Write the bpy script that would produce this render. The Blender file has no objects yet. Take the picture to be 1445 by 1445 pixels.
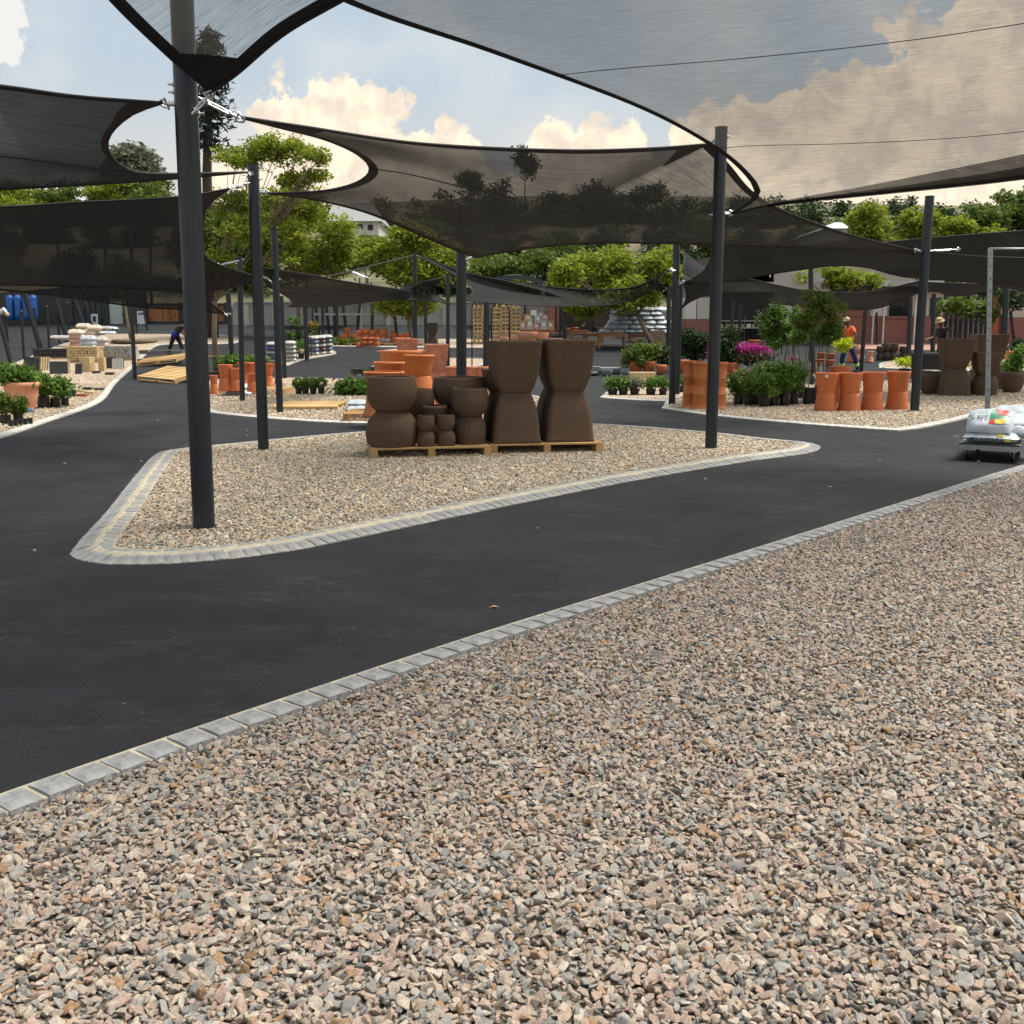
import bpy, bmesh, math, random
import numpy as np
from mathutils import Vector, Matrix
random.seed(7); RNG = np.random.default_rng(7)
R = math.radians
scene = bpy.context.scene
COL = scene.collection

# ------------------------------------------------------------------ camera
CAM_H, F, PITCH = 1.6, 1500.0, math.atan(257.5 / 1500.0)
cd = bpy.data.cameras.new('camera'); cam = bpy.data.objects.new('camera', cd); COL.objects.link(cam)
cam.location = (0, 0, CAM_H); cam.rotation_euler = (math.pi / 2 - PITCH, 0, 0)
cd.sensor_width = 36; cd.lens = F / 1445 * 36; cd.clip_start = .05; cd.clip_end = 3000
scene.camera = cam

# ------------------------------------------------------------------ sky, sun, exposure
SUN_EL, SUN_AZ = R(66), R(75)           # azimuth measured from +Y towards +X
world = bpy.data.worlds.new('World'); scene.world = world; world.use_nodes = True
def build_world():
    nt = world.node_tree; N = nt.nodes; L = nt.links
    for n in list(N): N.remove(n)
    out = N.new('ShaderNodeOutputWorld'); bg = N.new('ShaderNodeBackground'); bg.inputs[1].default_value = .1
    L.new(bg.outputs[0], out.inputs[0])
    sky = N.new('ShaderNodeTexSky'); sky.sky_type = 'NISHITA'; sky.sun_disc = False
    sky.sun_elevation = SUN_EL; sky.sun_rotation = SUN_AZ; sky.dust_density = 2.5; sky.ozone_density = 1.5
    tc = N.new('ShaderNodeTexCoord'); sp = N.new('ShaderNodeSeparateXYZ'); L.new(tc.outputs['Generated'], sp.inputs[0])
    def m(op, a, b=None, c=None, clamp=False):
        n = N.new('ShaderNodeMath'); n.operation = op; n.use_clamp = clamp
        for i, v in enumerate((a, b, c)):
            if v is None: continue
            if isinstance(v, (int, float)): n.inputs[i].default_value = v
            else: L.new(v, n.inputs[i])
        return n.outputs[0]
    def noise(scale, detail, rough=.55, vec=None, dist=0):
        n = N.new('ShaderNodeTexNoise'); n.inputs['Scale'].default_value = scale; n.inputs['Detail'].default_value = detail
        n.inputs['Roughness'].default_value = rough; n.inputs['Distortion'].default_value = dist
        L.new(vec if vec is not None else tc.outputs['Generated'], n.inputs['Vector']); return n.outputs['Fac']
    def sstep(v, a, b):
        n = N.new('ShaderNodeMapRange'); n.interpolation_type = 'SMOOTHSTEP'
        n.inputs['From Min'].default_value = a; n.inputs['From Max'].default_value = b; L.new(v, n.inputs['Value']); return n.outputs[0]
    def mix(f, a, b):
        n = N.new('ShaderNodeMix'); n.data_type = 'RGBA'
        if isinstance(f, (int, float)): n.inputs[0].default_value = f
        else: L.new(f, n.inputs[0])
        for i, v in ((6, a), (7, b)):
            if isinstance(v, tuple): n.inputs[i].default_value = (*v, 1)
            else: L.new(v, n.inputs[i])
        return n.outputs[2]
    az = m('ARCTAN2', sp.outputs[0], sp.outputs[1]); el = m('ARCSINE', sp.outputs[2])
    n1 = noise(26, 9, .6); n2 = noise(7, 5, .5); n3 = noise(70, 5, .6)
    # high thin cloud veil over pale blue
    base = mix(.86, sky.outputs[0], (2.95, 3.45, 3.8))
    veil = mix(sstep(n2, .42, .7), base, (3.9, 4.15, 4.25))
    # warm light towards the horizon
    low = mix(sstep(el, .24, .05), veil, (4.4, 4.0, 3.55))
    # cumulus heads: (azimuth, elevation of the centre, half width, half height)
    puffs = [(-.16, .125, .085, .095), (-.145, .16, .035, .06), (-.215, .10, .07, .06), (-.08, .11, .07, .05),
             (.035, .135, .030, .062), (.095, .12, .055, .070), (.07, .09, .11, .06), (.15, .10, .06, .06),
             (.40, .19, .09, .085), (.48, .23, .08, .08), (.30, .15, .11, .07), (.21, .14, .08, .06), (.50, .17, .16, .12), (.36, .11, .16, .08), (-.06, .13, .05, .05), (-.03, .10, .10, .05),
             (-.36, .10, .05, .045), (-.47, .14, .06, .05), (-.33, .07, .10, .05), (-.45, .255, .045, .05), (-.47, .195, .035, .03),
             (.80, .17, .2, .1), (1.2, .14, .25, .09), (1.8, .16, .3, .12), (2.5, .14, .3, .1), (-.9, .15, .25, .1),
             (-1.5, .14, .3, .11), (-2.2, .16, .35, .12), (3.0, .15, .3, .1), (-2.9, .13, .25, .1)]
    dmin = None
    for a, e, w, h in puffs:
        dx = m('DIVIDE', m('SUBTRACT', az, a), w); dy = m('DIVIDE', m('SUBTRACT', el, e), h)
        d = m('ADD', m('MULTIPLY', dx, dx), m('MULTIPLY', dy, dy))
        dmin = d if dmin is None else m('MINIMUM', dmin, d)
    d = m('SQRT', dmin)
    d = m('ADD', d, m('MULTIPLY', m('SUBTRACT', n1, .5), 1.5)); d = m('ADD', d, m('MULTIPLY', m('SUBTRACT', n3, .5), .35))
    mask = sstep(d, 1.02, .90)
    bill = sstep(m('ADD', m('MULTIPLY', noise(34, 6, .6, dist=.6), .6), m('MULTIPLY', n1, .4)), .40, .60)
    ccol = mix(bill, (4.9, 4.15, 3.4), (6.9, 5.75, 4.3))
    cold = mix(sstep(az, -.30, -.36), ccol, (5.0, 4.85, 4.7))
    ccol2 = mix(sstep(el, .13, .02), cold, (4.9, 4.45, 4.0))
    final = mix(m('MULTIPLY', mask, .92), low, ccol2)
    # the cloud deck above the frame: even, slightly mottled
    L.new(final, bg.inputs[0])
build_world()
sd = bpy.data.lights.new('sun', 'SUN'); sd.energy = 3.6; sd.angle = R(30); sd.color = (1, .93, .82)
sun = bpy.data.objects.new('sun', sd); COL.objects.link(sun)
sdir = Vector((math.sin(SUN_AZ) * math.cos(SUN_EL), math.cos(SUN_AZ) * math.cos(SUN_EL), math.sin(SUN_EL)))
sun.rotation_euler = (-sdir).to_track_quat('-Z', 'Y').to_euler(); sun.location = sdir * 50
vs = scene.view_settings; vs.view_transform = 'Standard'; vs.look = 'None'; vs.gamma = 1; vs.exposure = .92; vs.use_curve_mapping = False

# ------------------------------------------------------------------ pixel -> place
FWD = Vector((0, math.cos(PITCH), -math.sin(PITCH))); UP = Vector((0, math.sin(PITCH), math.cos(PITCH)))
def g(y):
    if y < 24: return 0.0
    if y < 44: return .0019 * (y - 24) ** 2
    if y < 62: return .76 + .076 * (y - 44)
    if y < 140: return 2.128 + .2 * (y - 62) * min(1, (y - 62) / 12 * .5 + .5)
    return 17.728 + .02 * (y - 140)
def ray(px, py):
    return FWD + Vector((1, 0, 0)) * ((px - 722.5) / F) + UP * ((722.5 - py) / F)
def P(px, py, Y):
    d = ray(px, py); t = Y / d.y
    return Vector((d.x * t, Y, CAM_H + d.z * t))
def at(px, py, z=0.0):
    d = ray(px, py); Y = 1.5; st = .25
    while Y < 160:
        if CAM_H + d.z * Y / d.y <= g(Y) + z: break
        Y += st
    a, b = Y - st, Y
    for _ in range(20):
        c = (a + b) / 2
        if CAM_H + d.z * c / d.y <= g(c) + z: b = c
        else: a = c
    p = P(px, py, b); p.z = g(b) + z
    return p
def gat(px, py, z=0.0): return at(px, py) + Vector((0, 0, z))      # a point z above the ground seen at this pixel
def mpp(p): return (Vector(p) - Vector((0, 0, CAM_H))).dot(FWD) / F      # metres per pixel there

# ------------------------------------------------------------------ materials
MATS = {}
def nodes_of(name):
    m = bpy.data.materials.new(name); m.use_nodes = True
    nt = m.node_tree; b = nt.nodes['Principled BSDF']
    return m, nt, nt.nodes, nt.links, b
def ramp(N, stops, interp='LINEAR'):
    r = N.new('ShaderNodeValToRGB'); r.color_ramp.interpolation = interp
    e = r.color_ramp.elements
    while len(e) > 1: e.remove(e[-1])
    e[0].position = stops[0][0]; e[0].color = (*stops[0][1], 1)
    for p, c in stops[1:]:
        x = e.new(p); x.color = (*c, 1)
    return r
def mat(name, col, rough=.6, var=.25, scale=6, bump=0, bscale=60, metal=0, spec=.5, dirt=None):
    if name in MATS: return MATS[name]
    m, nt, N, L, b = nodes_of(name)
    tc = N.new('ShaderNodeTexCoord'); n = N.new('ShaderNodeTexNoise')
    L.new(tc.outputs['Object'], n.inputs['Vector']); n.inputs['Scale'].default_value = scale; n.inputs['Detail'].default_value = 8
    n.inputs['Roughness'].default_value = .65
    lo = tuple(max(0, c * (1 - var)) for c in col); hi = tuple(min(1, c * (1 + var)) for c in col)
    r = ramp(N, [(.3, lo), (.7, hi)]); L.new(n.outputs['Fac'], r.inputs[0])
    src = r.outputs[0]
    if dirt:
        n2 = N.new('ShaderNodeTexNoise'); L.new(tc.outputs['Object'], n2.inputs['Vector']); n2.inputs['Scale'].default_value = scale * .35
        n2.inputs['Detail'].default_value = 6; n2.inputs['Roughness'].default_value = .75
        r2 = ramp(N, [(.5, (0, 0, 0)), (.68, (1, 1, 1))]); L.new(n2.outputs['Fac'], r2.inputs[0])
        mx = N.new('ShaderNodeMix'); mx.data_type = 'RGBA'; L.new(r2.outputs[0], mx.inputs[0]); L.new(src, mx.inputs[6]); mx.inputs[7].default_value = (*dirt, 1)
        src = mx.outputs[2]
    L.new(src, b.inputs['Base Color'])
    b.inputs['Roughness'].default_value = rough; b.inputs['Metallic'].default_value = metal; b.inputs['Specular IOR Level'].default_value = spec
    if bump:
        n3 = N.new('ShaderNodeTexNoise'); L.new(tc.outputs['Object'], n3.inputs['Vector']); n3.inputs['Scale'].default_value = bscale; n3.inputs['Detail'].default_value = 6
        bp = N.new('ShaderNodeBump'); bp.inputs['Strength'].default_value = bump; bp.inputs['Distance'].default_value = .01
        L.new(n3.outputs['Fac'], bp.inputs['Height']); L.new(bp.outputs[0], b.inputs['Normal'])
    MATS[name] = m
    return m
def leafmat(name, cols, trans=.35):
    if name in MATS: return MATS[name]
    m, nt, N, L, b = nodes_of(name)
    ge = N.new('ShaderNodeNewGeometry'); r = ramp(N, [(i / max(1, len(cols) - 1), c) for i, c in enumerate(cols)])
    L.new(ge.outputs['Random Per Island'], r.inputs[0]); L.new(r.outputs[0], b.inputs['Base Color'])
    b.inputs['Roughness'].default_value = .55; b.inputs['Specular IOR Level'].default_value = .3
    t = N.new('ShaderNodeBsdfTranslucent'); L.new(r.outputs[0], t.inputs[0]); mx = N.new('ShaderNodeMixShader'); mx.inputs[0].default_value = trans
    L.new(b.outputs[0], mx.inputs[1]); L.new(t.outputs[0], mx.inputs[2]); L.new(mx.outputs[0], N['Material Output'].inputs[0])
    MATS[name] = m
    return m
def sailmat(name, t0, col, trl=.35, streak=1.0):
    """knitted shade cloth: open area t0 seen square on, closing up towards grazing views"""
    m, nt, N, L, b = nodes_of(name)
    def mth(op, a, bb=None):
        n = N.new('ShaderNodeMath'); n.operation = op
        for i, v in enumerate((a, bb)):
            if v is None: continue
            if isinstance(v, (int, float)): n.inputs[i].default_value = v
            else: L.new(v, n.inputs[i])
        return n.outputs[0]
    ge = N.new('ShaderNodeNewGeometry'); dt = N.new('ShaderNodeVectorMath'); dt.operation = 'DOT_PRODUCT'
    L.new(ge.outputs['Normal'], dt.inputs[0]); L.new(ge.outputs['Incoming'], dt.inputs[1])
    c = mth('MAXIMUM', mth('ABSOLUTE', dt.outputs['Value']), .09)
    T = mth('POWER', t0, mth('DIVIDE', 1.0, mth('POWER', c, .75)))
    uv = N.new('ShaderNodeUVMap'); uv.uv_map = 'UVMap'; mp = N.new('ShaderNodeMapping'); mp.inputs['Scale'].default_value = (3, 90, 1); L.new(uv.outputs[0], mp.inputs[0])
    n = N.new('ShaderNodeTexNoise'); n.inputs['Scale'].default_value = 1; n.inputs['Detail'].default_value = 6; n.inputs['Roughness'].default_value = .75; L.new(mp.outputs[0], n.inputs['Vector'])
    n2 = N.new('ShaderNodeTexNoise'); n2.inputs['Scale'].default_value = 160; n2.inputs['Detail'].default_value = 2; L.new(uv.outputs[0], n2.inputs['Vector'])
    v = mth('ADD', mth('MULTIPLY', mth('SUBTRACT', n.outputs['Fac'], .5), 2.0), mth('MULTIPLY', mth('SUBTRACT', n2.outputs['Fac'], .5), 1.2))
    mp3 = N.new('ShaderNodeMapping'); mp3.inputs['Scale'].default_value = (.7, 26, 1); mp3.inputs['Rotation'].default_value = (0, 0, R(7)); L.new(uv.outputs[0], mp3.inputs[0])
    n4 = N.new('ShaderNodeTexNoise'); n4.inputs['Scale'].default_value = 1; n4.inputs['Detail'].default_value = 5; n4.inputs['Roughness'].default_value = .7; L.new(mp3.outputs[0], n4.inputs['Vector'])
    v = mth('ADD', v, mth('MULTIPLY', mth('SUBTRACT', n4.outputs['Fac'], .5), streak))
    T2 = mth('MULTIPLY', T, mth('ADD', 1.0, v)); cl = N.new('ShaderNodeClamp'); L.new(T2, cl.inputs[0])
    tr = N.new('ShaderNodeBsdfTransparent'); tl = N.new('ShaderNodeBsdfTranslucent'); tl.inputs[0].default_value = (*[min(1, x * 2.2) for x in col], 1)
    r = ramp(N, [(.35, tuple(x * .6 for x in col)), (.65, tuple(x * 1.5 for x in col))]); L.new(n.outputs['Fac'], r.inputs[0]); L.new(r.outputs[0], b.inputs['Base Color'])
    b.inputs['Roughness'].default_value = .75; b.inputs['Specular IOR Level'].default_value = .2
    mx = N.new('ShaderNodeMixShader'); mx.inputs[0].default_value = trl; L.new(b.outputs[0], mx.inputs[1]); L.new(tl.outputs[0], mx.inputs[2])
    m2 = N.new('ShaderNodeMixShader'); L.new(cl.outputs[0], m2.inputs[0]); L.new(mx.outputs[0], m2.inputs[1]); L.new(tr.outputs[0], m2.inputs[2])
    L.new(m2.outputs[0], N['Material Output'].inputs[0])
    return m
def asphalt_mat():
    m, nt, N, L, b = nodes_of('asphalt')
    tc = N.new('ShaderNodeTexCoord')
    def noise(s, d, mp=None, rough=.6):
        n = N.new('ShaderNodeTexNoise'); n.inputs['Scale'].default_value = s; n.inputs['Detail'].default_value = d; n.inputs['Roughness'].default_value = rough
        if mp:
            q = N.new('ShaderNodeMapping'); q.inputs['Scale'].default_value = mp; q.inputs['Rotation'].default_value = (0, 0, R(18)); L.new(tc.outputs['Object'], q.inputs[0]); L.new(q.outputs[0], n.inputs['Vector'])
        else: L.new(tc.outputs['Object'], n.inputs['Vector'])
        return n.outputs['Fac']
    def mixc(f, a, bb, mode='MIX'):
        x = N.new('ShaderNodeMix'); x.data_type = 'RGBA'; x.blend_type = mode
        if isinstance(f, float): x.inputs[0].default_value = f
        else: L.new(f, x.inputs[0])
        for i, v in ((6, a), (7, bb)):
            if isinstance(v, tuple): x.inputs[i].default_value = (*v, 1)
            else: L.new(v, x.inputs[i])
        return x.outputs[2]
    r1 = ramp(N, [(.3, (.0085, .0092, .0118)), (.7, (.0178, .0182, .0222))]); L.new(noise(.8, 8), r1.inputs[0])
    st = ramp(N, [(.52, (0, 0, 0)), (.75, (1, 1, 1))]); L.new(noise(2.2, 10, (.8, 2.0, 1), .75), st.inputs[0])
    c = mixc(st.outputs[0], r1.outputs[0], (.027, .0265, .028))
    dk = ramp(N, [(.56, (0, 0, 0)), (.62, (1, 1, 1))]); L.new(noise(3.5, 10, None, .75), dk.inputs[0]); dk2 = N.new('ShaderNodeMath'); dk2.operation = 'MULTIPLY'; L.new(dk.outputs[0], dk2.inputs[0]); dk2.inputs[1].default_value = .45
    c = mixc(dk2.outputs[0], c, (.0062, .006, .0068))
    ds = ramp(N, [(.50, (0, 0, 0)), (.72, (1, 1, 1))]); L.new(noise(.22, 9, None, .7), ds.inputs[0]); ds2 = N.new('ShaderNodeMath'); ds2.operation = 'MULTIPLY'; L.new(ds.outputs[0], ds2.inputs[0]); ds2.inputs[1].default_value = .35
    c = mixc(ds2.outputs[0], c, (.034, .032, .031))
    def lines(s, mp, w, col, amt, c, lo=.5, dist=0):
        f1 = noise(s, 7, mp, .55); e = N.new('ShaderNodeMath'); e.operation = 'SUBTRACT'; L.new(f1, e.inputs[0]); e.inputs[1].default_value = lo; a = N.new('ShaderNodeMath'); a.operation = 'ABSOLUTE'; L.new(e.outputs[0], a.inputs[0])
        q = ramp(N, [(0, (1, 1, 1)), (w, (0, 0, 0))]); L.new(a.outputs[0], q.inputs[0]); k = ramp(N, [(.5, (0, 0, 0)), (.62, (amt, amt, amt))]); L.new(noise(1.1, 5, (1, 1.3, 1)), k.inputs[0])
        return mixc(mixc(1.0, q.outputs[0], k.outputs[0], 'MULTIPLY'), c, col)
    c = lines(4, (.6, 2.0, 1), .012, (.058, .060, .064), .6, c); c = lines(7, None, .014, (.003, .003, .0035), 1.0, c, .47); c = lines(9, (.5, 2.5, 1), .016, (.05, .052, .056), .6, c, .53); c = lines(1.1, (.5, 3, 1), .004, (.06, .062, .066), .6, c, .52)
    fine = ramp(N, [(.33, (.35, .35, .35)), (.5, (.95, .95, .95)), (.68, (2.0, 2.0, 2.0))]); L.new(noise(95, 5, None, .7), fine.inputs[0])
    c = mixc(1.0, c, fine.outputs[0], 'MULTIPLY')
    vo = N.new('ShaderNodeTexVoronoi'); vo.inputs['Scale'].default_value = 9; L.new(tc.outputs['Object'], vo.inputs['Vector'])
    sp = ramp(N, [(.0, (1, 1, 1)), (.035, (1, 1, 1)), (.05, (0, 0, 0))]); L.new(vo.outputs['Distance'], sp.inputs[0])
    pick = ramp(N, [(.80, (0, 0, 0)), (.83, (1, 1, 1))]); sx = N.new('ShaderNodeSeparateColor'); L.new(vo.outputs['Color'], sx.inputs[0]); L.new(sx.outputs[0], pick.inputs[0])
    f = mixc(1.0, sp.outputs[0], pick.outputs[0], 'MULTIPLY')
    c = mixc(f, c, (.22, .21, .19))
    L.new(c, b.inputs['Base Color'])
    rr = ramp(N, [(.3, (.62,) * 3), (.7, (.85,) * 3)]); L.new(noise(1.5, 6), rr.inputs[0]); L.new(rr.outputs[0], b.inputs['Roughness']); b.inputs['Specular IOR Level'].default_value = .22
    bp = N.new('ShaderNodeBump'); bp.inputs['Strength'].default_value = .9; bp.inputs['Distance'].default_value = .006; L.new(noise(90, 6, None, .7), bp.inputs['Height'])
    b2 = N.new('ShaderNodeBump'); b2.inputs['Strength'].default_value = .35; b2.inputs['Distance'].default_value = .03; L.new(noise(2.2, 7, (.7, 3, 1)), b2.inputs['Height']); L.new(bp.outputs[0], b2.inputs['Normal'])
    L.new(b2.outputs[0], b.inputs['Normal'])
    return m
STONE = [(0, (.38, .335, .285)), (.12, (.44, .345, .285)), (.22, (.31, .31, .295)), (.34, (.47, .42, .35)), (.47, (.39, .30, .255)),
         (.56, (.24, .245, .245)), (.63, (.51, .47, .41)), (.74, (.37, .25, .15)), (.78, (.34, .35, .34)), (.88, (.45, .37, .31)), (.98, (.15, .155, .16))]
def stone_mat(name, warm=(1, 1, 1)):
    m, nt, N, L, b = nodes_of(name)
    a = N.new('ShaderNodeAttribute'); a.attribute_type = 'INSTANCER'; a.attribute_name = 'tone'
    r = ramp(N, [(p, tuple(c[i] * warm[i] for i in range(3))) for p, c in STONE], 'CONSTANT'); L.new(a.outputs['Fac'], r.inputs[0])
    tc = N.new('ShaderNodeTexCoord'); n = N.new('ShaderNodeTexNoise'); n.inputs['Scale'].default_value = 5.5; n.inputs['Detail'].default_value = 8; n.inputs['Roughness'].default_value = .9
    L.new(tc.outputs['Object'], n.inputs['Vector']); r2 = ramp(N, [(.34, (.50, .50, .52)), (.5, (1, .98, .95)), (.66, (1.5, 1.47, 1.43))]); L.new(n.outputs['Fac'], r2.inputs[0])
    x = N.new('ShaderNodeMix'); x.data_type = 'RGBA'; x.blend_type = 'MULTIPLY'; x.inputs[0].default_value = 1; L.new(r.outputs[0], x.inputs[6]); L.new(r2.outputs[0], x.inputs[7])
    L.new(x.outputs[2], b.inputs['Base Color']); b.inputs['Roughness'].default_value = .8; b.inputs['Specular IOR Level'].default_value = .3
    bp = N.new('ShaderNodeBump'); bp.inputs['Strength'].default_value = .6; bp.inputs['Distance'].default_value = .15; L.new(n.outputs['Fac'], bp.inputs['Height']); L.new(bp.outputs[0], b.inputs['Normal'])
    return m
def gravel_mat(name, scale, warm=(1, 1, 1), dark=1.0):
    m, nt, N, L, b = nodes_of(name)
    tc = N.new('ShaderNodeTexCoord'); v = N.new('ShaderNodeTexVoronoi'); v.inputs['Scale'].default_value = scale; v.inputs['Randomness'].default_value = 1; L.new(tc.outputs['Object'], v.inputs['Vector'])
    s = N.new('ShaderNodeSeparateColor'); L.new(v.outputs['Color'], s.inputs[0])
    r = ramp(N, [(p, tuple(c[i] * warm[i] * dark for i in range(3))) for p, c in STONE], 'CONSTANT'); L.new(s.outputs[0], r.inputs[0])
    e = ramp(N, [(0, (1.1, 1.1, 1.1)), (.35, (1, 1, 1)), (.62, (.35, .33, .3))]); L.new(v.outputs['Distance'], e.inputs[0])  # shade in the gaps between stones, put into the colour
    x = N.new('ShaderNodeMix'); x.data_type = 'RGBA'; x.blend_type = 'MULTIPLY'; x.inputs[0].default_value = 1; L.new(r.outputs[0], x.inputs[6]); L.new(e.outputs[0], x.inputs[7])
    L.new(x.outputs[2], b.inputs['Base Color']); b.inputs['Roughness'].default_value = .85
    bp = N.new('ShaderNodeBump'); bp.inputs['Strength'].default_value = .9; bp.inputs['Distance'].default_value = .02; bp.invert = True; L.new(v.outputs['Distance'], bp.inputs['Height']); L.new(bp.outputs[0], b.inputs['Normal'])
    return m
def wood_mat(name, col, var=.35, axis=(2, 30, 30)):
    m, nt, N, L, b = nodes_of(name)
    tc = N.new('ShaderNodeTexCoord'); q = N.new('ShaderNodeMapping'); q.inputs['Scale'].default_value = axis; L.new(tc.outputs['Object'], q.inputs[0])
    n = N.new('ShaderNodeTexNoise'); n.inputs['Scale'].default_value = 1.5; n.inputs['Detail'].default_value = 6; L.new(q.outputs[0], n.inputs['Vector'])
    oi = N.new('ShaderNodeObjectInfo'); mu = N.new('ShaderNodeMath'); mu.operation = 'MULTIPLY_ADD'; mu.inputs[1].default_value = .4; L.new(oi.outputs['Random'], mu.inputs[0]); L.new(n.outputs['Fac'], mu.inputs[2])
    r = ramp(N, [(.3, tuple(c * (1 - var) for c in col)), (.95, tuple(min(1, c * (1 + var)) for c in col))]); L.new(mu.outputs[0], r.inputs[0]); L.new(r.outputs[0], b.inputs['Base Color'])
    b.inputs['Roughness'].default_value = .75
    MATS[name] = m
    return m
def brick_mat(name, c1, c2, mortar, scale=9):
    m, nt, N, L, b = nodes_of(name)
    tc = N.new('ShaderNodeTexCoord'); q = N.new('ShaderNodeMapping'); q.inputs['Rotation'].default_value = (R(90), 0, 0); L.new(tc.outputs['Object'], q.inputs[0])
    k = N.new('ShaderNodeTexBrick'); k.inputs['Scale'].default_value = scale; k.inputs['Color1'].default_value = (*c1, 1); k.inputs['Color2'].default_value = (*c2, 1); k.inputs['Mortar'].default_value = (*mortar, 1)
    k.inputs['Mortar Size'].default_value = .015; L.new(q.outputs[0], k.inputs['Vector']); L.new(k.outputs['Color'], b.inputs['Base Color']); b.inputs['Roughness'].default_value = .85
    bp = N.new('ShaderNodeBump'); bp.inputs['Strength'].default_value = .4; bp.invert = True; L.new(k.outputs['Fac'], bp.inputs['Height']); L.new(bp.outputs[0], b.inputs['Normal'])
    MATS[name] = m
    return m

POLE = mat('pole_paint', (.0092, .0145, .021), .36, .12, 4, .04, 200, spec=.5, dirt=(.0135, .0185, .0245))
STEEL = mat('zinc', (.55, .57, .58), .32, .1, 30, metal=.9)
GALV = mat('galvanised', (.30, .33, .34), .45, .2, 25, metal=.55)
BLACK = mat('black_metal', (.012, .013, .015), .5, .2)
BLKPL = mat('black_plastic', (.012, .012, .013), .38, .3, 12, .2, 30)
TERRA = mat('terracotta_orange', (.50, .138, .042), .68, .10, 5, .12, 60)
TERRA2 = mat('terracotta_pink', (.46, .175, .10), .75, .14, 8, .12, 60, dirt=(.52, .27, .19))
TERRA3 = mat('terracotta_glow', (.50, .16, .042), .6, .14, 7, .1, 60)
TERRA4 = mat('terracotta_pale', (.60, .27, .15), .72, .14, 8, .1, 60, dirt=(.62, .38, .27))
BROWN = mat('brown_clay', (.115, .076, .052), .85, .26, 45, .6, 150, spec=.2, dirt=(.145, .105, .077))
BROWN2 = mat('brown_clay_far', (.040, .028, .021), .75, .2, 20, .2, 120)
GREYPOT = mat('grey_clay', (.18, .21, .22), .7, .15, 12)
SOIL = mat('soil', (.03, .02, .014), .95, .4, 40, .5, 60)
WHITE = mat('white_paint', (.72, .72, .70), .6, .08)
BAGW = mat('white_bag', (.38, .43, .48), .36, .22, 7, 1.0, 9, dirt=(.50, .52, .53))
BAGC = mat('cream_bag', (.55, .47, .38), .55, .15, 7, .4, 14)
BAGP = mat('pink_bag', (.45, .27, .22), .55, .15, 7, .4, 14)
BAGB = mat('blue_bag', (.09, .14, .24), .4, .3, 20, .3, 14)
BAGG = mat('grey_bag', (.38, .37, .34), .5, .15, 9, .3, 20)
SETT = mat('sett_stone', (.215, .218, .222), .85, .34, 16, .8, 45, dirt=(.29, .285, .27))
MORTAR = mat('mortar', (.385, .345, .255), .9, .3, 14, .6, 70, dirt=(.33, .31, .27))
MORTG = mat('grey_mortar', (.34, .33, .29), .9, .2, 14)
WOOD = wood_mat('pallet_wood', (.42, .26, .11))
WOODY = wood_mat('yellow_wood', (.40, .26, .11), .5)
WOODF = wood_mat('fence_wood', (.26, .105, .035), .5, (6, 30, 2))
TABLEW = wood_mat('table_wood', (.30, .15, .07))
BARK = mat('bark', (.19, .14, .10), .9, .4, 10, .8, 30)
BARKD = mat('dark_bark', (.05, .04, .032), .9, .4, 10, .8, 30)
SETTW = mat('pale_sett', (.42, .41, .38), .85, .2, 16, .6, 45)
PLASTER = mat('plaster', (.50, .47, .42), .85, .08, 2, .1, 30)
PLASTER2 = mat('white_plaster', (.62, .61, .58), .85, .06, 2, .1, 30)
GLASS = mat('dark_glass', (.02, .025, .028), .08, .2, 2)
CORR = mat('grey_roofing', (.22, .225, .23), .6, .12, 3)
TENT = mat('tent_cloth', (.46, .53, .60), .6, .06, 2)
BRICK = brick_mat('brickwork', (.22, .085, .06), (.27, .11, .08), (.28, .2, .16), 5)
PAVE = brick_mat('brick_paving', (.30, .15, .12), (.35, .19, .15), (.26, .17, .14), 4)
BLUE = mat('blue_plastic', (.012, .10, .36), .35, .15, 5)
SKIN = mat('brown_skin', (.10, .05, .03), .55, .15, 12)
HIVIS = mat('orange_cloth', (.80, .14, .03), .8, .12, 12)
NAVY = mat('navy_cloth', (.015, .022, .10), .85, .2, 12)
BLKCL = mat('black_cloth', (.012, .012, .014), .9, .2, 12)
BLUECL = mat('blue_cloth', (.02, .03, .22), .85, .2, 12)
KHAKI = mat('khaki_cloth', (.48, .38, .22), .85, .2, 12)
LIME = mat('lime_band', (.55, .75, .15), .6, .1)
CREAM = mat('cream_stone', (.50, .38, .20), .8, .2, 14, .4, 30)
GREYST = mat('grey_slab', (.36, .36, .34), .8, .2, 14, .4, 30)
DARKST = mat('charcoal_slab', (.028, .03, .033), .7, .3, 14, .4, 30)
PRINTG = mat('green_print', (.03, .20, .11), .4, .25, 12)
PRINTR = mat('red_print', (.55, .03, .03), .4, .2, 12)
PRINTY = mat('yellow_print', (.62, .50, .08), .4, .35, 14)
BAGM = mat('maroon_bag', (.10, .03, .035), .4, .3, 20, .4, 14)
INK = mat('dark_ink', (.02, .05, .035), .5, .1)
LEAF_LIME = leafmat('lime_leaves', [(.12, .17, .016), (.25, .31, .028), (.19, .25, .024), (.38, .41, .055)], .5)
LEAF_MID = leafmat('green_leaves', [(.055, .095, .016), (.12, .175, .026), (.085, .14, .02), (.18, .235, .04)], .42)
LEAF_DARK = leafmat('dark_leaves', [(.014, .032, .012), (.03, .062, .02), (.022, .05, .014), (.05, .09, .025)])
LEAF_GREY = leafmat('grey_leaves', [(.10, .12, .07), (.16, .18, .11), (.12, .14, .09)])
LEAF_POT = leafmat('nursery_leaves', [(.04, .10, .018), (.085, .18, .028), (.13, .24, .04), (.21, .32, .06)], .42)
LEAF_PINE = leafmat('pine_needles', [(.012, .022, .016), (.028, .045, .03)], .1)
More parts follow.
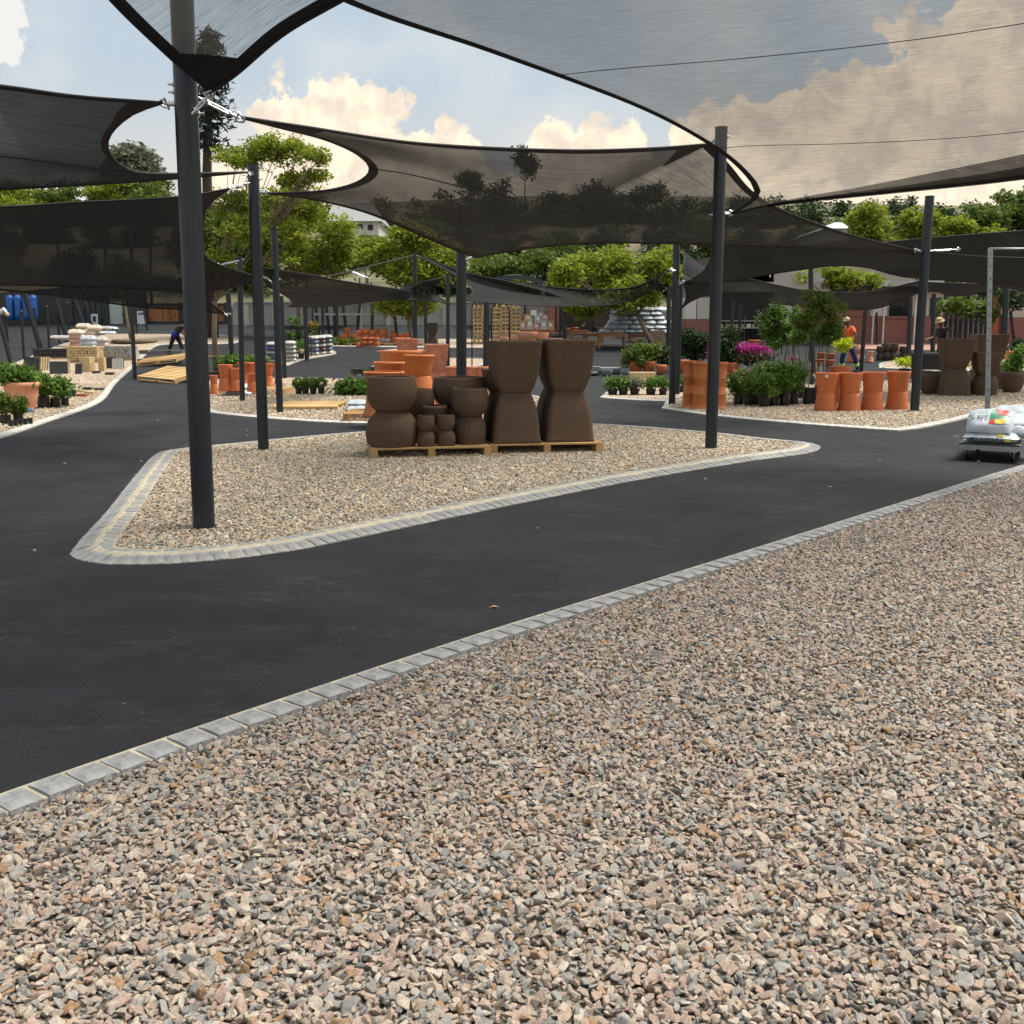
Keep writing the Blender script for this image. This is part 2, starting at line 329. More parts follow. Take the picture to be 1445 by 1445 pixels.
LEAF_YEL = leafmat('yellow_blooms', [(.45, .55, .02), (.62, .66, .03)])
PETAL_M = leafmat('magenta_petals', [(.40, .02, .22), (.55, .06, .35), (.34, .02, .20)])
PETAL_P = leafmat('pink_petals', [(.75, .28, .30), (.80, .40, .40)])
PETAL_W = leafmat('white_petals', [(.75, .75, .70), (.8, .8, .78)])
PETAL_V = leafmat('violet_petals', [(.12, .10, .45), (.2, .15, .5)])
PETAL_O = leafmat('orange_petals', [(.65, .22, .05), (.7, .35, .1)])
SAIL_TOP = sailmat('shade_cloth_open', .66, (.028, .026, .023), .45, .45)
SAIL_MID = sailmat('shade_cloth', .50, (.0085, .0082, .0080), .3, 1.6)
SAIL_LOW = sailmat('shade_cloth_dense', .30, streak=2.2, trl=.2, col=(.0062, .0070, .0078))
HEM = mat('webbing', (.010, .010, .011), .8, .3, 60, .4, 200)
ASPHALT = asphalt_mat()

# ------------------------------------------------------------------ mesh helpers
class MB:
    def __init__(s): s.v = []; s.f = []; s.sm = []
    def add(s, vs, fs, smooth=False):
        o = len(s.v); s.v += [tuple(v) for v in vs]; s.f += [tuple(i + o for i in f) for f in fs]; s.sm += [smooth] * len(fs); return s
    def box(s, c, d, rz=0, M=None):
        x, y, z = (q / 2 for q in d); vs = []
        M = M or Matrix.Rotation(rz, 3, 'Z')
        for sx, sy, sz in ((-1, -1, -1), (1, -1, -1), (1, 1, -1), (-1, 1, -1), (-1, -1, 1), (1, -1, 1), (1, 1, 1), (-1, 1, 1)):
            vs.append(Vector(c) + M @ Vector((sx * x, sy * y, sz * z)))
        return s.add(vs, [(0, 3, 2, 1), (4, 5, 6, 7), (0, 1, 5, 4), (1, 2, 6, 5), (2, 3, 7, 6), (3, 0, 4, 7)])
    def cyl(s, a, b, r0, r1=None, n=12, cap=True, smooth=True):
        a, b = Vector(a), Vector(b); r1 = r0 if r1 is None else r1
        d = (b - a).normalized(); u = d.orthogonal().normalized(); w = d.cross(u); o = []
        for p, r in ((a, r0), (b, r1)):
            for i in range(n):
                t = 2 * math.pi * i / n; o.append(p + (u * math.cos(t) + w * math.sin(t)) * r)
        s.add(o, [(i, (i + 1) % n, n + (i + 1) % n, n + i) for i in range(n)], smooth)
        if cap: s.add(o, [tuple(range(n - 1, -1, -1)), tuple(range(n, 2 * n))])
        return s
    def tube(s, pts, r, n=6):
        pts = [Vector(p) for p in pts]; rings = []; u = None
        for i, p in enumerate(pts):
            d = (pts[min(i + 1, len(pts) - 1)] - pts[max(i - 1, 0)]).normalized()
            if u is None: u = d.orthogonal().normalized()
            u = (u - d * u.dot(d)).normalized(); w = d.cross(u); rr = r[i] if isinstance(r, (list, tuple)) else r
            rings.append([p + (u * math.cos(2 * math.pi * k / n) + w * math.sin(2 * math.pi * k / n)) * rr for k in range(n)])
        fs = []
        for i in range(len(pts) - 1):
            for k in range(n): fs.append((i * n + k, i * n + (k + 1) % n, (i + 1) * n + (k + 1) % n, (i + 1) * n + k))
        fs.append(tuple(range(n - 1, -1, -1))); fs.append(tuple(range((len(pts) - 1) * n, len(pts) * n)))
        return s.add([v for q in rings for v in q], fs, True)
    def rev(s, prof, n=28, sq=0, c=(0, 0, 0)):
        """profile (r,z); sq>0 gives a rounded square section"""
        vs, fs = [], []
        for r, z in prof:
            for k in range(n):
                t = 2 * math.pi * k / n + (math.pi / n if sq else 0)
                q = 1.0
                if sq:
                    e = 2 + sq; q = (abs(math.cos(t)) ** e + abs(math.sin(t)) ** e) ** (-1 / e)
                vs.append((c[0] + r * q * math.cos(t), c[1] + r * q * math.sin(t), c[2] + z))
        for i in range(len(prof) - 1):
            for k in range(n): fs.append((i * n + k, i * n + (k + 1) % n, (i + 1) * n + (k + 1) % n, (i + 1) * n + k))
        fs.append(tuple(range(n - 1, -1, -1))); fs.append(tuple(range((len(prof) - 1) * n, len(prof) * n)))
        return s.add(vs, fs, True)
    def ball(s, c, r, n=10, m=7, sc=(1, 1, 1)):
        pr = [(math.sin(math.pi * (i + .02) / (m + .04)) * 1.0, -math.cos(math.pi * (i + .02) / (m + .04))) for i in range(m + 1)]
        vs = []; fs = []
        for q, z in pr:
            for k in range(n): t = 2 * math.pi * k / n; vs.append((c[0] + r * sc[0] * q * math.cos(t), c[1] + r * sc[1] * q * math.sin(t), c[2] + r * sc[2] * z))
        for i in range(m):
            for k in range(n): fs.append((i * n + k, i * n + (k + 1) % n, (i + 1) * n + (k + 1) % n, (i + 1) * n + k))
        fs.append(tuple(range(n - 1, -1, -1))); fs.append(tuple(range(m * n, (m + 1) * n)))
        return s.add(vs, fs, True)
    def mesh(s, name, m, org=None):
        me = bpy.data.meshes.new(name)
        vs = s.v if org is None else [(v[0] - org[0], v[1] - org[1], v[2] - org[2]) for v in s.v]
        me.from_pydata(vs, [], s.f); me.polygons.foreach_set('use_smooth', s.sm); me.materials.append(m); me.update(); return me
    def build(s, name, m, parent=None, org=None):
        if org is None and parent is not None and parent.get('_abs'): org = parent.location
        return link(name, s.mesh(name, m, org), parent)
def link(name, me, parent=None, loc=None, rz=0):
    o = bpy.data.objects.new(name, me); COL.objects.link(o)
    if parent is not None: o.parent = parent
    if loc is not None: o.location = loc
    if rz: o.rotation_euler.z = rz
    return o
def tag(o, label, cat, group=None):
    o['label'] = label; o['category'] = cat
    if group: o['group'] = group
    return o
def thing(name, label, cat, loc=(0, 0, 0), rz=0, group=None, absolute=False):
    o = bpy.data.objects.new(name, None); COL.objects.link(o); o.location = loc; o.rotation_euler.z = rz; o.empty_display_size = .1
    if absolute: o['_abs'] = 1
    return tag(o, label, cat, group)
def struct(o): o['kind'] = 'structure'; return o
def dup(o, loc=None, rz=None, label=None, parent=None, scale=None):
    c = o.copy(); COL.objects.link(c); c.parent = parent
    for ch in o.children: dup(ch, parent=c)
    if loc is not None: c.location = loc
    if rz is not None: c.rotation_euler.z = rz
    if label: c['label'] = label
    if scale: c.scale = scale
    return c
def crom(pts, n):
    """smooth curve through points, n samples"""
    pts = [Vector(p) for p in pts]
    if len(pts) == 2: return [pts[0].lerp(pts[1], i / (n - 1)) for i in range(n)]
    q = [pts[0] * 2 - pts[1]] + pts + [pts[-1] * 2 - pts[-2]]; fine = []
    for i in range(1, len(q) - 2):
        for k in range(12):
            t = k / 12; a, b, c, d = q[i - 1:i + 3]
            fine.append(.5 * ((2 * b) + (c - a) * t + (2 * a - 5 * b + 4 * c - d) * t * t + (3 * b - a - 3 * c + d) * t ** 3))
    fine.append(pts[-1]); L = [0]
    for i in range(1, len(fine)): L.append(L[-1] + (fine[i] - fine[i - 1]).length)
    out = []; j = 0
    for i in range(n):
        s = L[-1] * i / (n - 1)
        while j < len(L) - 2 and L[j + 1] < s: j += 1
        t = (s - L[j]) / max(1e-9, L[j + 1] - L[j]); out.append(fine[j].lerp(fine[j + 1], min(1, t)))
    return out

# ------------------------------------------------------------------ ground
YS = [-6, 0, 6, 12, 18, 24] + list(range(25, 62)) + list(range(62, 142, 3)) + [160, 220, 400, 1200]
def ground_sheet():
    xs = [-900, -200, -80, -40, -20, -10, 0, 10, 20, 40, 80, 200, 900]; vs = []; fs = []
    ys = [y for y in YS if y <= 70]
    for y in ys:
        for x in xs: vs.append((x, y, g(y)))
    n = len(xs)
    for j in range(len(ys) - 1):
        for i in range(n - 1): fs.append((j * n + i, j * n + i + 1, (j + 1) * n + i + 1, (j + 1) * n + i))
    struct(MB().add(vs, fs).build('road', ASPHALT))
    # the slope behind the yard
    vs = []; fs = []; ys = [69, 71, 74, 78, 83, 88, 94, 100, 108, 116, 124, 132, 140, 160, 220, 400, 1200]; xs = [i * 8 - 200 for i in range(51)]; xs = [-1000] + xs + [1000]
    for j, y in enumerate(ys):
        for x in xs: vs.append((x, y, g(y) + (-.3 if j == 0 else .1 + .7 * math.sin(x * .07 + y * .05) * min(1, j / 4))))
    n = len(xs)
    for j in range(len(ys) - 1):
        for i in range(n - 1): fs.append((j * n + i, j * n + i + 1, (j + 1) * n + i + 1, (j + 1) * n + i))
    struct(MB().add(vs, fs, True).build('hill', mat('hill_scrub', (.10, .10, .05), .95, .5, .3, 1, 3, dirt=(.22, .14, .08))))
ground_sheet()

def sheet(name, poly, off, m, parent=None):
    bm = bmesh.new(); bm.faces.new([bm.verts.new((p[0], p[1], 0)) for p in poly])
    for y in YS:
        if y <= 24: continue
        bmesh.ops.bisect_plane(bm, geom=bm.verts[:] + bm.edges[:] + bm.faces[:], plane_co=(0, y, 0), plane_no=(0, 1, 0))
    for v in bm.verts: v.co.z = g(v.co.y) + off
    bmesh.ops.recalc_face_normals(bm, faces=bm.faces)
    if sum(f.normal.z for f in bm.faces) < 0: bmesh.ops.reverse_faces(bm, faces=bm.faces)
    bmesh.ops.triangulate(bm, faces=bm.faces[:])
    me = bpy.data.meshes.new(name); bm.to_mesh(me); bm.free(); me.materials.append(m)
    o = bpy.data.objects.new(name, me); COL.objects.link(o); o.parent = parent; return o

def inside(x, y, poly):
    poly = np.array([(p[0], p[1]) for p in poly]); c = np.zeros(len(x), bool); j = len(poly) - 1
    for i in range(len(poly)):
        xi, yi = poly[i]; xj, yj = poly[j]
        k = ((yi > y) != (yj > y)) & (x < (xj - xi) * (y - yi) / (yj - yi + 1e-12) + xi); c ^= k; j = i
    return c

# loose stones: a few crushed-stone shapes, set down by geometry nodes
ROCKS = bpy.data.collections.new('stone_shapes')
def make_rocks(m):
    rs = []
    for k in range(9):
        bm = bmesh.new(); rg = random.Random(40 + k)
        for _ in range(13):
            v = Vector((rg.gauss(0, 1), rg.gauss(0, 1), rg.gauss(0, 1))).normalized()
            v = Vector((v.x * rg.uniform(.85, 1.05), v.y * rg.uniform(.62, .8), v.z * rg.uniform(.45, .62))) * .5; bm.verts.new(v)
        bmesh.ops.convex_hull(bm, input=bm.verts[:])
        bmesh.ops.delete(bm, geom=[v for v in bm.verts if not v.link_faces], context='VERTS')
        bmesh.ops.bevel(bm, geom=bm.edges[:], offset=.018, segments=1, affect='EDGES')
        me = bpy.data.meshes.new('stone'); bm.to_mesh(me); bm.free(); me.materials.append(m)
        rs.append(me)
    return rs
def gravel(name, poly, base_off, spacing, size, m_stone, m_base, ymin, ymax, label=None, parent=None, layers=1):
    sheet(name + '_bed', poly, base_off, m_base)['kind'] = 'structure'
    xs = [p[0] for p in poly]; ys = [p[1] for p in poly]
    col = bpy.data.collections.new(name + '_shapes')
    for me in make_rocks(m_stone):
        o = bpy.data.objects.new('stone', me); col.objects.link(o)
    pts = []; rots = []; scl = []; tone = []
    for Lr in range(layers):
        gx = np.arange(min(xs), max(xs), spacing); gy = np.arange(max(min(ys), ymin), min(max(ys), ymax), spacing)
        X, Y = np.meshgrid(gx, gy); X = X.ravel(); Y = Y.ravel()
        X = X + RNG.uniform(-.5, .5, len(X)) * spacing * 1.1 + Lr * spacing / 2; Y = Y + RNG.uniform(-.5, .5, len(Y)) * spacing * 1.1 + Lr * spacing / 2
        k = inside(X, Y, poly) & (np.abs(X) < .55 * Y + 2.2) & (Y > ymin); X = X[k]; Y = Y[k]; n = len(X)
        s = size * np.clip(RNG.lognormal(-.05, .30, n), .45, 1.9)
        z = np.array([g(t) for t in Y]) + base_off + .004 + Lr * size * .32 + RNG.uniform(-.15, .35, n) * size
        pts.append(np.stack([X, Y, z], 1)); r = np.stack([RNG.normal(0, .55, n), RNG.normal(0, .55, n), RNG.uniform(0, 6.28, n)], 1); rots.append(r)
        scl.append(s[:, None] * RNG.uniform(.75, 1.25, (n, 3))); tone.append(RNG.uniform(0, .999, n))
    pts = np.concatenate(pts); rots = np.concatenate(rots); scl = np.concatenate(scl); tone = np.concatenate(tone)
    me = bpy.data.meshes.new(name); me.vertices.add(len(pts)); me.vertices.foreach_set('co', pts.astype(np.float32).ravel())
    for nm, ty, a in (('rot', 'FLOAT_VECTOR', rots), ('scl', 'FLOAT_VECTOR', scl)):
        at_ = me.attributes.new(nm, ty, 'POINT'); at_.data.foreach_set('vector', a.astype(np.float32).ravel())
    at_ = me.attributes.new('tone', 'FLOAT', 'POINT'); at_.data.foreach_set('value', tone.astype(np.float32))
    at_ = me.attributes.new('pick', 'INT', 'POINT'); at_.data.foreach_set('value', RNG.integers(0, 9, len(pts)).astype(np.int32))
    me.update(); o = bpy.data.objects.new(name, me); COL.objects.link(o); o['kind'] = 'stuff'
    tag(o, label, 'gravel')
    ng = bpy.data.node_groups.new(name + '_nodes', 'GeometryNodeTree')
    ng.interface.new_socket('Geometry', in_out='INPUT', socket_type='NodeSocketGeometry'); ng.interface.new_socket('Geometry', in_out='OUTPUT', socket_type='NodeSocketGeometry')
    N = ng.nodes; L = ng.links; gi = N.new('NodeGroupInput'); go = N.new('NodeGroupOutput'); ip = N.new('GeometryNodeInstanceOnPoints'); ci = N.new('GeometryNodeCollectionInfo')
    ci.inputs['Collection'].default_value = col; ci.inputs['Separate Children'].default_value = True; ci.inputs['Reset Children'].default_value = True
    def attr(nm, ty):
        a = N.new('GeometryNodeInputNamedAttribute'); a.data_type = ty; a.inputs['Name'].default_value = nm; return a.outputs['Attribute']
    L.new(gi.outputs[0], ip.inputs['Points']); L.new(ci.outputs[0], ip.inputs['Instance']); ip.inputs['Pick Instance'].default_value = True
    L.new(attr('pick', 'INT'), ip.inputs['Instance Index']); L.new(attr('rot', 'FLOAT_VECTOR'), ip.inputs['Rotation']); L.new(attr('scl', 'FLOAT_VECTOR'), ip.inputs['Scale'])
    L.new(ip.outputs[0], go.inputs[0]); md = o.modifiers.new('scatter', 'NODES'); md.node_group = ng
    print('stones', name, len(pts))

GW = (1.0, 1.0, 1.0)
ST1 = stone_mat('crushed_stone', (1.16, 1.115, 1.10)); ST2 = stone_mat('pale_crushed_stone', (1.56, 1.53, 1.40))
GB1 = gravel_mat('gravel_under', 34, (1, .95, .9), .6); GB2 = gravel_mat('gravel_pale_under', 34, (1.1, 1.05, .95), .75); GB3 = gravel_mat('gravel_far', 22, (1.25, 1.1, .95), 1.05)

def poly_px(pts): return [at(*p) for p in pts]
def smooth2(pts, n): return [Vector((p.x, p.y, 0)) for p in crom([Vector((q.x, q.y, 0)) for q in pts], n)]

# kerb stones
SETTM = []
def sett_mesh(l, w, h, k, m, sl=0):
    """rough sett, top at z=h; slopes down by sl towards -y"""
    rg = random.Random(k); nx, ny = 4, 3; vs = []; fs = []
    for j in range(ny + 1):
        for i in range(nx + 1):
            u = i / nx - .5; v = j / ny - .5; e = (i in (0, nx)) or (j in (0, ny))
            vs.append((u * l * (1 + rg.uniform(-.03, .03)), v * w * (1 + rg.uniform(-.03, .03)), h + (v - .5) * sl + rg.uniform(-.003, .003) - (.008 if e else 0)))
    for j in range(ny):
        for i in range(nx): a = j * (nx + 1) + i; fs.append((a, a + 1, a + nx + 2, a + nx + 1))
    ring = [i for i in range(nx + 1)] + [(j + 1) * (nx + 1) - 1 for j in range(1, ny + 1)] + [ny * (nx + 1) + i for i in range(nx - 1, -1, -1)] + [j * (nx + 1) for j in range(ny - 1, 0, -1)]
    b0 = len(vs)
    for r in ring: v = vs[r]; vs.append((v[0] * 1.03, v[1] * 1.03, -.03))
    for i in range(len(ring)): j = (i + 1) % len(ring); fs.append((ring[j], ring[i], b0 + i, b0 + j))
    return MB().add(vs, fs, False).mesh('stone', m)
def kerb(name, pts, rows, prof=None, mort=None, z0=0, mat_s=None, limit=300):
    """pts: outer edge, walked so that the bed lies to the LEFT; rows: (inset of row centre, length along, width, height, slope)"""
    mat_s = mat_s or SETT
    o = bpy.data.objects.new(name, None); COL.objects.link(o); struct(o)
    Ls = [0]
    for i in range(1, len(pts)): Ls.append(Ls[-1] + (pts[i] - pts[i - 1]).length)
    def pos(s, inset):
        s = max(0, min(Ls[-1] - 1e-6, s)); j = 0
        lo, hi = 0, len(Ls) - 2
        while lo < hi:
            mid = (lo + hi + 1) // 2
            if Ls[mid] <= s: lo = mid
            else: hi = mid - 1
        j = lo; t = (s - Ls[j]) / max(1e-9, Ls[j + 1] - Ls[j]); p = pts[j].lerp(pts[j + 1], t)
        a = pts[max(0, j - 1)]; b = pts[min(len(pts) - 1, j + 2)]; d = (b - a).normalized(); nrm = Vector((-d.y, d.x, 0))
        return p + nrm * inset, math.atan2(d.y, d.x)
    # mortar bed under the stones
    tot = max(r[0] + r[2] / 2 for r in rows) + .02; n = max(40, int(Ls[-1] / .25)); n = min(n, 400); vs = []; fs = []
    prof = prof or [(.012, -.01), (.014, rows[0][3] - rows[0][4] - .012), (rows[0][0] + rows[0][2] / 2, rows[0][3] - .010), (tot - .02, rows[-1][3] - .012), (tot - .019, -.01)]
    for i in range(n + 1):
        for q, z in prof:
            p, a = pos(Ls[-1] * i / n, q); vs.append((p.x, p.y, g(p.y) + z + z0))
    k = len(prof)
    for i in range(n):
        for q in range(k - 1): fs.append((i * k + q, (i + 1) * k + q, (i + 1) * k + q + 1, i * k + q + 1))
    MB().add(vs, fs).build('mortar', mort or MORTAR, o)
    cnt = 0; extra = MB()
    allr = []
    for inset, l, w, h, sl in rows:
        ms = [sett_mesh(l * .86, w * .93, h, 11 + q, mat_s, sl) for q in range(5)]
        s = l / 2; kk = 0
        while s < Ls[-1]:
            p, a = pos(s, inset); kk += 1; allr.append((p.y, p, a, ms[kk % 5])); s += l * random.uniform(.96, 1.04)
    allr.sort(key=lambda t: t[0])
    for i, (yy, p, a, me) in enumerate(allr):
        loc = (p.x, p.y, g(p.y) + z0 + random.uniform(-.003, .003)); rz = a + random.gauss(0, .02)
        if i < limit: link('stone', me, o, loc, rz)
        else:
            Mx = Matrix.Translation(loc) @ Matrix.Rotation(rz, 4, 'Z'); extra.add([Mx @ v.co for v in me.vertices], [tuple(f.vertices) for f in me.polygons])
    if extra.v: e = extra.build('stone_row', mat_s, o); e['kind'] = 'stuff'
    return o

# foreground bed: its kerb runs up to the right
fk = smooth2([at(*p) for p in ((-330, 1245), (-160, 1184), (0, 1126), (150, 1074), (300, 1023), (500, 956), (700, 890), (900, 828), (1100, 765), (1300, 702), (1445, 657), (1600, 612))], 160)
fk_r = list(reversed(fk))
kerb('kerb', fk_r, [(.120, .14, .148, .042, 0)], prof=[(-.008, .0), (.004, .018), (.036, .030), (.185, .026), (.187, -.01)])
fp = [fk_r[i] for i in range(len(fk_r))]
def inset_poly(pts, d):
    out = []
    for i, p in enumerate(pts):
        a = pts[max(0, i - 1)]; b = pts[min(len(pts) - 1, i + 1)]; t = (b - a).normalized(); out.append(p + Vector((-t.y, t.x, 0)) * d)
    return out
fpoly = inset_poly(fp, .196) + [Vector((-3, .2, 0)), Vector((14, .2, 0))]
gravel('foreground_gravel', fpoly, .006, .0185, .033, ST1, GB1, 1.7, 15, 'loose pink and grey crushed stone covering the whole foreground bed')

# island bed with double kerb (bed to the left when walked clockwise seen from above is mirrored: walk counter-clockwise)
isl_px = [(97, 783), (112, 792), (150, 797), (230, 797), (330, 789), (430, 775), (540, 752), (700, 718), (900, 678), (1060, 651), (1135, 641), (1157, 634), (1150, 628), (1090, 622), (1000, 612), (850, 601), (700, 601), (520, 611), (400, 621), (300, 631), (240, 637), (217, 643), (190, 672), (150, 722), (115, 760), (97, 783)]
isl = smooth2([at(*p) for p in isl_px], 260)
kerb('kerb', isl, [(.075, .115, .15, .05, .035), (.245, .15, .12, .056, 0)], prof=[(.006, -.01), (.008, .006), (.148, .040), (.188, .052), (.306, .048), (.307, -.01)], limit=300)
ipoly = inset_poly(isl, .30)
gravel('island_gravel', ipoly[:-1], .022, .025, .036, ST2, GB2, 6, 22, 'pale crushed stone filling the island bed under the brown pots')

def bed(px, label, spacing=0, rows=((.09, .16, .16, .05, .02),), offs=.03, sub=90, inset=.17, ymax=30, mat_s=SETTW):
    c = smooth2([at(*p) for p in px], sub) if sub else [Vector((at(*p).x, at(*p).y, 0)) for p in px]
    kerb('kerb', c, list(rows), mort=MORTG, mat_s=mat_s, limit=220)
    ip = inset_poly(c, inset)
    if (ip[0] - ip[-1]).length < .2: ip = ip[:-1]
    if spacing: gravel('gravel', ip, offs, spacing, .042, ST2, GB3, 6, ymax, label)
    else:
        o = sheet('gravel', ip, offs, GB3); o['kind'] = 'stuff'; tag(o, label, 'gravel')
def rot(px): return px
# right bed (planters)
bed([(932, 577), (1000, 587), (1100, 597), (1230, 607), (1272, 609), (1290, 607), (1345, 596), (1445, 574), (1650, 540), (1450, 532), (1300, 536), (1100, 545), (960, 560), (932, 577)], 'pale gravel bed under the rose bags and orange pots', .036)
bed([(845, 562), (900, 566), (960, 567), (1012, 566), (1060, 556), (1080, 540), (1000, 535), (900, 541), (862, 551), (845, 562)], 'small gravel bed under the row of young potted shrubs')
bed([(284, 578), (300, 584), (380, 592), (480, 598), (560, 598), (660, 596), (760, 584), (780, 566), (700, 550), (600, 540), (500, 536), (400, 534), (300, 537), (284, 556), (284, 578)], 'gravel bed behind the island with terracotta pots', .045)
bed([(-300, 700), (-120, 655), (0, 620), (66, 597), (141, 569), (166, 540), (196, 512), (219, 490), (245, 486), (330, 485), (330, 474), (200, 472), (147, 473), (100, 482), (40, 505), (-20, 530), (-150, 580), (-300, 650), (-300, 700)], 'reddish gravel bed on the left full of garden stock', .05, sub=140)
bed([(516, 520), (560, 524), (620, 522), (680, 516), (690, 508), (640, 506), (580, 508), (545, 512), (516, 520)], 'narrow gravel bed behind the black tubs', sub=60)
bed([(404, 517), (430, 508), (470, 501), (474, 497), (460, 492), (430, 490), (400, 492), (380, 505), (404, 517)], 'gravel spit under the shelf of seedlings', sub=60)
bed([(455, 489), (520, 490), (600, 491), (700, 491), (800, 489), (800, 481), (700, 479), (600, 479), (500, 479), (455, 481), (455, 489)], 'far gravel bed under the heap of terracotta', sub=70)
bed([(1240, 520), (1300, 522), (1380, 524), (1460, 522), (1460, 510), (1380, 508), (1300, 508), (1245, 512), (1240, 520)], 'far right gravel strip before the brick building', sub=60)
bed([(530, 497), (560, 499), (600, 498), (600, 494), (560, 493), (530, 497)], 'slim gravel sliver in the far asphalt', sub=40)
pv = [at(1185, 492), at(1560, 500), at(1560, 480), at(1185, 478)]; struct(sheet('pavement', pv, .02, PAVE))

# ------------------------------------------------------------------ poles
NP = [0]
def pole(bx, by, tx, ty, w, label, bolts=(), Y=None, cap=True):
    b = at(bx, by)
    if Y: b = P(bx, by, Y); b.z = g(Y)
    t = P(tx, ty, b.y); r = w * mpp(b) / 2
    o = thing('shade_pole', label, 'pole', b, group='dark steel poles holding the shade sails', absolute=True)
    m = MB(); m.cyl(b - Vector((0, 0, .1)), t, r, n=28); m.build('post', POLE, o)
    if cap: MB().cyl(t, t + (t - b).normalized() * .006, r * 1.04, n=28).build('cap', POLE, o)
    for q in bolts:
        x = tx + (bx - tx) * (q[1] - ty) / (by - ty); c = P(x, q[1], b.y); s = q[0]
        c = c + Vector((s * r, 0, 0)); m = MB(); m.cyl(c - Vector((s * .01, 0, 0)), c + Vector((s * .012, 0, 0)), .018, n=8); m.cyl(c, c + Vector((s * .045, 0, 0)), .008, n=8)
        m.build('eye_bolt', STEEL, o)
    return o, b, t, r
pole(288, 750, 252, -110, 30.4, 'tallest thick charcoal pole standing in the nearest gravel corner', [(-1, 119), (-1, 147), (1, 160), (-1, 130)])
pole(372, 638, 357, 233, 15.3, 'charcoal pole behind the thick one at the back edge of the island', [(-1, 257), (1, 272), (1, 253), (-1, 243)])
pole(395, 585, 387, 325, 9.5, 'charcoal pole by the orange boards, its top bare', [(1, 394)])
pole(342, 568, 338, 362, 7.5, 'charcoal pole in front of the orange pots and white bags', [(-1, 372), (1, 366)])
pole(190, 535, 184, 398, 5.8, 'thin pole on asphalt beside the left bed and stacked pallets')
pole(328, 520, 322, 415, 7.2, 'pole behind the orange pots left of the tree trunk gap')
pole(402, 535, 397, 418, 6, 'pole right behind the boards, where a black sail ends', [(-1, 432)])
pole(433, 509, 430, 424, 6, 'thin pole at the kerb before the seedling shelf')
pole(456, 482, 455, 430, 4, 'far thin pole left of the terracotta heap')
pole(476, 482, 475, 430, 3.6, 'far thin pole in front of the terracotta heap')
pole(1003, 636, 1018, 180, 16.8, 'right charcoal pole at the back edge of the island, two sails tied to it', [(-1, 200), (1, 193), (-1, 303), (1, 301)])
pole(1290, 583, 1312, 277, 12.2, 'leaning charcoal pole in the right bed beside the orange pots', [(1, 355), (-1, 355)])
pole(948, 573, 955, 343, 9.4, 'charcoal pole in front of the young potted shrubs', [(-1, 385), (1, 398)])
pole(956, 558, 961, 396, 6, 'slimmer pole just behind the one by the potted shrubs')
pole(651, 603, 651, 356, 14.5, 'thick charcoal pole rising behind the brown pots', [(1, 366), (1, 371)])
pole(586, 546, 585, 357, 6.8, 'pole rising behind the orange rimmed pots', [(-1, 362), (1, 361), (1, 409)])
pole(632, 530, 632, 386, 5.4, 'pole between the pink square pots and the thick pole')
pole(601, 496, 600, 423, 4.6, 'short pole behind the pink square pots')
pole(685, 540, 686, 424, 7.5, 'pole just left of the tall brown pots')
pole(797, 492, 795, 404, 5.2, 'far pole beside the pale terracotta tubs', [(-1, 404)])
pole(790, 492, 790, 430, 3, 'thin far post next to the pale terracotta tubs')
pole(929, 488, 929, 418, 4.6, 'far pole in front of the white bag pile')
pole(943, 500, 944, 405, 6, 'pole at the right end of the white bag pile', [(-1, 408)])
pole(1146, 545, 1144, 362, 7, 'pole rising out of the standard roses')
pole(1215, 524, 1222, 431, 5.9, 'pole behind the second gap of the orange hourglass pots')
pole(1032, 490, 1034, 423, 5, 'far pole before the dark shop opening, left one')
pole(1042, 486, 1045, 431, 4.2, 'far pole before the dark shop opening, right one')
pole(1416, 508, 1420, 404, 8.5, 'pole behind the tall brown pots at the right')
pole(1282, 510, 1285, 420, 6.5, 'pole in front of the brick building left of the leaning pole')
pole(1316, 505, 1318, 415, 6.5, 'pole behind the man in the bucket hat')
pole(193, 472, 191, 420, 2.6, 'farthest thin pole behind the left bed')
for i, (bx, tx) in enumerate(((441, 441), (526, 526), (741, 741))):
    pole(bx, 480, tx, 430, 3, ['far slim post near the seedlings', 'far slim post behind terracotta stacks', 'far slim post right of the hoop'][i])

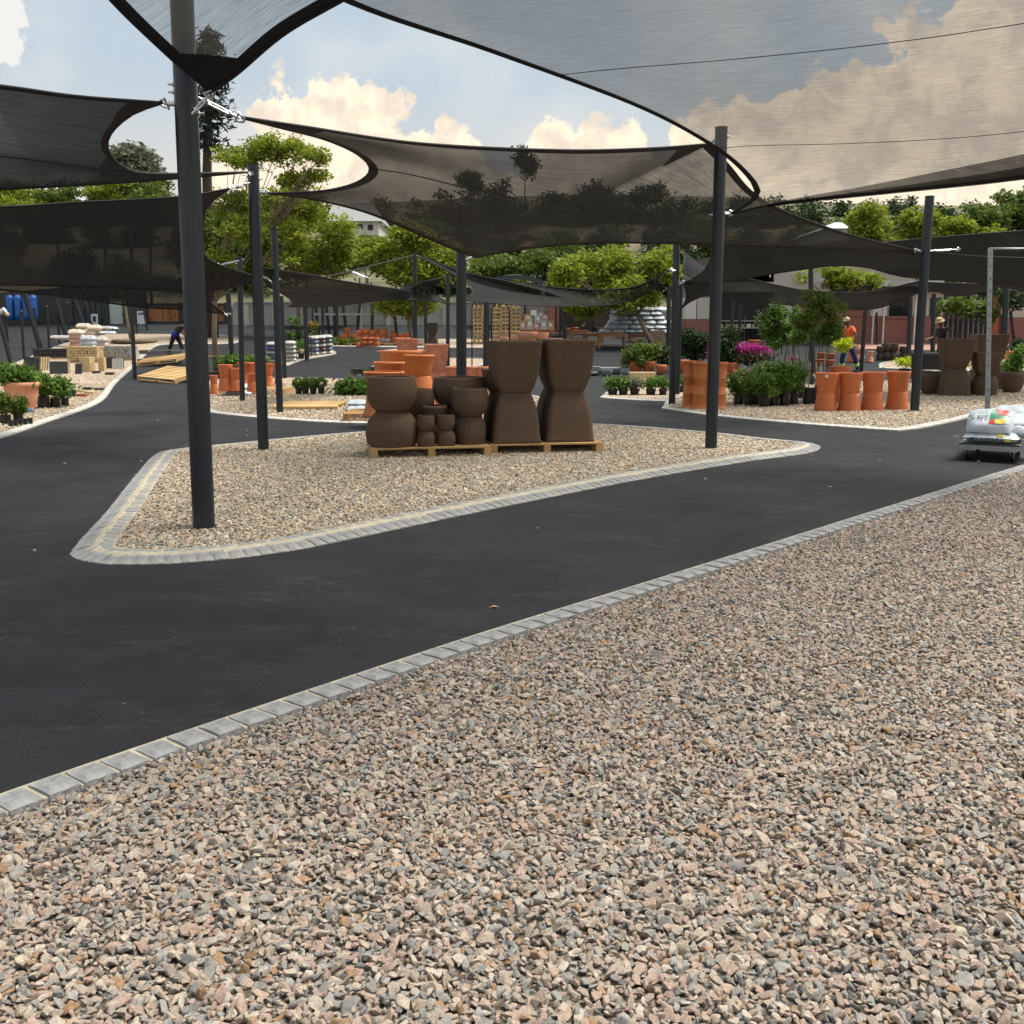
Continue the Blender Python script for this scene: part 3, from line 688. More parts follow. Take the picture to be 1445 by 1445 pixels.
# ------------------------------------------------------------------ shade sails
def sail(label, top, bottom, left, right, m, nu=40, nv=26, hem=.07, seams=(), second=None, patches=True, rope=.013, sag=0, seamw=.6, band=0):
    o = thing('shade_sail', label, 'shade sail', top[0] if False else P(*top[0]), group='black shade sails over the yard', absolute=True)
    def patch(top, bottom, left, right):
        T = crom([P(*p) for p in top], nu); B = crom([P(*p) for p in bottom], nu); Lf = crom([P(*p) for p in left], nv); Rt = crom([P(*p) for p in right], nv)
        G = []
        for j in range(nv):
            v = j / (nv - 1); row = []
            for i in range(nu):
                u = i / (nu - 1)
                p = T[i] * (1 - v) + B[i] * v + Lf[j] * (1 - u) + Rt[j] * u - (T[0] * (1 - u) * (1 - v) + T[-1] * u * (1 - v) + B[0] * (1 - u) * v + B[-1] * u * v)
                if sag: p = p - Vector((0, 0, sag * 15 * v ** 5 * (1 - v) * max(0, math.sin(math.pi * u)) ** .6))
                row.append(p)
            G.append(row)
        return G
    Gs = [patch(top, bottom, left, right)] + ([patch(*second)] if second else [])
    mb = MB(); uvs = []
    for G in Gs:
        vs = [p for row in G for p in row]; fs = []
        for j in range(nv - 1):
            for i in range(nu - 1): fs.append((j * nu + i, (j + 1) * nu + i, (j + 1) * nu + i + 1, j * nu + i + 1))
        mb.add(vs, fs, True)
        wu = sum((G[nv // 2][i + 1] - G[nv // 2][i]).length for i in range(nu - 1)) / (nu - 1); wv = sum((G[j + 1][nu // 2] - G[j][nu // 2]).length for j in range(nv - 1)) / (nv - 1)
        uvs += [(i * wu, j * wv) for j in range(nv) for i in range(nu)]
    f = mb.build('fabric', m, o); me = f.data; uv = me.uv_layers.new(name='UVMap')
    for lp in me.loops: uv.data[lp.index].uv = uvs[lp.vertex_index]
    if second:
        bm = bmesh.new(); bm.from_mesh(me); bmesh.ops.remove_doubles(bm, verts=bm.verts, dist=.002); bm.to_mesh(me); bm.free(); me.update()
    # hem: doubled cloth just below the cloth, and the rope along the very edge
    def edges():
        for gi, G in enumerate(Gs):
            yield [G[0][i] for i in range(nu)], [G[1][i] for i in range(nu)]
            yield [G[-1][i] for i in range(nu)], [G[-2][i] for i in range(nu)]
            if not (second and gi == 1): yield [G[j][0] for j in range(nv)], [G[j][1] for j in range(nv)]
            if not (second): yield [G[j][-1] for j in range(nv)], [G[j][-2] for j in range(nv)]
    for E, I in edges():
        if (E[0] - E[-1]).length < .3: continue
        vs = []; n = len(E)
        for a, b in zip(E, I):
            d = b - a
            if d.length < 1e-5: d = Vector((0, 0, -1e-3))
            vs.append(a + Vector((0, 0, -.006))); vs.append(a + d.normalized() * hem + Vector((0, 0, -.006)))
        MB().add(vs, [(2 * i, 2 * i + 2, 2 * i + 3, 2 * i + 1) for i in range(n - 1)], True).build('hem', HEM, o)
        MB().tube(E, rope, 5).build('edge_rope', HEM, o)
    for gi, axis, t in seams:
        G = Gs[gi]
        if axis == 'v': j = int(t * (nv - 1)); ln = [G[j][i] for i in range(0, nu)]
        else: i = int(t * (nu - 1)); ln = [G[j][i] for j in range(1, nv - 1)]
        MB().tube([p + Vector((0, 0, -.004)) for p in ln], rope * seamw, 4).build('seam', HEM, o)
    if band:  # stacked layers added to darken the lower edge like cloth seen grazing
        G = Gs[0]; iv = [i for i in range(nu) if i >= 4]
        for ly, fr in enumerate((1.0, .62, .32)):
            vs = []; fs = []; m_ = 7
            for i in iv:
                wd = (.6 + 9 * (i - 4) / nu) * fr
                for j in range(m_):
                    rr = nv - 1 - wd * j / (m_ - 1); a_ = int(rr); a_ = min(a_, nv - 2); t_ = rr - a_; vs.append(G[a_][i].lerp(G[a_ + 1][i], t_) - Vector((0, 0, .012 + .008 * ly)))
            for q in range(len(iv) - 1):
                for j in range(m_ - 1): b_ = q * m_ + j; fs.append((b_, b_ + 1, b_ + m_ + 1, b_ + m_))
            f2 = MB().add(vs, fs, True).build('edge_darkening', SAIL_MID, o); u2 = f2.data.uv_layers.new(name='UVMap')
            for lp in f2.data.loops: c_ = f2.data.vertices[lp.vertex_index].co; u2.data[lp.index].uv = (c_.x, c_.y)
    if patches:
        G = Gs[0]; k = 6
        for cj, ci in patches if patches is not True else ((0, 0), (0, 1), (1, 0), (1, 1)):
            vs = []; fs = []
            for j in range(k):
                for i in range(k):
                    jj = j if cj == 0 else nv - 1 - j; ii = i if ci == 0 else nu - 1 - i; vs.append(G[jj][ii] + Vector((0, 0, -.009)))
            for j in range(k - 1):
                for i in range(k - 1):
                    if i + j < k - 2: fs.append((j * k + i, (j + 1) * k + i, (j + 1) * k + i + 1, j * k + i + 1))
                    elif i + j == k - 2: fs.append((j * k + i, (j + 1) * k + i, j * k + i + 1))
            used = sorted({q for f_ in fs for q in f_}); mp_ = {q: n_ for n_, q in enumerate(used)}
            MB().add([vs[q] for q in used], [tuple(mp_[q] for q in f_) for f_ in fs], True).build('corner_patch', HEM, o)
    return o
sail('huge see-through sail overhead filling the upper right sky',
     [(-100, -420, 4.5), (600, -480, 4.2), (1500, -560, 4)], [(1033, 301, 13.8), (1100, 287, 13.6), (1250, 271, 12.9), (1445, 250, 12), (1750, 205, 10.8)],
     [(-100, -420, 4.5), (250, -130, 6.6), (490, 1, 8.5), (700, 74, 10), (900, 149, 11.5), (1000, 202, 12.4), (1050, 243, 13), (1066, 275, 13.4), (1033, 301, 13.8)],
     [(1500, -560, 4), (1700, -150, 7), (1750, 205, 10.8)], SAIL_TOP, 50, 60, hem=.06, seams=((0, 'v', .62), (0, 'v', .86)), patches=False, rope=.02, sag=.115, seamw=.2, band=1)
sail('see-through sail coming to a point at the tallest pole top',
     [(-60, -330, 5), (200, -520, 4.4), (560, -700, 3.6)], [(297, 129, 8.3), (335, 103, 8.2), (400, 48, 7.7), (480, 1, 7.2), (620, -75, 6.5), (900, -230, 5.5)],
     [(-60, -330, 5), (60, -130, 6.4), (150, -8, 7.3), (235, 76, 8), (270, 106, 8.2), (297, 129, 8.3)], [(560, -700, 3.6), (760, -400, 4.6), (900, -230, 5.5)],
     SAIL_TOP, 40, 40, hem=.085, patches=((1, 0),), rope=.018)
P9Y = at(1003, 636).y; P10Y = at(1290, 583).y
s3l = [(1000, 203, P9Y - .1), (672, 363, 17.2)]
sail('long dark sail stretched across the middle between four poles',
     [(342, 166, 8.6), (430, 179, 9), (600, 203, 10.3), (800, 212, 12), (920, 209, 13), (1000, 203, P9Y - .1)],
     [(378, 273, 13.9), (440, 281, 14), (520, 301, 14.4), (600, 335, 15.4), (640, 352, 16.2), (672, 363, 17.2)],
     [(342, 166, 8.6), (400, 181, 9.2), (460, 197, 10), (505, 218, 11), (522, 240, 11.7), (500, 259, 12.4), (450, 270, 13.1), (378, 273, 13.9)], s3l,
     SAIL_MID, 46, 30, hem=.10, seams=((0, 'v', .55),), patches=((0, 0), (1, 0), (0, 1)),
     second=([(1000, 203, P9Y - .1), (1028, 232, P9Y + .8), (1062, 271, P9Y + 2), (1110, 299, P9Y + 3.1), (1200, 331, P9Y + 4.7), (1290, 353, P10Y)],
             [(672, 363, 17.2), (750, 350, 17.9), (850, 343, 18.6), (1000, 345, 19.5), (1150, 350, 20.1), (1290, 356, P10Y)],
             s3l, [(1290, 353, P10Y), (1290, 356, P10Y)]))
sail('upper left black sail tied to the side of the tallest pole',
     [(-150, 106, 7.5), (0, 121, 8), (110, 136, 8.3), (229, 145, 8.5)], [(-150, 274, 10), (0, 267, 10.5), (150, 259, 11.5), (260, 251, 12.7), (350, 243, 13.8)],
     [(-150, 106, 7.5), (-150, 274, 10)], [(229, 145, 8.5), (188, 160, 8.8), (158, 186, 9.3), (152, 210, 9.8), (172, 234, 10.5), (215, 245, 11.3), (350, 243, 13.8)],
     SAIL_LOW, 40, 26, hem=.06, seams=((0, 'v', .55),), patches=((0, 1),))
sail('lower left black sail hanging deep behind the tallest pole',
     [(-200, 298, 12), (0, 292, 12.5), (100, 286, 13), (250, 278, 13.4), (325, 266, 13.7)], [(-200, 398, 15), (0, 402, 16), (120, 405, 16.8), (225, 409, 17.5), (300, 411, 18.3), (378, 396, 19.6)],
     [(-200, 298, 12), (-200, 398, 15)], [(325, 266, 13.7), (302, 282, 14.3), (289, 300, 15), (287, 335, 16.2), (298, 368, 17.6), (378, 395, 19.6)],
     SAIL_LOW, 40, 26, hem=.05, seams=((0, 'u', .68),), patches=((0, 1),))
sail('lowest left sail ending in a point before the tree trunk',
     [(-60, 396, 19), (120, 396, 20), (300, 404, 21)], [(-60, 408, 19), (15, 411, 19.5), (100, 421, 20), (205, 434, 21), (260, 437, 21.5), (318, 443, 22)],
     [(-60, 396, 19), (-60, 408, 19)], [(300, 404, 21), (296, 424, 21.5), (318, 443, 22)], SAIL_LOW, 30, 10, hem=.05, patches=False)
P14Y = at(586, 546).y
sail('dark sail between the bare-topped pole and the orange rimmed pots',
     [(372, 378, 20), (440, 388, 21.5), (500, 399, 24), (585, 411, P14Y)], [(406, 433, 25), (470, 432, 26), (540, 424, 27.5), (586, 424, P14Y)],
     [(372, 378, 20), (376, 402, 20.5), (397, 414, 22.5), (413, 426, 24), (406, 433, 25)], [(585, 411, P14Y), (586, 424, P14Y)], SAIL_LOW, 30, 14, hem=.05, seams=((0, 'v', .5),), patches=False)
sail('small pointed sail just right of the middle far pole',
     [(570, 404, P14Y), (600, 397, 29), (629, 391, 29.5)], [(545, 424, 28), (590, 423, 29), (633, 428, 30)],
     [(570, 404, P14Y), (545, 424, 28)], [(629, 391, 29.5), (616, 401, 29.7), (617, 416, 29.9), (633, 428, 30)], SAIL_LOW, 24, 14, hem=.05, patches=False)
sail('low drooping sail above the far tables behind the brown pots',
     [(591, 362, P14Y), (620, 372, 27), (655, 384, 24), (690, 392, 23), (740, 401, 23), (800, 407, 22.8), (850, 409, 22.6), (895, 405, 22.4), (925, 392, 22.3), (946, 381, 22.2)],
     [(659, 424, 21), (700, 428, 21.4), (740, 431, 21.8), (810, 432, 22.3), (880, 427, 22.4), (938, 401, 22.3)],
     [(591, 362, P14Y), (632, 382, 25), (660, 400, 22.5), (667, 411, 21.6), (659, 424, 21)], [(946, 381, 22.2), (931, 391, 22.3), (929, 398, 22.3), (938, 401, 22.3)],
     SAIL_LOW, 44, 16, hem=.05, seams=((0, 'u', .56),), patches=False)
sail('wide grey-black sail in front of the building at the right',
     [(1000, 345, 20), (1200, 345, 21.5), (1330, 334, 22.5), (1560, 317, 24)], [(965, 401, 23), (1040, 394, 23.4), (1120, 382, 24), (1180, 375, 24.5), (1225, 378, 25), (1262, 388, 26), (1312, 394, 27), (1560, 412, 29)],
     [(1000, 345, 20), (1004, 358, 20.8), (993, 382, 22), (965, 401, 23)], [(1560, 317, 24), (1560, 412, 29)], SAIL_LOW, 44, 20, hem=.05, seams=((0, 'v', .4),), patches=False)
sail('lowest right sail with its slack belly above the orange pots',
     [(962, 398, 22.6), (1010, 390, 24), (1050, 392, 25), (1100, 403, 25.5), (1142, 410, 26), (1225, 412, 26), (1300, 396, 26)],
     [(962, 435, 23), (978, 424, 24), (1003, 417, 25), (1060, 420, 26), (1085, 427, 26.5), (1140, 433, 27), (1220, 437, 27.5), (1262, 428, 27), (1300, 411, 26.5)],
     [(962, 398, 22.6), (968, 410, 22.8), (968, 422, 22.9), (962, 435, 23)], [(1300, 396, 26), (1300, 411, 26.5)], SAIL_LOW, 40, 14, hem=.05, seams=((0, 'u', .35), (0, 'u', .75)), patches=False)
sail('far right sail shading the dark shop windows',
     [(1300, 398, 30), (1400, 400, 31), (1540, 392, 32)], [(1306, 404, 31), (1345, 418, 33), (1390, 412, 34), (1419, 406, 34), (1540, 434, 35)],
     [(1300, 398, 30), (1306, 404, 31)], [(1540, 392, 32), (1540, 434, 35)], SAIL_LOW, 24, 10, hem=.05, patches=False)
sail('small sail piece with painted-in top light above the far left tanks',
     [(-60, 398, 24), (35, 402, 25), (88, 405, 25)], [(-60, 416, 27), (0, 413, 27), (88, 406, 25.2)], [(-60, 398, 24), (-60, 416, 27)], [(88, 405, 25), (88, 406, 25.2)], mat('toplit_cloth', (.30, .31, .32), .8), 16, 6, hem=.03, patches=False)  # pale grey stands in for light on the sail's top side
sail('tiny sail corner between the bed pole and the middle far pole',
     [(962, 352, 24), (985, 370, 25), (1000, 377, 25.5)], [(962, 384, 22.5), (980, 391, 23), (1000, 391, 24)], [(962, 352, 24), (966, 368, 23), (962, 384, 22.5)], [(1000, 377, 25.5), (1000, 391, 24)], SAIL_LOW, 16, 10, hem=.05, patches=False)

def turnbuckle(a, b, label):
    """a, b: (px,py,Y) ends; threaded rods, open body and a shackle at the sail end"""
    a, b = P(*a), P(*b); o = thing('turnbuckle', label, 'turnbuckle', a, group='zinc turnbuckles and shackles tying the sails', absolute=True); d = b - a; L = d.length; u = d.normalized(); s = u.orthogonal().normalized()
    m = MB(); m.cyl(a, a + d * .3, .011, n=8); m.cyl(b - d * .35, b, .011, n=8); m.build('rod', STEEL, o)
    m = MB()
    for q in (-1, 1): m.cyl(a + d * .22 + s * .016 * q, a + d * .75 + s * .016 * q, .009, n=6)
    m.cyl(a + d * .2, a + d * .24, .024, n=8); m.cyl(a + d * .73, a + d * .77, .024, n=8); m.build('body', STEEL, o)
    w = u.cross(s); pts = [b + u * (-.02 + .06 * math.sin(t)) + w * .035 * math.cos(t) for t in [math.pi * i / 8 for i in range(9)]]
    MB().tube(pts, .009, 6).build('shackle', STEEL, o); MB().cyl(b - u * .02 - w * .05, b - u * .02 + w * .05, .009, n=6).build('pin', STEEL, o)
turnbuckle((262, 147, 8.45), (232, 146, 8.5), 'zinc shackle left of the tallest pole')
turnbuckle((280, 138, 8.5), (338, 167, 8.6), 'long zinc turnbuckle right of the tallest pole')
turnbuckle((271, 161, 8.3), (296, 134, 8.3), 'grey rod holding the pointed sail tip to the tallest pole')
turnbuckle((352, 258, 13.9), (328, 265, 13.7), 'turnbuckle on the left of the island back pole')
turnbuckle((366, 268, 13.9), (377, 272, 13.9), 'shackle on the right of the island back pole')
turnbuckle((357, 246, 13.9), (349, 243, 13.8), 'shackle near the top of the island back pole')
turnbuckle((1012, 196, P9Y), (1000, 204, P9Y), 'shackle near the top of the right island pole')
turnbuckle((1020, 301, P9Y), (1032, 301, P9Y), 'shackle halfway up the right island pole')
turnbuckle((1306, 354, P10Y), (1291, 353, P10Y), 'shackle left of the leaning right pole')
turnbuckle((1310, 354, P10Y), (1352, 352, P10Y), 'long turnbuckle right of the leaning right pole')
turnbuckle((657, 366, 17), (670, 362, 17.2), 'shackle at the top of the pole behind the brown pots')
turnbuckle((337, 368, 22), (310, 374, 20), 'turnbuckle on the pole in front of the orange pots')
turnbuckle((372, 390, 20.2), (382, 397, 19.9), 'shackle beside the bare-topped pole')
turnbuckle((954, 382, 22.2), (946, 381, 22.2), 'shackle left of the shrub bed pole')
turnbuckle((956, 401, 22.6), (964, 398, 22.6), 'shackle right of the shrub bed pole')
turnbuckle((326, 443, 22.5), (318, 443, 22), 'shackle at the lowest left sail tip')
o = MB().tube([P(585, 360, P14Y), P(540, 371, 27), P(490, 384, 24), P(430, 397, 22), P(373, 405, 20.2)], .018, 6).build('sail_strap', HEM); tag(o, 'black strap slung down leftwards from the middle far pole', 'strap')
o = MB().tube([P(1310, 356, P10Y), P(1380, 362, 20), P(1445, 364, 21), P(1500, 365, 22)], .014, 6).build('sail_cable', HEM); tag(o, 'dark cable running right from the leaning right pole', 'cable')

# ------------------------------------------------------------------ pots
PROF = {
 'belly': ([(0, .31), (.03, .335), (.12, .40), (.28, .465), (.45, .495), (.6, .5), (.75, .488), (.9, .465), (.96, .458), (1, .45)], 0, 36),
 'square': ([(0, .305), (.02, .315), (.12, .355), (.28, .405), (.45, .437), (.65, .46), (.85, .478), (.94, .49), (1, .5)], 16, 64),
 'taper': ([(0, .37), (.02, .38), (.5, .445), (.97, .5), (1, .497)], 0, 28),
 'hour': ([(0, .385), (.02, .392), (.4, .42), (.7, .455), (.97, .5), (1, .497)], 0, 32),
 'rim': ([(0, .34), (.02, .35), (.4, .41), (.78, .45), (.80, .465), (.84, .465), (.86, .49), (.98, .5), (1, .49)], 0, 32),
 'band': ([(0, .36), (.02, .37), (.3, .39), (.31, .405), (.36, .405), (.37, .395), (.8, .435), (.88, .45), (.90, .5), (.97, .505), (1, .49)], 0, 32),
 'urn': ([(0, .30), (.04, .31), (.3, .40), (.6, .455), (.82, .47), (.84, .5), (.95, .5), (1, .485)], 0, 28),
 'bowl': ([(0, .26), (.05, .3), (.3, .42), (.6, .49), (.85, .5), (1, .48)], 0, 28),
 'bag': ([(0, .45), (.03, .48), (.4, .5), (.75, .48), (.95, .495), (1, .49)], 0, 18),
 'trough': ([(0, .44), (.05, .46), (.9, .5), (1, .5)], 8, 32),
 'cube': ([(0, .42), (.05, .43), (.95, .5), (1, .495)], 10, 32),
}
PM = {}
def pot_mesh(kind, m):
    k = (kind, m.name)
    if k not in PM:
        pr, sq, n = PROF[kind]; top = pr[-1][0 + 1]; th = .045
        full = [(r, z) for z, r in [(a, b) for a, b in pr]]
        inner = [(r - th, z) for r, z in reversed(full) if z > .12]; inner.append((.02, .12))
        PM[k] = MB().rev([(.02, 0)] + full + [(full[-1][0] - th * .5, 1.004)] + inner, n, sq).mesh(kind, m)
    return PM[k]
def pot(kind, m, loc, w, h, flip=False, rz=None, name='clay_pot', label='', cat='pot', group=None, soil=False, parent=None):
    o = link(name, pot_mesh(kind, m), parent); o.location = (loc[0], loc[1], loc[2] + (h if flip else 0)); o.scale = (w, w, h)
    o.rotation_euler = (math.pi if flip else 0, 0, random.uniform(0, 6) if rz is None and not PROF[kind][1] else (rz or 0))
    if parent is None: tag(o, label, cat, group)
    return o
def stack(px, py, items, m, labels, z=0, group=None, cat='pot', rz=.0, name='clay_pot', Y=None, jit=.0):
    """items bottom up: (kind, w_px, h_px, flip)"""
    p = at(px, py, z) if Y is None else Vector((P(px, py, Y).x, Y, g(Y) + z))
    s = mpp(p); p.y += items[0][1] * s * .4; zz = p.z; out = []
    for (k, w, h, fl), lb in zip(items, labels):
        out.append(pot(k, m, (p.x + random.uniform(-jit, jit), p.y, zz), w * s, h * s, fl, rz, name, lb, cat, group)); zz += h * s + .001
    return p, s, zz, out
def sticker(p, w=.05, h=.04, name='price_label'):
    pass

# pallets
def pallet(c, w, d, rz, label, h=.135, wood=None, nb=7, tilt=None, group='wooden pallets'):
    wood = wood or WOOD
    o = thing('wooden_pallet', label, 'pallet', c, rz, group)
    if tilt: o.rotation_euler = (*tilt, rz)
    t = .02
    db = MB().box((0, 0, 0), (w, .095, t)).mesh('deck_board', wood)
    for i in range(nb): link('deck_board', db, o, (0, -d / 2 + .0475 + i * (d - .095) / (nb - 1), h - t / 2))
    st = MB().box((0, 0, 0), (.085, d, h - 2 * t - .002)).mesh('stringer', wood)
    for i in range(3): link('stringer', st, o, (-w / 2 + .0435 + i * (w - .087) / 2, 0, h / 2))
    for i in range(3): link('bottom_board', db, o, (0, -d / 2 + .0475 + i * (d - .095) / 2, t / 2 + .001))
    return o
c0 = at(608, 650); c1 = at(769, 643)
s0 = mpp(c0); ang = R(2.2)
p1 = at(608, 648.5); p2 = at(771, 642.5)
slope = math.atan2(p2.y - p1.y, p2.x - p1.x)
W1 = 170 * mpp(p1); W2 = 161 * mpp(p2); D = .98
pa = Vector((p1.x - math.sin(slope * .5) * D / 2, p1.y + math.cos(slope) * D / 2, .02)); pb = Vector((p2.x - math.sin(slope * .5) * D / 2, p2.y + math.cos(slope) * D / 2, .02))
pallet(pa, W1, D, slope * .6, 'left display pallet under the round brown pots', .135)
pallet(pb, W2, D, slope * .6, 'right display pallet under the four tall square brown pots', .135)
PT = .157
def on_pallet(px, back, z=PT):
    """point on the pallet deck, back metres behind its front edge"""
    q = at(px, 648, 0); t = (px - 608) / 160.5; base = p1.lerp(p2, t); Yq = base.y + math.cos(slope) * back; return Vector((P(px, 640, Yq).x, Yq, z))
def bstack(px, back, items, labels, rz=0, z=PT):
    p = on_pallet(px, back, z); s = mpp(p) * .962; zz = z; 
    d = Vector((p.x, p.y, 0)); 
    for (k, w, h, fl), lb in zip(items, labels):
        pot(k, BROWN, (p.x, p.y, zz), w * s, h * s, fl, rz, 'brown_pot', lb, 'pot', 'brown clay pots on the display pallets'); zz += h * s
bstack(554.5, .36, [('belly', 73, 50.5, True), ('belly', 74, 50, False)], ['bottom pot of the large round brown pair at the left end, upside down', 'top pot of the large round brown pair at the left end'])
bstack(601.5, .16, [('belly', 27, 21.5, True), ('belly', 26, 23, False)], ['upside-down bottom pot of the left small brown pair', 'top pot of the left small brown pair'])
bstack(630, .16, [('belly', 27.5, 22, True), ('belly', 26.5, 22.5, False)], ['upside-down bottom pot of the right small brown pair', 'top pot of the right small brown pair'])
bstack(663.5, .32, [('belly', 48, 40.5, True), ('belly', 55, 40, False)], ['upside-down bottom pot of the middle-sized round brown pair', 'top pot of the middle-sized round brown pair'])
bstack(614, .60, [('belly', 42, 28, True), ('bowl', 38, 26, False)], ['low brown pot hidden behind the small pairs', 'brown bowl peeping over the two small pairs'])
bstack(649, .86, [('belly', 70, 49, True), ('belly', 80, 42, False)], ['upside-down pot behind the middle-sized round pair', 'wide round brown pot behind the middle-sized pair'])
bstack(592, .8, [('belly', 50, 38, True), ('belly', 46, 38, False)], ['lower brown pot in shade behind the large round pair', 'brown pot just showing right behind the large round pair'])
bstack(536, .7, [('belly', 40, 38, True)], ['brown pot poking out left behind the large round pair'])
RZ = R(10)
bstack(724.5, .40, [('square', 71, 72.5, True), ('square', 74, 73, False)], ['upside-down square brown pot under the left tall one', 'tall square brown pot on top of the left tower'], RZ)
bstack(797.5, .40, [('square', 72, 72, True), ('square', 74, 73, False)], ['upside-down square brown pot under the right tall one', 'tall square brown pot on top of the right tower'], RZ)
bstack(712, .85, [('square', 62, 66, True), ('square', 62, 34, False)], ['lower square brown pot in the shade behind the left tower', 'upper square brown pot in the shade behind the left tower'], RZ)
bstack(792, .9, [('square', 74, 70, True), ('square', 72, 64, False)], ['lower square brown pot in the shade behind the right tower', 'upper square brown pot in the shade behind the right tower'], RZ)

# orange rimmed pots behind the brown ones
OG = 'orange rimmed pots behind the brown ones'
pallet(at(560, 597) + Vector((0, .6, .03)), 1.9, 1.2, R(2), 'pallet under the orange rimmed pots')
def ost(px, py, items, labels, m=TERRA3, z=.17, rz=0, g_=OG, name='orange_pot'): return stack(px, py, items, m, labels, z, g_, 'pot', rz, name)
ost(492 + 48, 590, [('rim', 64, 40, True), ('rim', 60, 24, False)], ['bottom orange pot at the left end of the rimmed stack', 'small orange rimmed pot above the left end'])
ost(548, 578, [('rim', 50, 34, True), ('rim', 46, 32, False)], ['upside-down orange pot under the low left rimmed one', 'orange rimmed pot low on the left showing only its rim'])
ost(591, 580, [('rim', 48, 48, True), ('rim', 44, 30, False)], ['orange pot under the narrow right one', 'narrow orange rimmed pot at the right of the cluster'])
ost(570, 574, [('rim', 50, 40, True), ('rim', 50, 38, False)], ['orange pot carrying the wide decorated one', 'wide orange rimmed pot with moulded garland, highest of the cluster'])
ost(553, 566, [('rim', 42, 40, True), ('rim', 38, 30, False)], ['orange pot behind the decorated one, lower', 'orange rimmed pot half hidden left of the decorated one'])
p = at(566, 574, .17); 
# pink square pots
PG = 'pink square terracotta pots'
def pst(px, py, items, labels): return stack(px, py, items, TERRA2, labels, .02, PG, 'pot', R(8), 'square_pot')
pst(616, 573, [('square', 33, 48, True), ('square', 33, 38, False)], ['upside-down pink square pot below the tall one', 'tall pink square pot just left of the thick pole'])
pst(605, 561, [('square', 26, 36, True), ('square', 24, 30, False)], ['lower pink square pot at the far side of the tall one', 'upper pink square pot seen behind the tall one'])
pst(574, 560, [('square', 30, 44, True), ('square', 30, 37, False)], ['upside-down pink square pot under the left tall one', 'tall pink square pot above the orange rimmed cluster'])
pst(588, 566, [('square', 28, 40, True), ('square', 27, 30, False)], ['lower pink square pot behind the middle far pole', 'shorter pink square pot behind the middle far pole'])
for i, (x, lb) in enumerate(((640, 'left'), (665, 'middle'), (681, 'right'))):
    stack(x, 562, [('belly', 34 - 6 * i, 22, True), ('urn', 30 - 4 * i, 22, False)], TERRA2, ['lower pink round pot, %s of three behind the thick pole' % lb, 'upper pink round pot, %s of three behind the thick pole' % lb], .02, PG)
# pale tubs
for i, (x, y, w, h) in enumerate(((711, 493, 14, 10), (728, 493, 15, 10), (745, 493, 19, 13), (765, 493, 20, 13), (779, 493, 10, 9), (789, 493, 10, 9))):
    stack(x, y + 4, [('taper', w, h + 1, True), ('taper', w, h, False)], TERRA4, ['lower pale terracotta tub, %s from the left behind the tall pots' % ['first', 'second', 'third', 'fourth', 'fifth', 'sixth'][i], 'pale terracotta tub, %s from the left behind the tall pots' % ['first', 'second', 'third', 'fourth', 'fifth', 'sixth'][i]], .02, 'pale terracotta tubs')
stack(744, 500, [('taper', 30, 20, True), ('taper', 30, 11, False), ], TERRA4, ['bottom tub of the pale heap', 'middle tub of the pale heap'], .02, 'pale terracotta tubs')

# left orange group
pallet(at(335, 559) + Vector((0, .5, .03)), 2.3, 1.2, R(-1), 'pallet under the left orange pots')
LG = 'large orange pots left of the boards'
def lst(px, py, items, labels): return stack(px, py, items, TERRA, labels, .16, LG, 'pot', 0, 'orange_pot')
lst(317, 552, [('hour', 23, 18, True), ('hour', 21, 19, False)], ['upside-down bottom pot of the bright pair by the tree trunk', 'top pot of the bright orange pair by the tree trunk'])
lst(301, 556, [('hour', 12, 14, True), ('hour', 12, 12, False)], ['bottom orange pot between thick pole and tree trunk', 'top orange pot between thick pole and tree trunk'])
lst(332, 552, [('hour', 18, 16, True), ('hour', 18, 16, False)], ['bottom orange pot second from the tree trunk', 'top orange pot second from the tree trunk'])
lst(355, 553, [('hour', 17, 14, True), ('hour', 16, 12, False)], ['bottom small orange pot in front of the island back pole', 'top small orange pot in front of the island back pole'])
lst(362, 543, [('rim', 20, 15, True), ('rim', 20, 15, False)], ['lower orange rimmed pot right of the thin pole', 'upper orange rimmed pot right of the thin pole'])
lst(345, 542, [('rim', 24, 14, True), ('rim', 24, 16, False)], ['lower wide orange pot behind the thin pole', 'upper wide orange pot behind the thin pole'])
lst(378, 545, [('rim', 14, 16, True), ('rim', 16, 16, False)], ['lower orange rimmed pot left of the bare-topped pole', 'upper orange rimmed pot left of the bare-topped pole'])
lst(392, 542, [('rim', 12, 16, True), ('rim', 12, 12, False)], ['lowest orange pot behind the bare-topped pole', 'highest orange pot behind the bare-topped pole'])

# right ornate stacks and hourglasses
OR = 'banded orange pots in the right bed'
for i, (x, w) in enumerate(((973, 21), (989, 24), (1015, 26))):
    nm = ['left', 'middle', 'right'][i]
    stack(x, 579 - (2 if i == 0 else 0), [('band', w, 33, True), ('band', w, 34, False)], TERRA3, ['upside-down banded pot, %s of three beside the pole' % nm, 'upright banded pot, %s of three beside the pole' % nm], .02, OR)
HG = 'plain orange hourglass stacks'
for i, x in enumerate((1168.5, 1202, 1234.5, 1270)):
    nm = ['first', 'second', 'third', 'fourth'][i]
    p, s, zz, out = stack(x, 582 - (0, 0, 1, 2)[i], [('hour', 33.5, 27, True), ('hour', 33, 28, False)], TERRA, ['upside-down lower pot of the %s orange hourglass from the left' % nm, 'upper pot of the %s orange hourglass from the left' % nm], .02, HG)
    if i in (0,): 
        q = out[1]; me = MB().box((-.16, -.495, .85), (.12, .02, .12)).mesh('price_label', WHITE); link('price_label', me, q)
    if i == 1: q = out[0]; link('price_label', MB().box((.22, .44, .10), (.12, .02, .06)).mesh('price_label', WHITE), q)
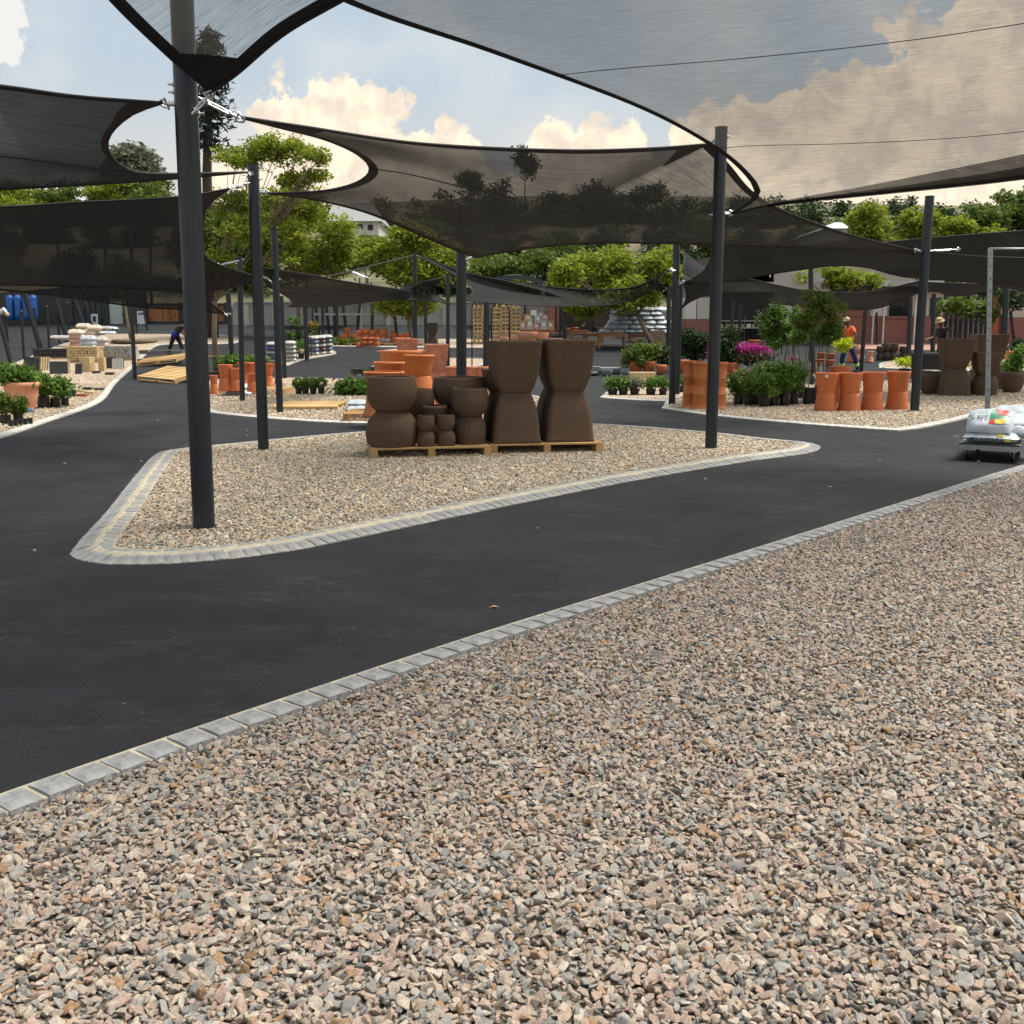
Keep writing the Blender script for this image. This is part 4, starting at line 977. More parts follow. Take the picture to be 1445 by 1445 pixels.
for i, x in enumerate((1186,)):
    stack(x, 571, [('hour', 31, 26, True), ('hour', 31, 27, False)], TERRA, ['lower orange pot in the back row, %s gap' % ['first', 'second', 'third'][i], 'upper orange pot in the back row, %s gap' % ['first', 'second', 'third'][i]], .02, HG)
# brown group far right
BG = 'tall brown square pots at the right edge'
def rst(px, py, items, labels, rz=R(-8)): return stack(px, py, items, BROWN, labels, .02, BG, 'pot', rz, 'brown_pot')
rst(1350.5, 560, [('square', 42, 40, True), ('square', 44, 41, False)], ['upside-down square brown pot under the tallest right one', 'tallest right square brown pot behind the trolley post'])
rst(1394, 560, [('belly', 37, 31, True), ('square', 36, 31, False)], ['rounded brown pot under the one behind the steel post', 'square brown pot directly behind the steel post'])
rst(1398, 551, [('square', 42, 38, True), ('square', 44, 40, False)], ['lower brown pot of the rear right tower', 'upper brown pot of the rear right tower'])
rst(1318, 558, [('bowl', 34, 29, False)], ['low brown bowl left of the tallest right pots'])
rst(1433, 556, [('bowl', 34, 30, False)], ['low brown bowl right of the rear tower'])
for i, (x, y, w, h) in enumerate(((1312, 540, 36, 42), (1322, 545, 30, 22))):
    stack(x, y, [('trough', w, h, False)], BLKPL, [['black plastic planter box behind the leaning pole', 'smaller black tub before the black planter box'][i]], .02, 'black planters')
stack(1427, 520, [('hour', 16, 11, True), ('hour', 17, 13, False)], TERRA3, ['lower orange pot at the far right plants', 'upper orange pot at the far right plants'], .02)
stack(1436, 543, [('cube', 18, 16, False)], WHITE, ['pale cube planter at the right edge'], .02)

# grey pots
for i, (x, y, k, w, h) in enumerate(((840, 529, 'trough', 14, 12), (833, 530, 'bowl', 22, 5), (861, 527, 'trough', 30, 8), (857, 530, 'taper', 17, 8))):
    stack(x, y, [(k, w, h, False)], GREYPOT, [['square grey planter on the far kerb', 'flat grey dish left of the round planter', 'long grey trough on the far kerb', 'round grey planter before the grey trough'][i]], .02, 'grey planters')

# black tubs
for i, (x, y, w, h) in enumerate(((508, 548, 30, 27), (530, 540, 26, 22))):
    stack(x, y, [('taper', w, h, False)], BLKPL, [['large black plastic tub behind the agapanthus', 'second black plastic tub, farther right'][i]], .02, 'black tubs', 'tub', name='black_tub')

# far terracotta heap
rows = [(489, [(506, 'taper', 8, 6), (514, 'bowl', 10, 7), (522, 'bowl', 10, 7), (531, 'belly', 9, 7)], 'front'),
        (487, [(452, 'urn', 9, 7), (460, 'urn', 9, 7), (484, 'urn', 9, 8), (492, 'taper', 8, 8), (500, 'urn', 9, 8), (559, 'bowl', 9, 6), (567, 'bowl', 9, 6), (574, 'bowl', 9, 6)], 'second'),
        (484, [(506, 'belly', 11, 10), (516, 'belly', 11, 11), (526, 'belly', 10, 10), (534, 'taper', 8, 12), (541, 'belly', 8, 10), (556, 'bowl', 10, 7), (566, 'belly', 9, 7), (573, 'belly', 9, 8)], 'middle'),
        (481, [(482, 'taper', 8, 10), (490, 'urn', 9, 10), (504, 'taper', 9, 12), (524, 'taper', 9, 11), (532, 'taper', 9, 18), (543, 'taper', 9, 18), (554, 'taper', 9, 14)], 'back')]
ORD = ['first', 'second', 'third', 'fourth', 'fifth', 'sixth', 'seventh', 'eighth', 'ninth', 'tenth']
for y, its, nm in rows:
    for i, (x, k, w, h) in enumerate(its):
        stack(x, y, [(k, w, h, k == 'taper'), (k, w * .95, h * .8, False)][:2 if k != 'taper' else 1], TERRA, ['far terracotta pot, %s row, %s from the left' % (nm, ORD[i]), 'far terracotta pot on another, %s row, %s from left' % (nm, ORD[i])], .03, 'terracotta pots heaped in the far bed')
        if nm == 'back' and h > 13: 
            stack(x, y, [(k, w, h, True)], TERRA, ['x'], .03)[3][0].location.z += h * mpp(at(x, y)) * .0 or 0
for o in [o for o in bpy.data.objects if o.get('label') == 'x']: bpy.data.objects.remove(o)
for i in range(2): pallet(at(520 + i * 52, 489) + Vector((0, .5, 0)), 1.6, 1.1, 0, ['far pallet under the main terracotta heap', 'far pallet under the right terracotta heap'][i])
stack(540, 487, [('trough', 14, 9, False)], GREYPOT, ['grey trough between the two terracotta heaps'], .02)
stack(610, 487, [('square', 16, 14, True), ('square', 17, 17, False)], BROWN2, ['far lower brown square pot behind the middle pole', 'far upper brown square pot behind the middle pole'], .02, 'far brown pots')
stack(612, 497, [('trough', 26, 12, False)], BLKPL, ['long black trough below the far brown pots'], .02)
for i, (x, dz) in enumerate(((698, 0), (706, 0), (701, 1), (709, 1), (713, 0))):
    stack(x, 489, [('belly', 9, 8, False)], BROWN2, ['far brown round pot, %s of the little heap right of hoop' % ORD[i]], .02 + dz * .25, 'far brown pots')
# right far rows
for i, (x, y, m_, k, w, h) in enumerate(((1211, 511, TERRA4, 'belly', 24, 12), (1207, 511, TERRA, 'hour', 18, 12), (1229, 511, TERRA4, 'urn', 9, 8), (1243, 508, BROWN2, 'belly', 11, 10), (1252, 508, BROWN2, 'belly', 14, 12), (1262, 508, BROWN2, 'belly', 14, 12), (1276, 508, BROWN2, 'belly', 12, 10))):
    stack(x, y, [(k, w, h, True), (k, w, h * .9, False)], m_, ['lower far clay pot, %s of the row by the brick building' % ORD[i], 'upper far clay pot, %s of the row by the brick building' % ORD[i]], .02, 'far pots by the brick building')
for i, (x, y, w, h) in enumerate(((1062, 497, 14, 8), (1076, 497, 16, 9), (1066, 489, 18, 9), (1053, 503, 22, 9), (1075, 505, 20, 8), (1160, 505, 12, 7), (1174, 506, 12, 7), (1158, 515, 13, 8), (1172, 516, 13, 8))):
    stack(x, y, [('urn', w, h, False)], TERRA, ['orange pot, %s of the mixed pots behind the roses' % ORD[i]], .02, 'orange pots behind the roses')
for i, (x, y, w, h) in enumerate(((898, 527, 20, 17), (916, 527, 19, 17), (934, 528, 15, 13), (964, 526, 18, 18), (982, 522, 16, 14), (1035, 530, 17, 18))):
    stack(x, y, [('bowl', w, h, False)], TERRA, ['round orange planter, %s from the left behind the young shrubs' % ORD[i]], .02, 'round orange planters under shrubs')
for x, lb in ((906, 'cardboard-coloured block under the two round planters'),):
    p = at(x, 540); MBx = MB().box((0, 0, .15), (.75, .4, .3)); o = link('planter_plinth', MBx.mesh('planter_plinth', CREAM)); o.location = p; tag(o, lb, 'plinth')

# ------------------------------------------------------------------ foliage
def leaves(blobs, n, size, cs_=1.0, shell=.5, aspect=1.8, name='foliage', drop=.0, up=0):
    """blobs: (centre, (rx,ry,rz)); returns mesh data arrays"""
    vol = np.array([b[1][0] * b[1][1] * b[1][2] for b in blobs]) ** (2 / 3.); cnt = (n * vol / vol.sum()).astype(int) + 1
    C = []
    for (c, r), k in zip(blobs, cnt):
        # clumps first, so that the crown has gaps and tufts
        nc = max(4, k // 26); d = RNG.normal(0, 1, (nc, 3)); d /= np.linalg.norm(d, axis=1)[:, None]; rad = RNG.uniform(shell, 1.02, (nc, 1)) ** .7
        cc = d * rad * np.array(r) + np.array(c); cc[:, 2] += RNG.normal(0, .04, nc) * r[2]
        pick = RNG.integers(0, nc, k); cs = max(.16 * float(np.mean(r)), size * 1.5) * cs_; spread = RNG.normal(0, 1, (k, 3)) * cs * np.array([1, 1, .7]); C.append(cc[pick] + spread)
    C = np.concatenate(C); n = len(C)
    a = RNG.normal(0, 1, (n, 3)); a[:, 2] = a[:, 2] * .6 + up; a /= np.linalg.norm(a, axis=1)[:, None]
    b = RNG.normal(0, 1, (n, 3)); b -= a * (a * b).sum(1)[:, None]; b /= np.linalg.norm(b, axis=1)[:, None]
    s = size * RNG.uniform(.6, 1.4, (n, 1)); L = a * s * aspect / 2; Wd = b * s / 2 * .75
    V = np.stack([C - L, C + Wd * 1.0, C + L, C - Wd], 1).reshape(-1, 3)
    return V, n
def leafmesh(name, V, n, m, org):
    me = bpy.data.meshes.new(name); V = V - np.array(org)
    me.vertices.add(4 * n); me.vertices.foreach_set('co', V.astype(np.float32).ravel()); me.loops.add(4 * n); me.loops.foreach_set('vertex_index', np.arange(4 * n, dtype=np.int32))
    me.polygons.add(n); me.polygons.foreach_set('loop_start', np.arange(0, 4 * n, 4, dtype=np.int32)); me.polygons.foreach_set('loop_total', np.full(n, 4, np.int32))
    me.materials.append(m); me.update(calc_edges=True); return me
def foliage(parent, blobs, n, size, m, name='foliage', **kw):
    V, k = leaves(blobs, n, size, **kw); o = link(name, leafmesh(name, V, k, m, parent.location), parent); return o
def tree(label, base, blobs, Y=None, n=5000, size=.13, m=None, bark=None, tw=6, name='tree', group=None, stemto=None, thick=1.0, lean=None, shell=.35):
    """base px,py ; blobs px (x,y,rx,ry)"""
    b = at(*base) if Y is None else P(base[0], base[1], Y)
    if Y is not None: b.z = g(Y)
    b.z -= .05; s = mpp(b); o = thing(name, label, 'tree', b, group=group, absolute=True); B = []
    for i, q in enumerate(blobs):
        dy = q[4] if len(q) > 4 else random.uniform(-.6, .6) * q[2] * s; c = P(q[0], q[1], b.y + dy); B.append((tuple(c), (q[2] * s, max(q[2], q[3]) * s * .8, q[3] * s)))
    m = m or LEAF_MID; B2 = []
    for c, r_ in B:
        for _ in range(6 if n > 2500 else 3):
            d = Vector((random.gauss(0, 1), random.gauss(0, 1), random.gauss(0, 1))).normalized() * random.uniform(.35, .85); q = random.uniform(.36, .72)
            B2.append(((c[0] + d.x * r_[0], c[1] + d.y * r_[1], c[2] + d.z * r_[2]), (r_[0] * q, r_[1] * q, max(r_[2] * q, r_[0] * q * .5))))
    foliage(o, B2, n, size, m, 'crown', shell=shell)
    cx = sum(q[0][0] for q in B) / len(B); low = min(q[0][2] for q in B); fork = Vector((b.x * .6 + cx * .4, b.y, b.z + (low - b.z) * .75)) if lean is None else P(lean[0], lean[1], b.y)
    mb = MB(); r0 = tw * s / 2; mid = b.lerp(fork, .5) + Vector((random.uniform(-1, 1) * r0, 0, 0)); mb.tube([b, mid, fork], [r0, r0 * .85, r0 * .75], 8)
    for c, r in B:
        c = Vector(c); md = fork.lerp(c, .5) + Vector((random.uniform(-.2, .2), 0, -.1)) * r[0]; mb.tube([fork, md, c], [r0 * .34, r0 * .22, r0 * .08], 5)
        for _ in range(4):
            e = c + Vector((random.uniform(-1, 1) * r[0], random.uniform(-1, 1) * r[1], random.uniform(-.3, .9) * r[2])) * .8; mb.tube([md, md.lerp(e, .55) + Vector((0, 0, .08 * r[2])), e], [r0 * .18, r0 * .11, r0 * .04], 4)
    mb.build('trunk', bark or BARK, o); return o
tree('lime-leaved tree with gappy flat tiers behind the island back pole', (306, 527), [(335, 222, 34, 13), (390, 212, 48, 13), (440, 222, 26, 13), (452, 245, 20, 8), (415, 255, 34, 10), (330, 285, 36, 16), (325, 330, 42, 24), (320, 372, 36, 14), (420, 330, 30, 16)], n=15000, size=.075, m=LEAF_LIME, tw=9, lean=(303, 425), shell=.0)
tree('broad lime tree left of the hillside house', (420, 476), [(430, 300, 48, 24), (480, 330, 30, 24), (385, 330, 50, 30), (425, 365, 55, 28), (465, 372, 34, 24), (350, 375, 40, 26), (395, 285, 40, 16)], n=17000, size=.12, m=LEAF_LIME)
tree('round bright green tree above the terracotta heap', (578, 483), [(540, 360, 28, 26), (585, 345, 40, 24), (622, 365, 30, 30), (575, 385, 48, 18), (560, 432, 34, 9), (600, 430, 30, 10)], n=14000, size=.12, m=LEAF_LIME, tw=6, lean=(575, 432))
tree('spreading lime tree with a leaning trunk by the white bags', (925, 492), [(800, 385, 30, 22), (850, 372, 38, 22), (885, 396, 42, 22), (930, 375, 30, 22), (818, 436, 22, 14), (870, 425, 30, 12), (915, 420, 24, 8)], n=15000, size=.12, m=LEAF_LIME, tw=8, lean=(900, 445))
tree('sparse small tree before the pale building wall', (1192, 486), [(1200, 396, 26, 11), (1172, 385, 12, 6), (1135, 390, 8, 5), (1225, 398, 14, 6)], n=2200, size=.13, m=LEAF_LIME, tw=4, lean=(1185, 432), shell=.0)
tree('branching tree behind the man in the bucket hat', (1330, 500), [(1375, 438, 34, 7), (1345, 428, 24, 6), (1395, 446, 20, 6)], n=1600, size=.12, m=LEAF_MID, tw=4, lean=(1328, 450), shell=0)
tree('dark leaning tree at the right edge before the building', (1436, 500), [(1425, 420, 22, 8), (1450, 430, 20, 10)], n=900, size=.12, m=LEAF_DARK, bark=BARKD, tw=6, lean=(1426, 440))
tree('bright lime tree below the white gable', (1230, 420), [(1232, 312, 30, 20), (1242, 338, 32, 16), (1215, 335, 18, 12)], Y=52, n=9000, size=.11, m=LEAF_LIME)
tree('small lime tree top left of the leaning pole', (1290, 420), [(1292, 306, 20, 12), (1288, 330, 18, 12), (1315, 315, 10, 14)], Y=50, n=5500, size=.11, m=LEAF_LIME)
tree('lime shrubby tree right of the leaning pole', (1355, 420), [(1357, 322, 22, 14), (1340, 335, 14, 8), (1402, 330, 10, 6)], Y=50, n=5500, size=.11, m=LEAF_LIME)
tree('olive green tree at the right edge of the skyline', (1410, 400), [(1395, 308, 34, 20), (1435, 298, 34, 24), (1370, 325, 30, 14), (1480, 310, 40, 26)], Y=62, n=12000, size=.16, m=LEAF_MID)
tree('grey-green tree seen through the loop of the upper left sail', (190, 420), [(185, 222, 22, 16), (205, 235, 18, 14), (170, 240, 16, 14)], Y=75, n=3500, size=.24, m=LEAF_GREY, shell=.1)
for i, (x, y, rx, ry, mm, nm) in enumerate(((25, 276, 42, 14, LEAF_LIME, 'first lime treetop from the left between the two left sails'), (85, 276, 36, 14, LEAF_MID, 'darker treetop second from the left between the left sails'), (150, 272, 36, 16, LEAF_LIME, 'lime treetop in the middle between the two left sails'),
                                           (215, 268, 42, 20, LEAF_MID, 'treetop just left of the tallest pole between the sails'), (-40, 276, 40, 16, LEAF_MID, 'treetop cut by the left edge'))):
    tree(nm, (x, 440), [(x, y, rx, ry), (x + 12, y + 22, rx, ry), (x - 14, y + 30, rx, ry)], Y=60, n=9000, size=.12, m=mm, group='trees behind the left sails')
tree('mid-green tree filling the gap right of the hillside house', (520, 440), [(515, 350, 34, 16), (545, 372, 26, 12), (490, 368, 22, 12)], Y=62, n=6000, size=.15, m=LEAF_MID)
tree('mid-green tree between the thick pole and the tall brown pots', (700, 440), [(690, 378, 30, 12), (730, 372, 32, 14), (760, 368, 26, 16)], Y=64, n=6000, size=.15, m=LEAF_MID)
tree('lime tree just left of the broad one, behind the tallest pole', (300, 440), [(300, 320, 30, 30), (335, 350, 36, 26), (310, 375, 34, 18)], Y=50, n=7000, size=.12, m=LEAF_MID)
# hillside: many darker trees in depth, each crown its own
def hill_tree(x, top, Y, r, mm, label):
    tree(label, (x, 300), [(x, top + r * .8, r, r * .8), (x - r * .6, top + r * 1.5, r * .8, r * .8), (x + r * .6, top + r * 1.6, r * .8, r * .8)], Y=Y, n=5200, size=.22 if Y > 95 else .17, m=mm, bark=BARKD, tw=3, name='tree', group='trees covering the hillside', shell=.45)
H = []
topl = lambda x: np.interp(x, [-100, 280, 420, 560, 660, 720, 800, 840, 900, 930, 960, 1060, 1100, 1300, 1400, 1500], [276, 280, 290, 284, 256, 266, 278, 258, 250, 256, 280, 276, 288, 284, 290, 286])
k = 0
for x in range(-80, 1540, 45):
    H.append((x + random.uniform(-9, 9), topl(x) + random.uniform(-3, 6), 112 + random.uniform(-6, 6), random.uniform(28, 38), LEAF_DARK, 'ridge'))
for x in range(-60, 1540, 66):
    if 455 < x < 520: continue
    H.append((x + random.uniform(-12, 12), 312 + random.uniform(-8, 12), 88 + random.uniform(-5, 5), random.uniform(27, 36), LEAF_DARK if k % 3 else LEAF_MID, 'mid slope')); k += 1
for x in range(20, 1500, 84):
    if 430 < x < 545: continue
    H.append((x + random.uniform(-12, 12), 352 + random.uniform(-6, 10), 72, random.uniform(30, 40), (LEAF_MID, LEAF_DARK)[k % 2], 'foot')); k += 1
MARKS = [(-60, 'beyond the left frame edge'), (0, 'above the blue tanks'), (45, 'over the first leaning struts'), (90, 'over the sandbag stack'), (135, 'over the cobble pallets'), (180, 'over the garage door'), (225, 'just left of the tallest pole'), (270, 'hidden by the tallest pole'), (310, 'behind the pine trunk'), (350, 'behind the island back pole'),
         (400, 'behind the bare-topped pole'), (445, 'over the seedling shelf'), (490, 'beside the pale hillside house'), (535, 'right of the pale hillside house'), (580, 'behind the round bright green tree'), (620, 'over the pink square pots'), (660, 'above the thick pole behind the brown pots'), (700, 'over the yellow slatted frames'), (745, 'below the twin-stemmed tree'), (790, 'over the dark shed'),
         (830, 'over the tall brown pots'), (870, 'over the teak table'), (915, 'over the white bag pile'), (960, 'over the bed pole'), (1005, 'crossed by the right island pole'), (1045, 'over the dark shop opening'), (1090, 'over the round floodlight'), (1135, 'over the standard roses'), (1180, 'at the white gable house'), (1225, 'above the bright lime tree'), (1270, 'just left of the leaning pole'),
         (1310, 'crossed by the leaning pole'), (1350, 'over the bucket hat man'), (1395, 'crossed by the slotted frame'), (1435, 'at the right frame edge'), (1480, 'beyond the right frame edge'), (1530, 'far beyond the right frame edge')]
SEEN = set()
for i, (x, t, Y, r, mm, zone) in enumerate(H):
    kind = 'dark' if mm is LEAF_DARK else 'mid-green'
    free = [q for q in MARKS if (zone, q[1]) not in SEEN]; q = min(free, key=lambda q: abs(q[0] - x)); SEEN.add((zone, q[1]))
    hill_tree(x, t, Y, r, mm, '%s tree on the hill %s, %s' % (kind, zone, q[1]))
def tall_pair(x, top, label):
    tree(label, (x, 300), [(x - 3, top + 14, 6, 12), (x + 7, top + 24, 7, 13)], Y=108, n=1400, size=.22, m=LEAF_DARK, bark=BARKD, tw=2)
tall_pair(740, 210, 'tall twin-stemmed tree silhouetted through the middle sail')
tall_pair(660, 236, 'tall tree silhouetted left of the twin-stemmed one')
# Norfolk pine behind the tallest pole
def pine():
    Y = 50.; b = P(291, 300, Y); b.z = g(Y); o = thing('pine_tree', 'tall dark pine with drooping tiers right behind the tallest pole', 'tree', b, absolute=True)
    top = P(297, 38, Y); MB().tube([b, P(292, 250, Y), P(294, 130, Y), top], [.32, .22, .15, .03], 8).build('trunk', BARKD, o); mb = MB(); B = []
    s = mpp(b); py = 48.
    while py < 205:
        ln = (8 + 24 * min(1, (py - 40) / 60)) * s * (1 if py < 150 else .9)
        for a in range(5):
            t = a * 2 * math.pi / 5 + py; c = P(296 - (py - 40) * .02, py, Y); d = Vector((math.cos(t), math.sin(t), 0)); e = c + d * ln * random.uniform(.75, 1.1) + Vector((0, 0, -.35 * ln * random.uniform(.2, 1.1)))
            mb.tube([c, c.lerp(e, .5) + Vector((0, 0, .12 * ln)), e], [.045, .03, .015], 4)
            for q in range(5):
                u = .3 + .7 * q / 4; B.append((tuple(c.lerp(e, u) + Vector((0, 0, .1 * ln * (1 - u)))), (.13, .13, .12)))
        py += random.uniform(9, 16)
    mb.build('branch', BARKD, o); foliage(o, B, 2600, .11, LEAF_PINE, 'needles', shell=.0, aspect=3.2, up=-.5, cs_=.8)
pine()

# ------------------------------------------------------------------ hillside houses, buildings
def px_box(mb, x0, y0, x1, y1, Y, depth):
    a = P(x0, y1, Y); b = P(x1, y0, Y); mb.box(((a.x + b.x) / 2, Y + depth / 2, (a.z + b.z) / 2), (abs(b.x - a.x), depth, abs(b.z - a.z)))
def part_box(o, name, m, x0, y0, x1, y1, Y, depth): mb = MB(); px_box(mb, x0, y0, x1, y1, Y, depth); return mb.build(name, m, o)
def house(label, x0, x1, ridge, eave, foot, Y, wall, roof, wins=(), gable=False):
    o = thing('house', label, 'house', P((x0 + x1) / 2, foot, Y), absolute=True); part_box(o, 'wall', wall, x0, eave, x1, foot, Y, 7)
    a = P(x0 - 4, eave, Y - .5); b = P(x1 + 4, eave, Y - .5); r0 = P(x0 + (0 if gable else 8), ridge, Y + 3.5); r1 = P(x1 - (0 if gable else 8), ridge, Y + 3.5); c = Vector((a.x, Y + 7.5, a.z)); d = Vector((b.x, Y + 7.5, b.z))
    MB().add([a, b, r1, r0, d, c], [(0, 1, 2, 3), (4, 5, 3, 2), (1, 4, 2), (5, 0, 3), (0, 5, 4, 1)]).build('roof', roof, o)
    for (u0, v0, u1, v1) in wins: part_box(o, 'window', GLASS, u0, v0, u1, v1, Y - .03, .1)
    return o
house('pale hillside house with grey roof left of the green tree', 462, 534, 288, 312, 332, 80, PLASTER2, CORR, ((505, 316, 512, 324), (519, 317, 526, 325), (484, 316, 492, 324)))
house('house with a white gable roof at the right skyline', 1170, 1196, 314, 322, 340, 66, PLASTER2, mat('white_roof', (.6, .66, .64), .5, .05), ())
house('reddish house half hidden in trees above the tables', 735, 770, 340, 348, 366, 84, BRICK, mat('tile_roof', (.30, .11, .06), .8, .2), ((742, 352, 748, 358), (756, 352, 762, 358)))
house('orange-roofed house behind the central trees', 790, 830, 332, 345, 362, 86, BRICK, mat('tile_roof', (.30, .11, .06), .8, .2), ((800, 350, 806, 356),))
def tent(label, x0, x1, y0, y1, Y):
    b = P((x0 + x1) / 2, y1, Y); b.z = g(Y); o = thing('canopy_tent', label, 'canopy', b, absolute=True); vs = []; fs = []; n = 12; A = P(x0, y1, Y); B = P(x1, y1, Y); hh = P(x0, y0, Y).z - A.z; dp = 5
    for j in range(5):
        for i in range(n + 1):
            u = i / n; v = j / 4; vs.append((A.x + (B.x - A.x) * u, Y + dp * v, A.z + hh * math.sin(math.pi * (.08 + .84 * u)) ** .8 * (.85 + .15 * math.sin(math.pi * v))))
    for j in range(4):
        for i in range(n): a = j * (n + 1) + i; fs.append((a, a + 1, a + n + 2, a + n + 1))
    MB().add(vs, fs, True).build('roof', TENT, o)
    for q in (0, 1):
        for w in (0, 1):
            c = Vector((A.x + (B.x - A.x) * (.05 + .9 * q), Y + dp * (.05 + .9 * w), 0)); MB().cyl((c.x, c.y, g(c.y)), (c.x, c.y, A.z + hh * .2), .06, n=6).build('post', GALV, o)
tent('pale blue curved canopy left of the round green tree', 402, 512, 373, 397, 55)
tent('pale blue curved canopy behind the low drooping sail', 678, 772, 385, 403, 55)

# brick building on the right
def right_building():
    Y = 47.; b = P(1300, 480, Y); b.z = g(Y); o = thing('brick_building', 'long building with brick base and pale plaster upper wall at the right', 'building', b, absolute=True)
    zb = g(Y) - .3; zp = lambda y: P(0, y, Y).z
    def seg(name, m, x0, x1, y0, y1, dy=0, dep=.4):
        a = P(x0, y1, Y + dy); c = P(x1, y0, Y + dy); z0 = a.z if y1 < 476 else zb
        return MB().box(((a.x + c.x) / 2, Y + dy + dep / 2, (z0 + c.z) / 2), (c.x - a.x, dep, c.z - z0)).build(name, m, o)
    # plinth of brick, in front of it sills and pilasters
    seg('brick_wall', BRICK, 1176, 1333, 446, 490); seg('brick_pier', BRICK, 1186, 1228, 430, 446.2, -.05, .3)
    seg('plaster_wall', PLASTER2, 1228, 1254, 396, 445.6); seg('plaster_wall', PLASTER2, 1286, 1333, 396, 445.6); seg('plaster_wall', PLASTER, 1254.3, 1285.7, 396, 421)
    for x0, x1 in ((1255, 1285), (1312, 1328)):
        w = seg('window', GLASS, x0, x1, 420, 447, .12 if x0 < 1300 else -.03, .08); mb = MB()
        for x in (x0, (x0 + x1) / 2, x1): px_box(mb, x - .8, 420, x + .8, 447, Y + (.04 if x0 < 1300 else -.08), .05)
        mb.build('frame', BLACK, w, org=o.location)
    sill = seg('sill', BRICK, 1250, 1290, 446, 449, -.08, .15)
    for x in (1248, 1292, 1233): seg('downpipe', WHITE, x - 1.4, x + 1.4, 405, 480, -.15, .1)
    # dark boarded section made of tall panels
    for i in range(9):
        x = 1334 + i * 7.2; seg('panel', mat('dark_board', (.035, .035, .038), .5, .3, 5), x, x + 6.8, 416, 480, (i % 2) * .06, .3)
    seg('brick_pier', mat('orange_brick', (.30, .09, .035), .8, .2, 20), 1399, 1412, 416, 480, -.1, .4); seg('brick_wall', BRICK, 1412, 1600, 448, 490); seg('plaster_wall', PLASTER, 1412, 1600, 400, 447.6)
    seg('fascia', BLACK, 1176, 1600, 404, 412, -.5, .5)
    # high pale gable wall with metal roof behind
    seg('gable_wall', PLASTER, 1040, 1310, 352, 430, 4, .4)
    a = P(960, 364, Y + 3); c = P(1090, 338, Y + 3); d = P(1330, 352, Y + 3)
    MB().add([P(960, 366, Y + 2), P(1092, 336, Y + 3.5), P(1325, 352, Y + 3.5), P(1325, 352, Y + 12), P(1092, 336, Y + 12), P(960, 366, Y + 12)], [(0, 1, 4, 5), (1, 2, 3, 4)]).build('roof', CORR, o)
    MB().add([P(962, 372, Y + 4), P(1092, 340, Y + 4), P(1092, 420, Y + 4), P(962, 420, Y + 4)], [(0, 1, 2, 3)]).build('gable_wall', CORR, o)
    # open shop front
    seg('shop_recess', mat('dark_interior', (.012, .012, .014), .8), 1008, 1086, 412, 482, 2, .3); seg('lintel', PLASTER, 1008, 1176, 398, 412, -.2, .6)
    seg('white_wall', PLASTER2, 1086, 1130, 425, 482, .6, .3); seg('brick_wall', BRICK, 1130, 1176.2, 432, 490, .4, .3)
    seg('plaster_pier', PLASTER2, 966, 983, 420, 450, -.1, 1.4); seg('plaster_pier', PLASTER, 983.3, 1004, 420, 450, -.1, 1.2); seg('brick_base', BRICK, 966, 1004, 450.3, 484, -.15, 1.4)
    for y in (452, 462): 
        sh = seg('shelf', GALV, 1012, 1084, y, y + 1.6, 1.4, .5)
    for x in (1015, 1050, 1082): seg('shelf_upright', GALV, x, x + 1.4, 446, 478, 1.3, .05)
    for i in range(9): seg('shelf_box', [BAGG, WOOD, WHITE][i % 3], 1016 + i * 7.5, 1020 + i * 7.5 + (i % 3), 457 - (i % 2) * 0, 462, 1.45, .3)
right_building()
tag(struct_o := MB().cyl(P(1086.5, 388, 27), P(1087.5, 388, 27), .06).build('floodlight', WHITE), 'small round white floodlight hanging under the wide right sail', 'lamp')
for i, (x, y, t) in enumerate(((1237, 487, 441), (1283, 486, 450))):
    b = at(x, y); m = MB().cyl(b, P(x, t, b.y), .05, n=8); o = m.build('bollard', BLACK, org=b); o.location = b; tag(o, ['slim black post before the brick wall', 'second slim black post before the brick wall'][i], 'post', 'slim black posts by the brick wall')

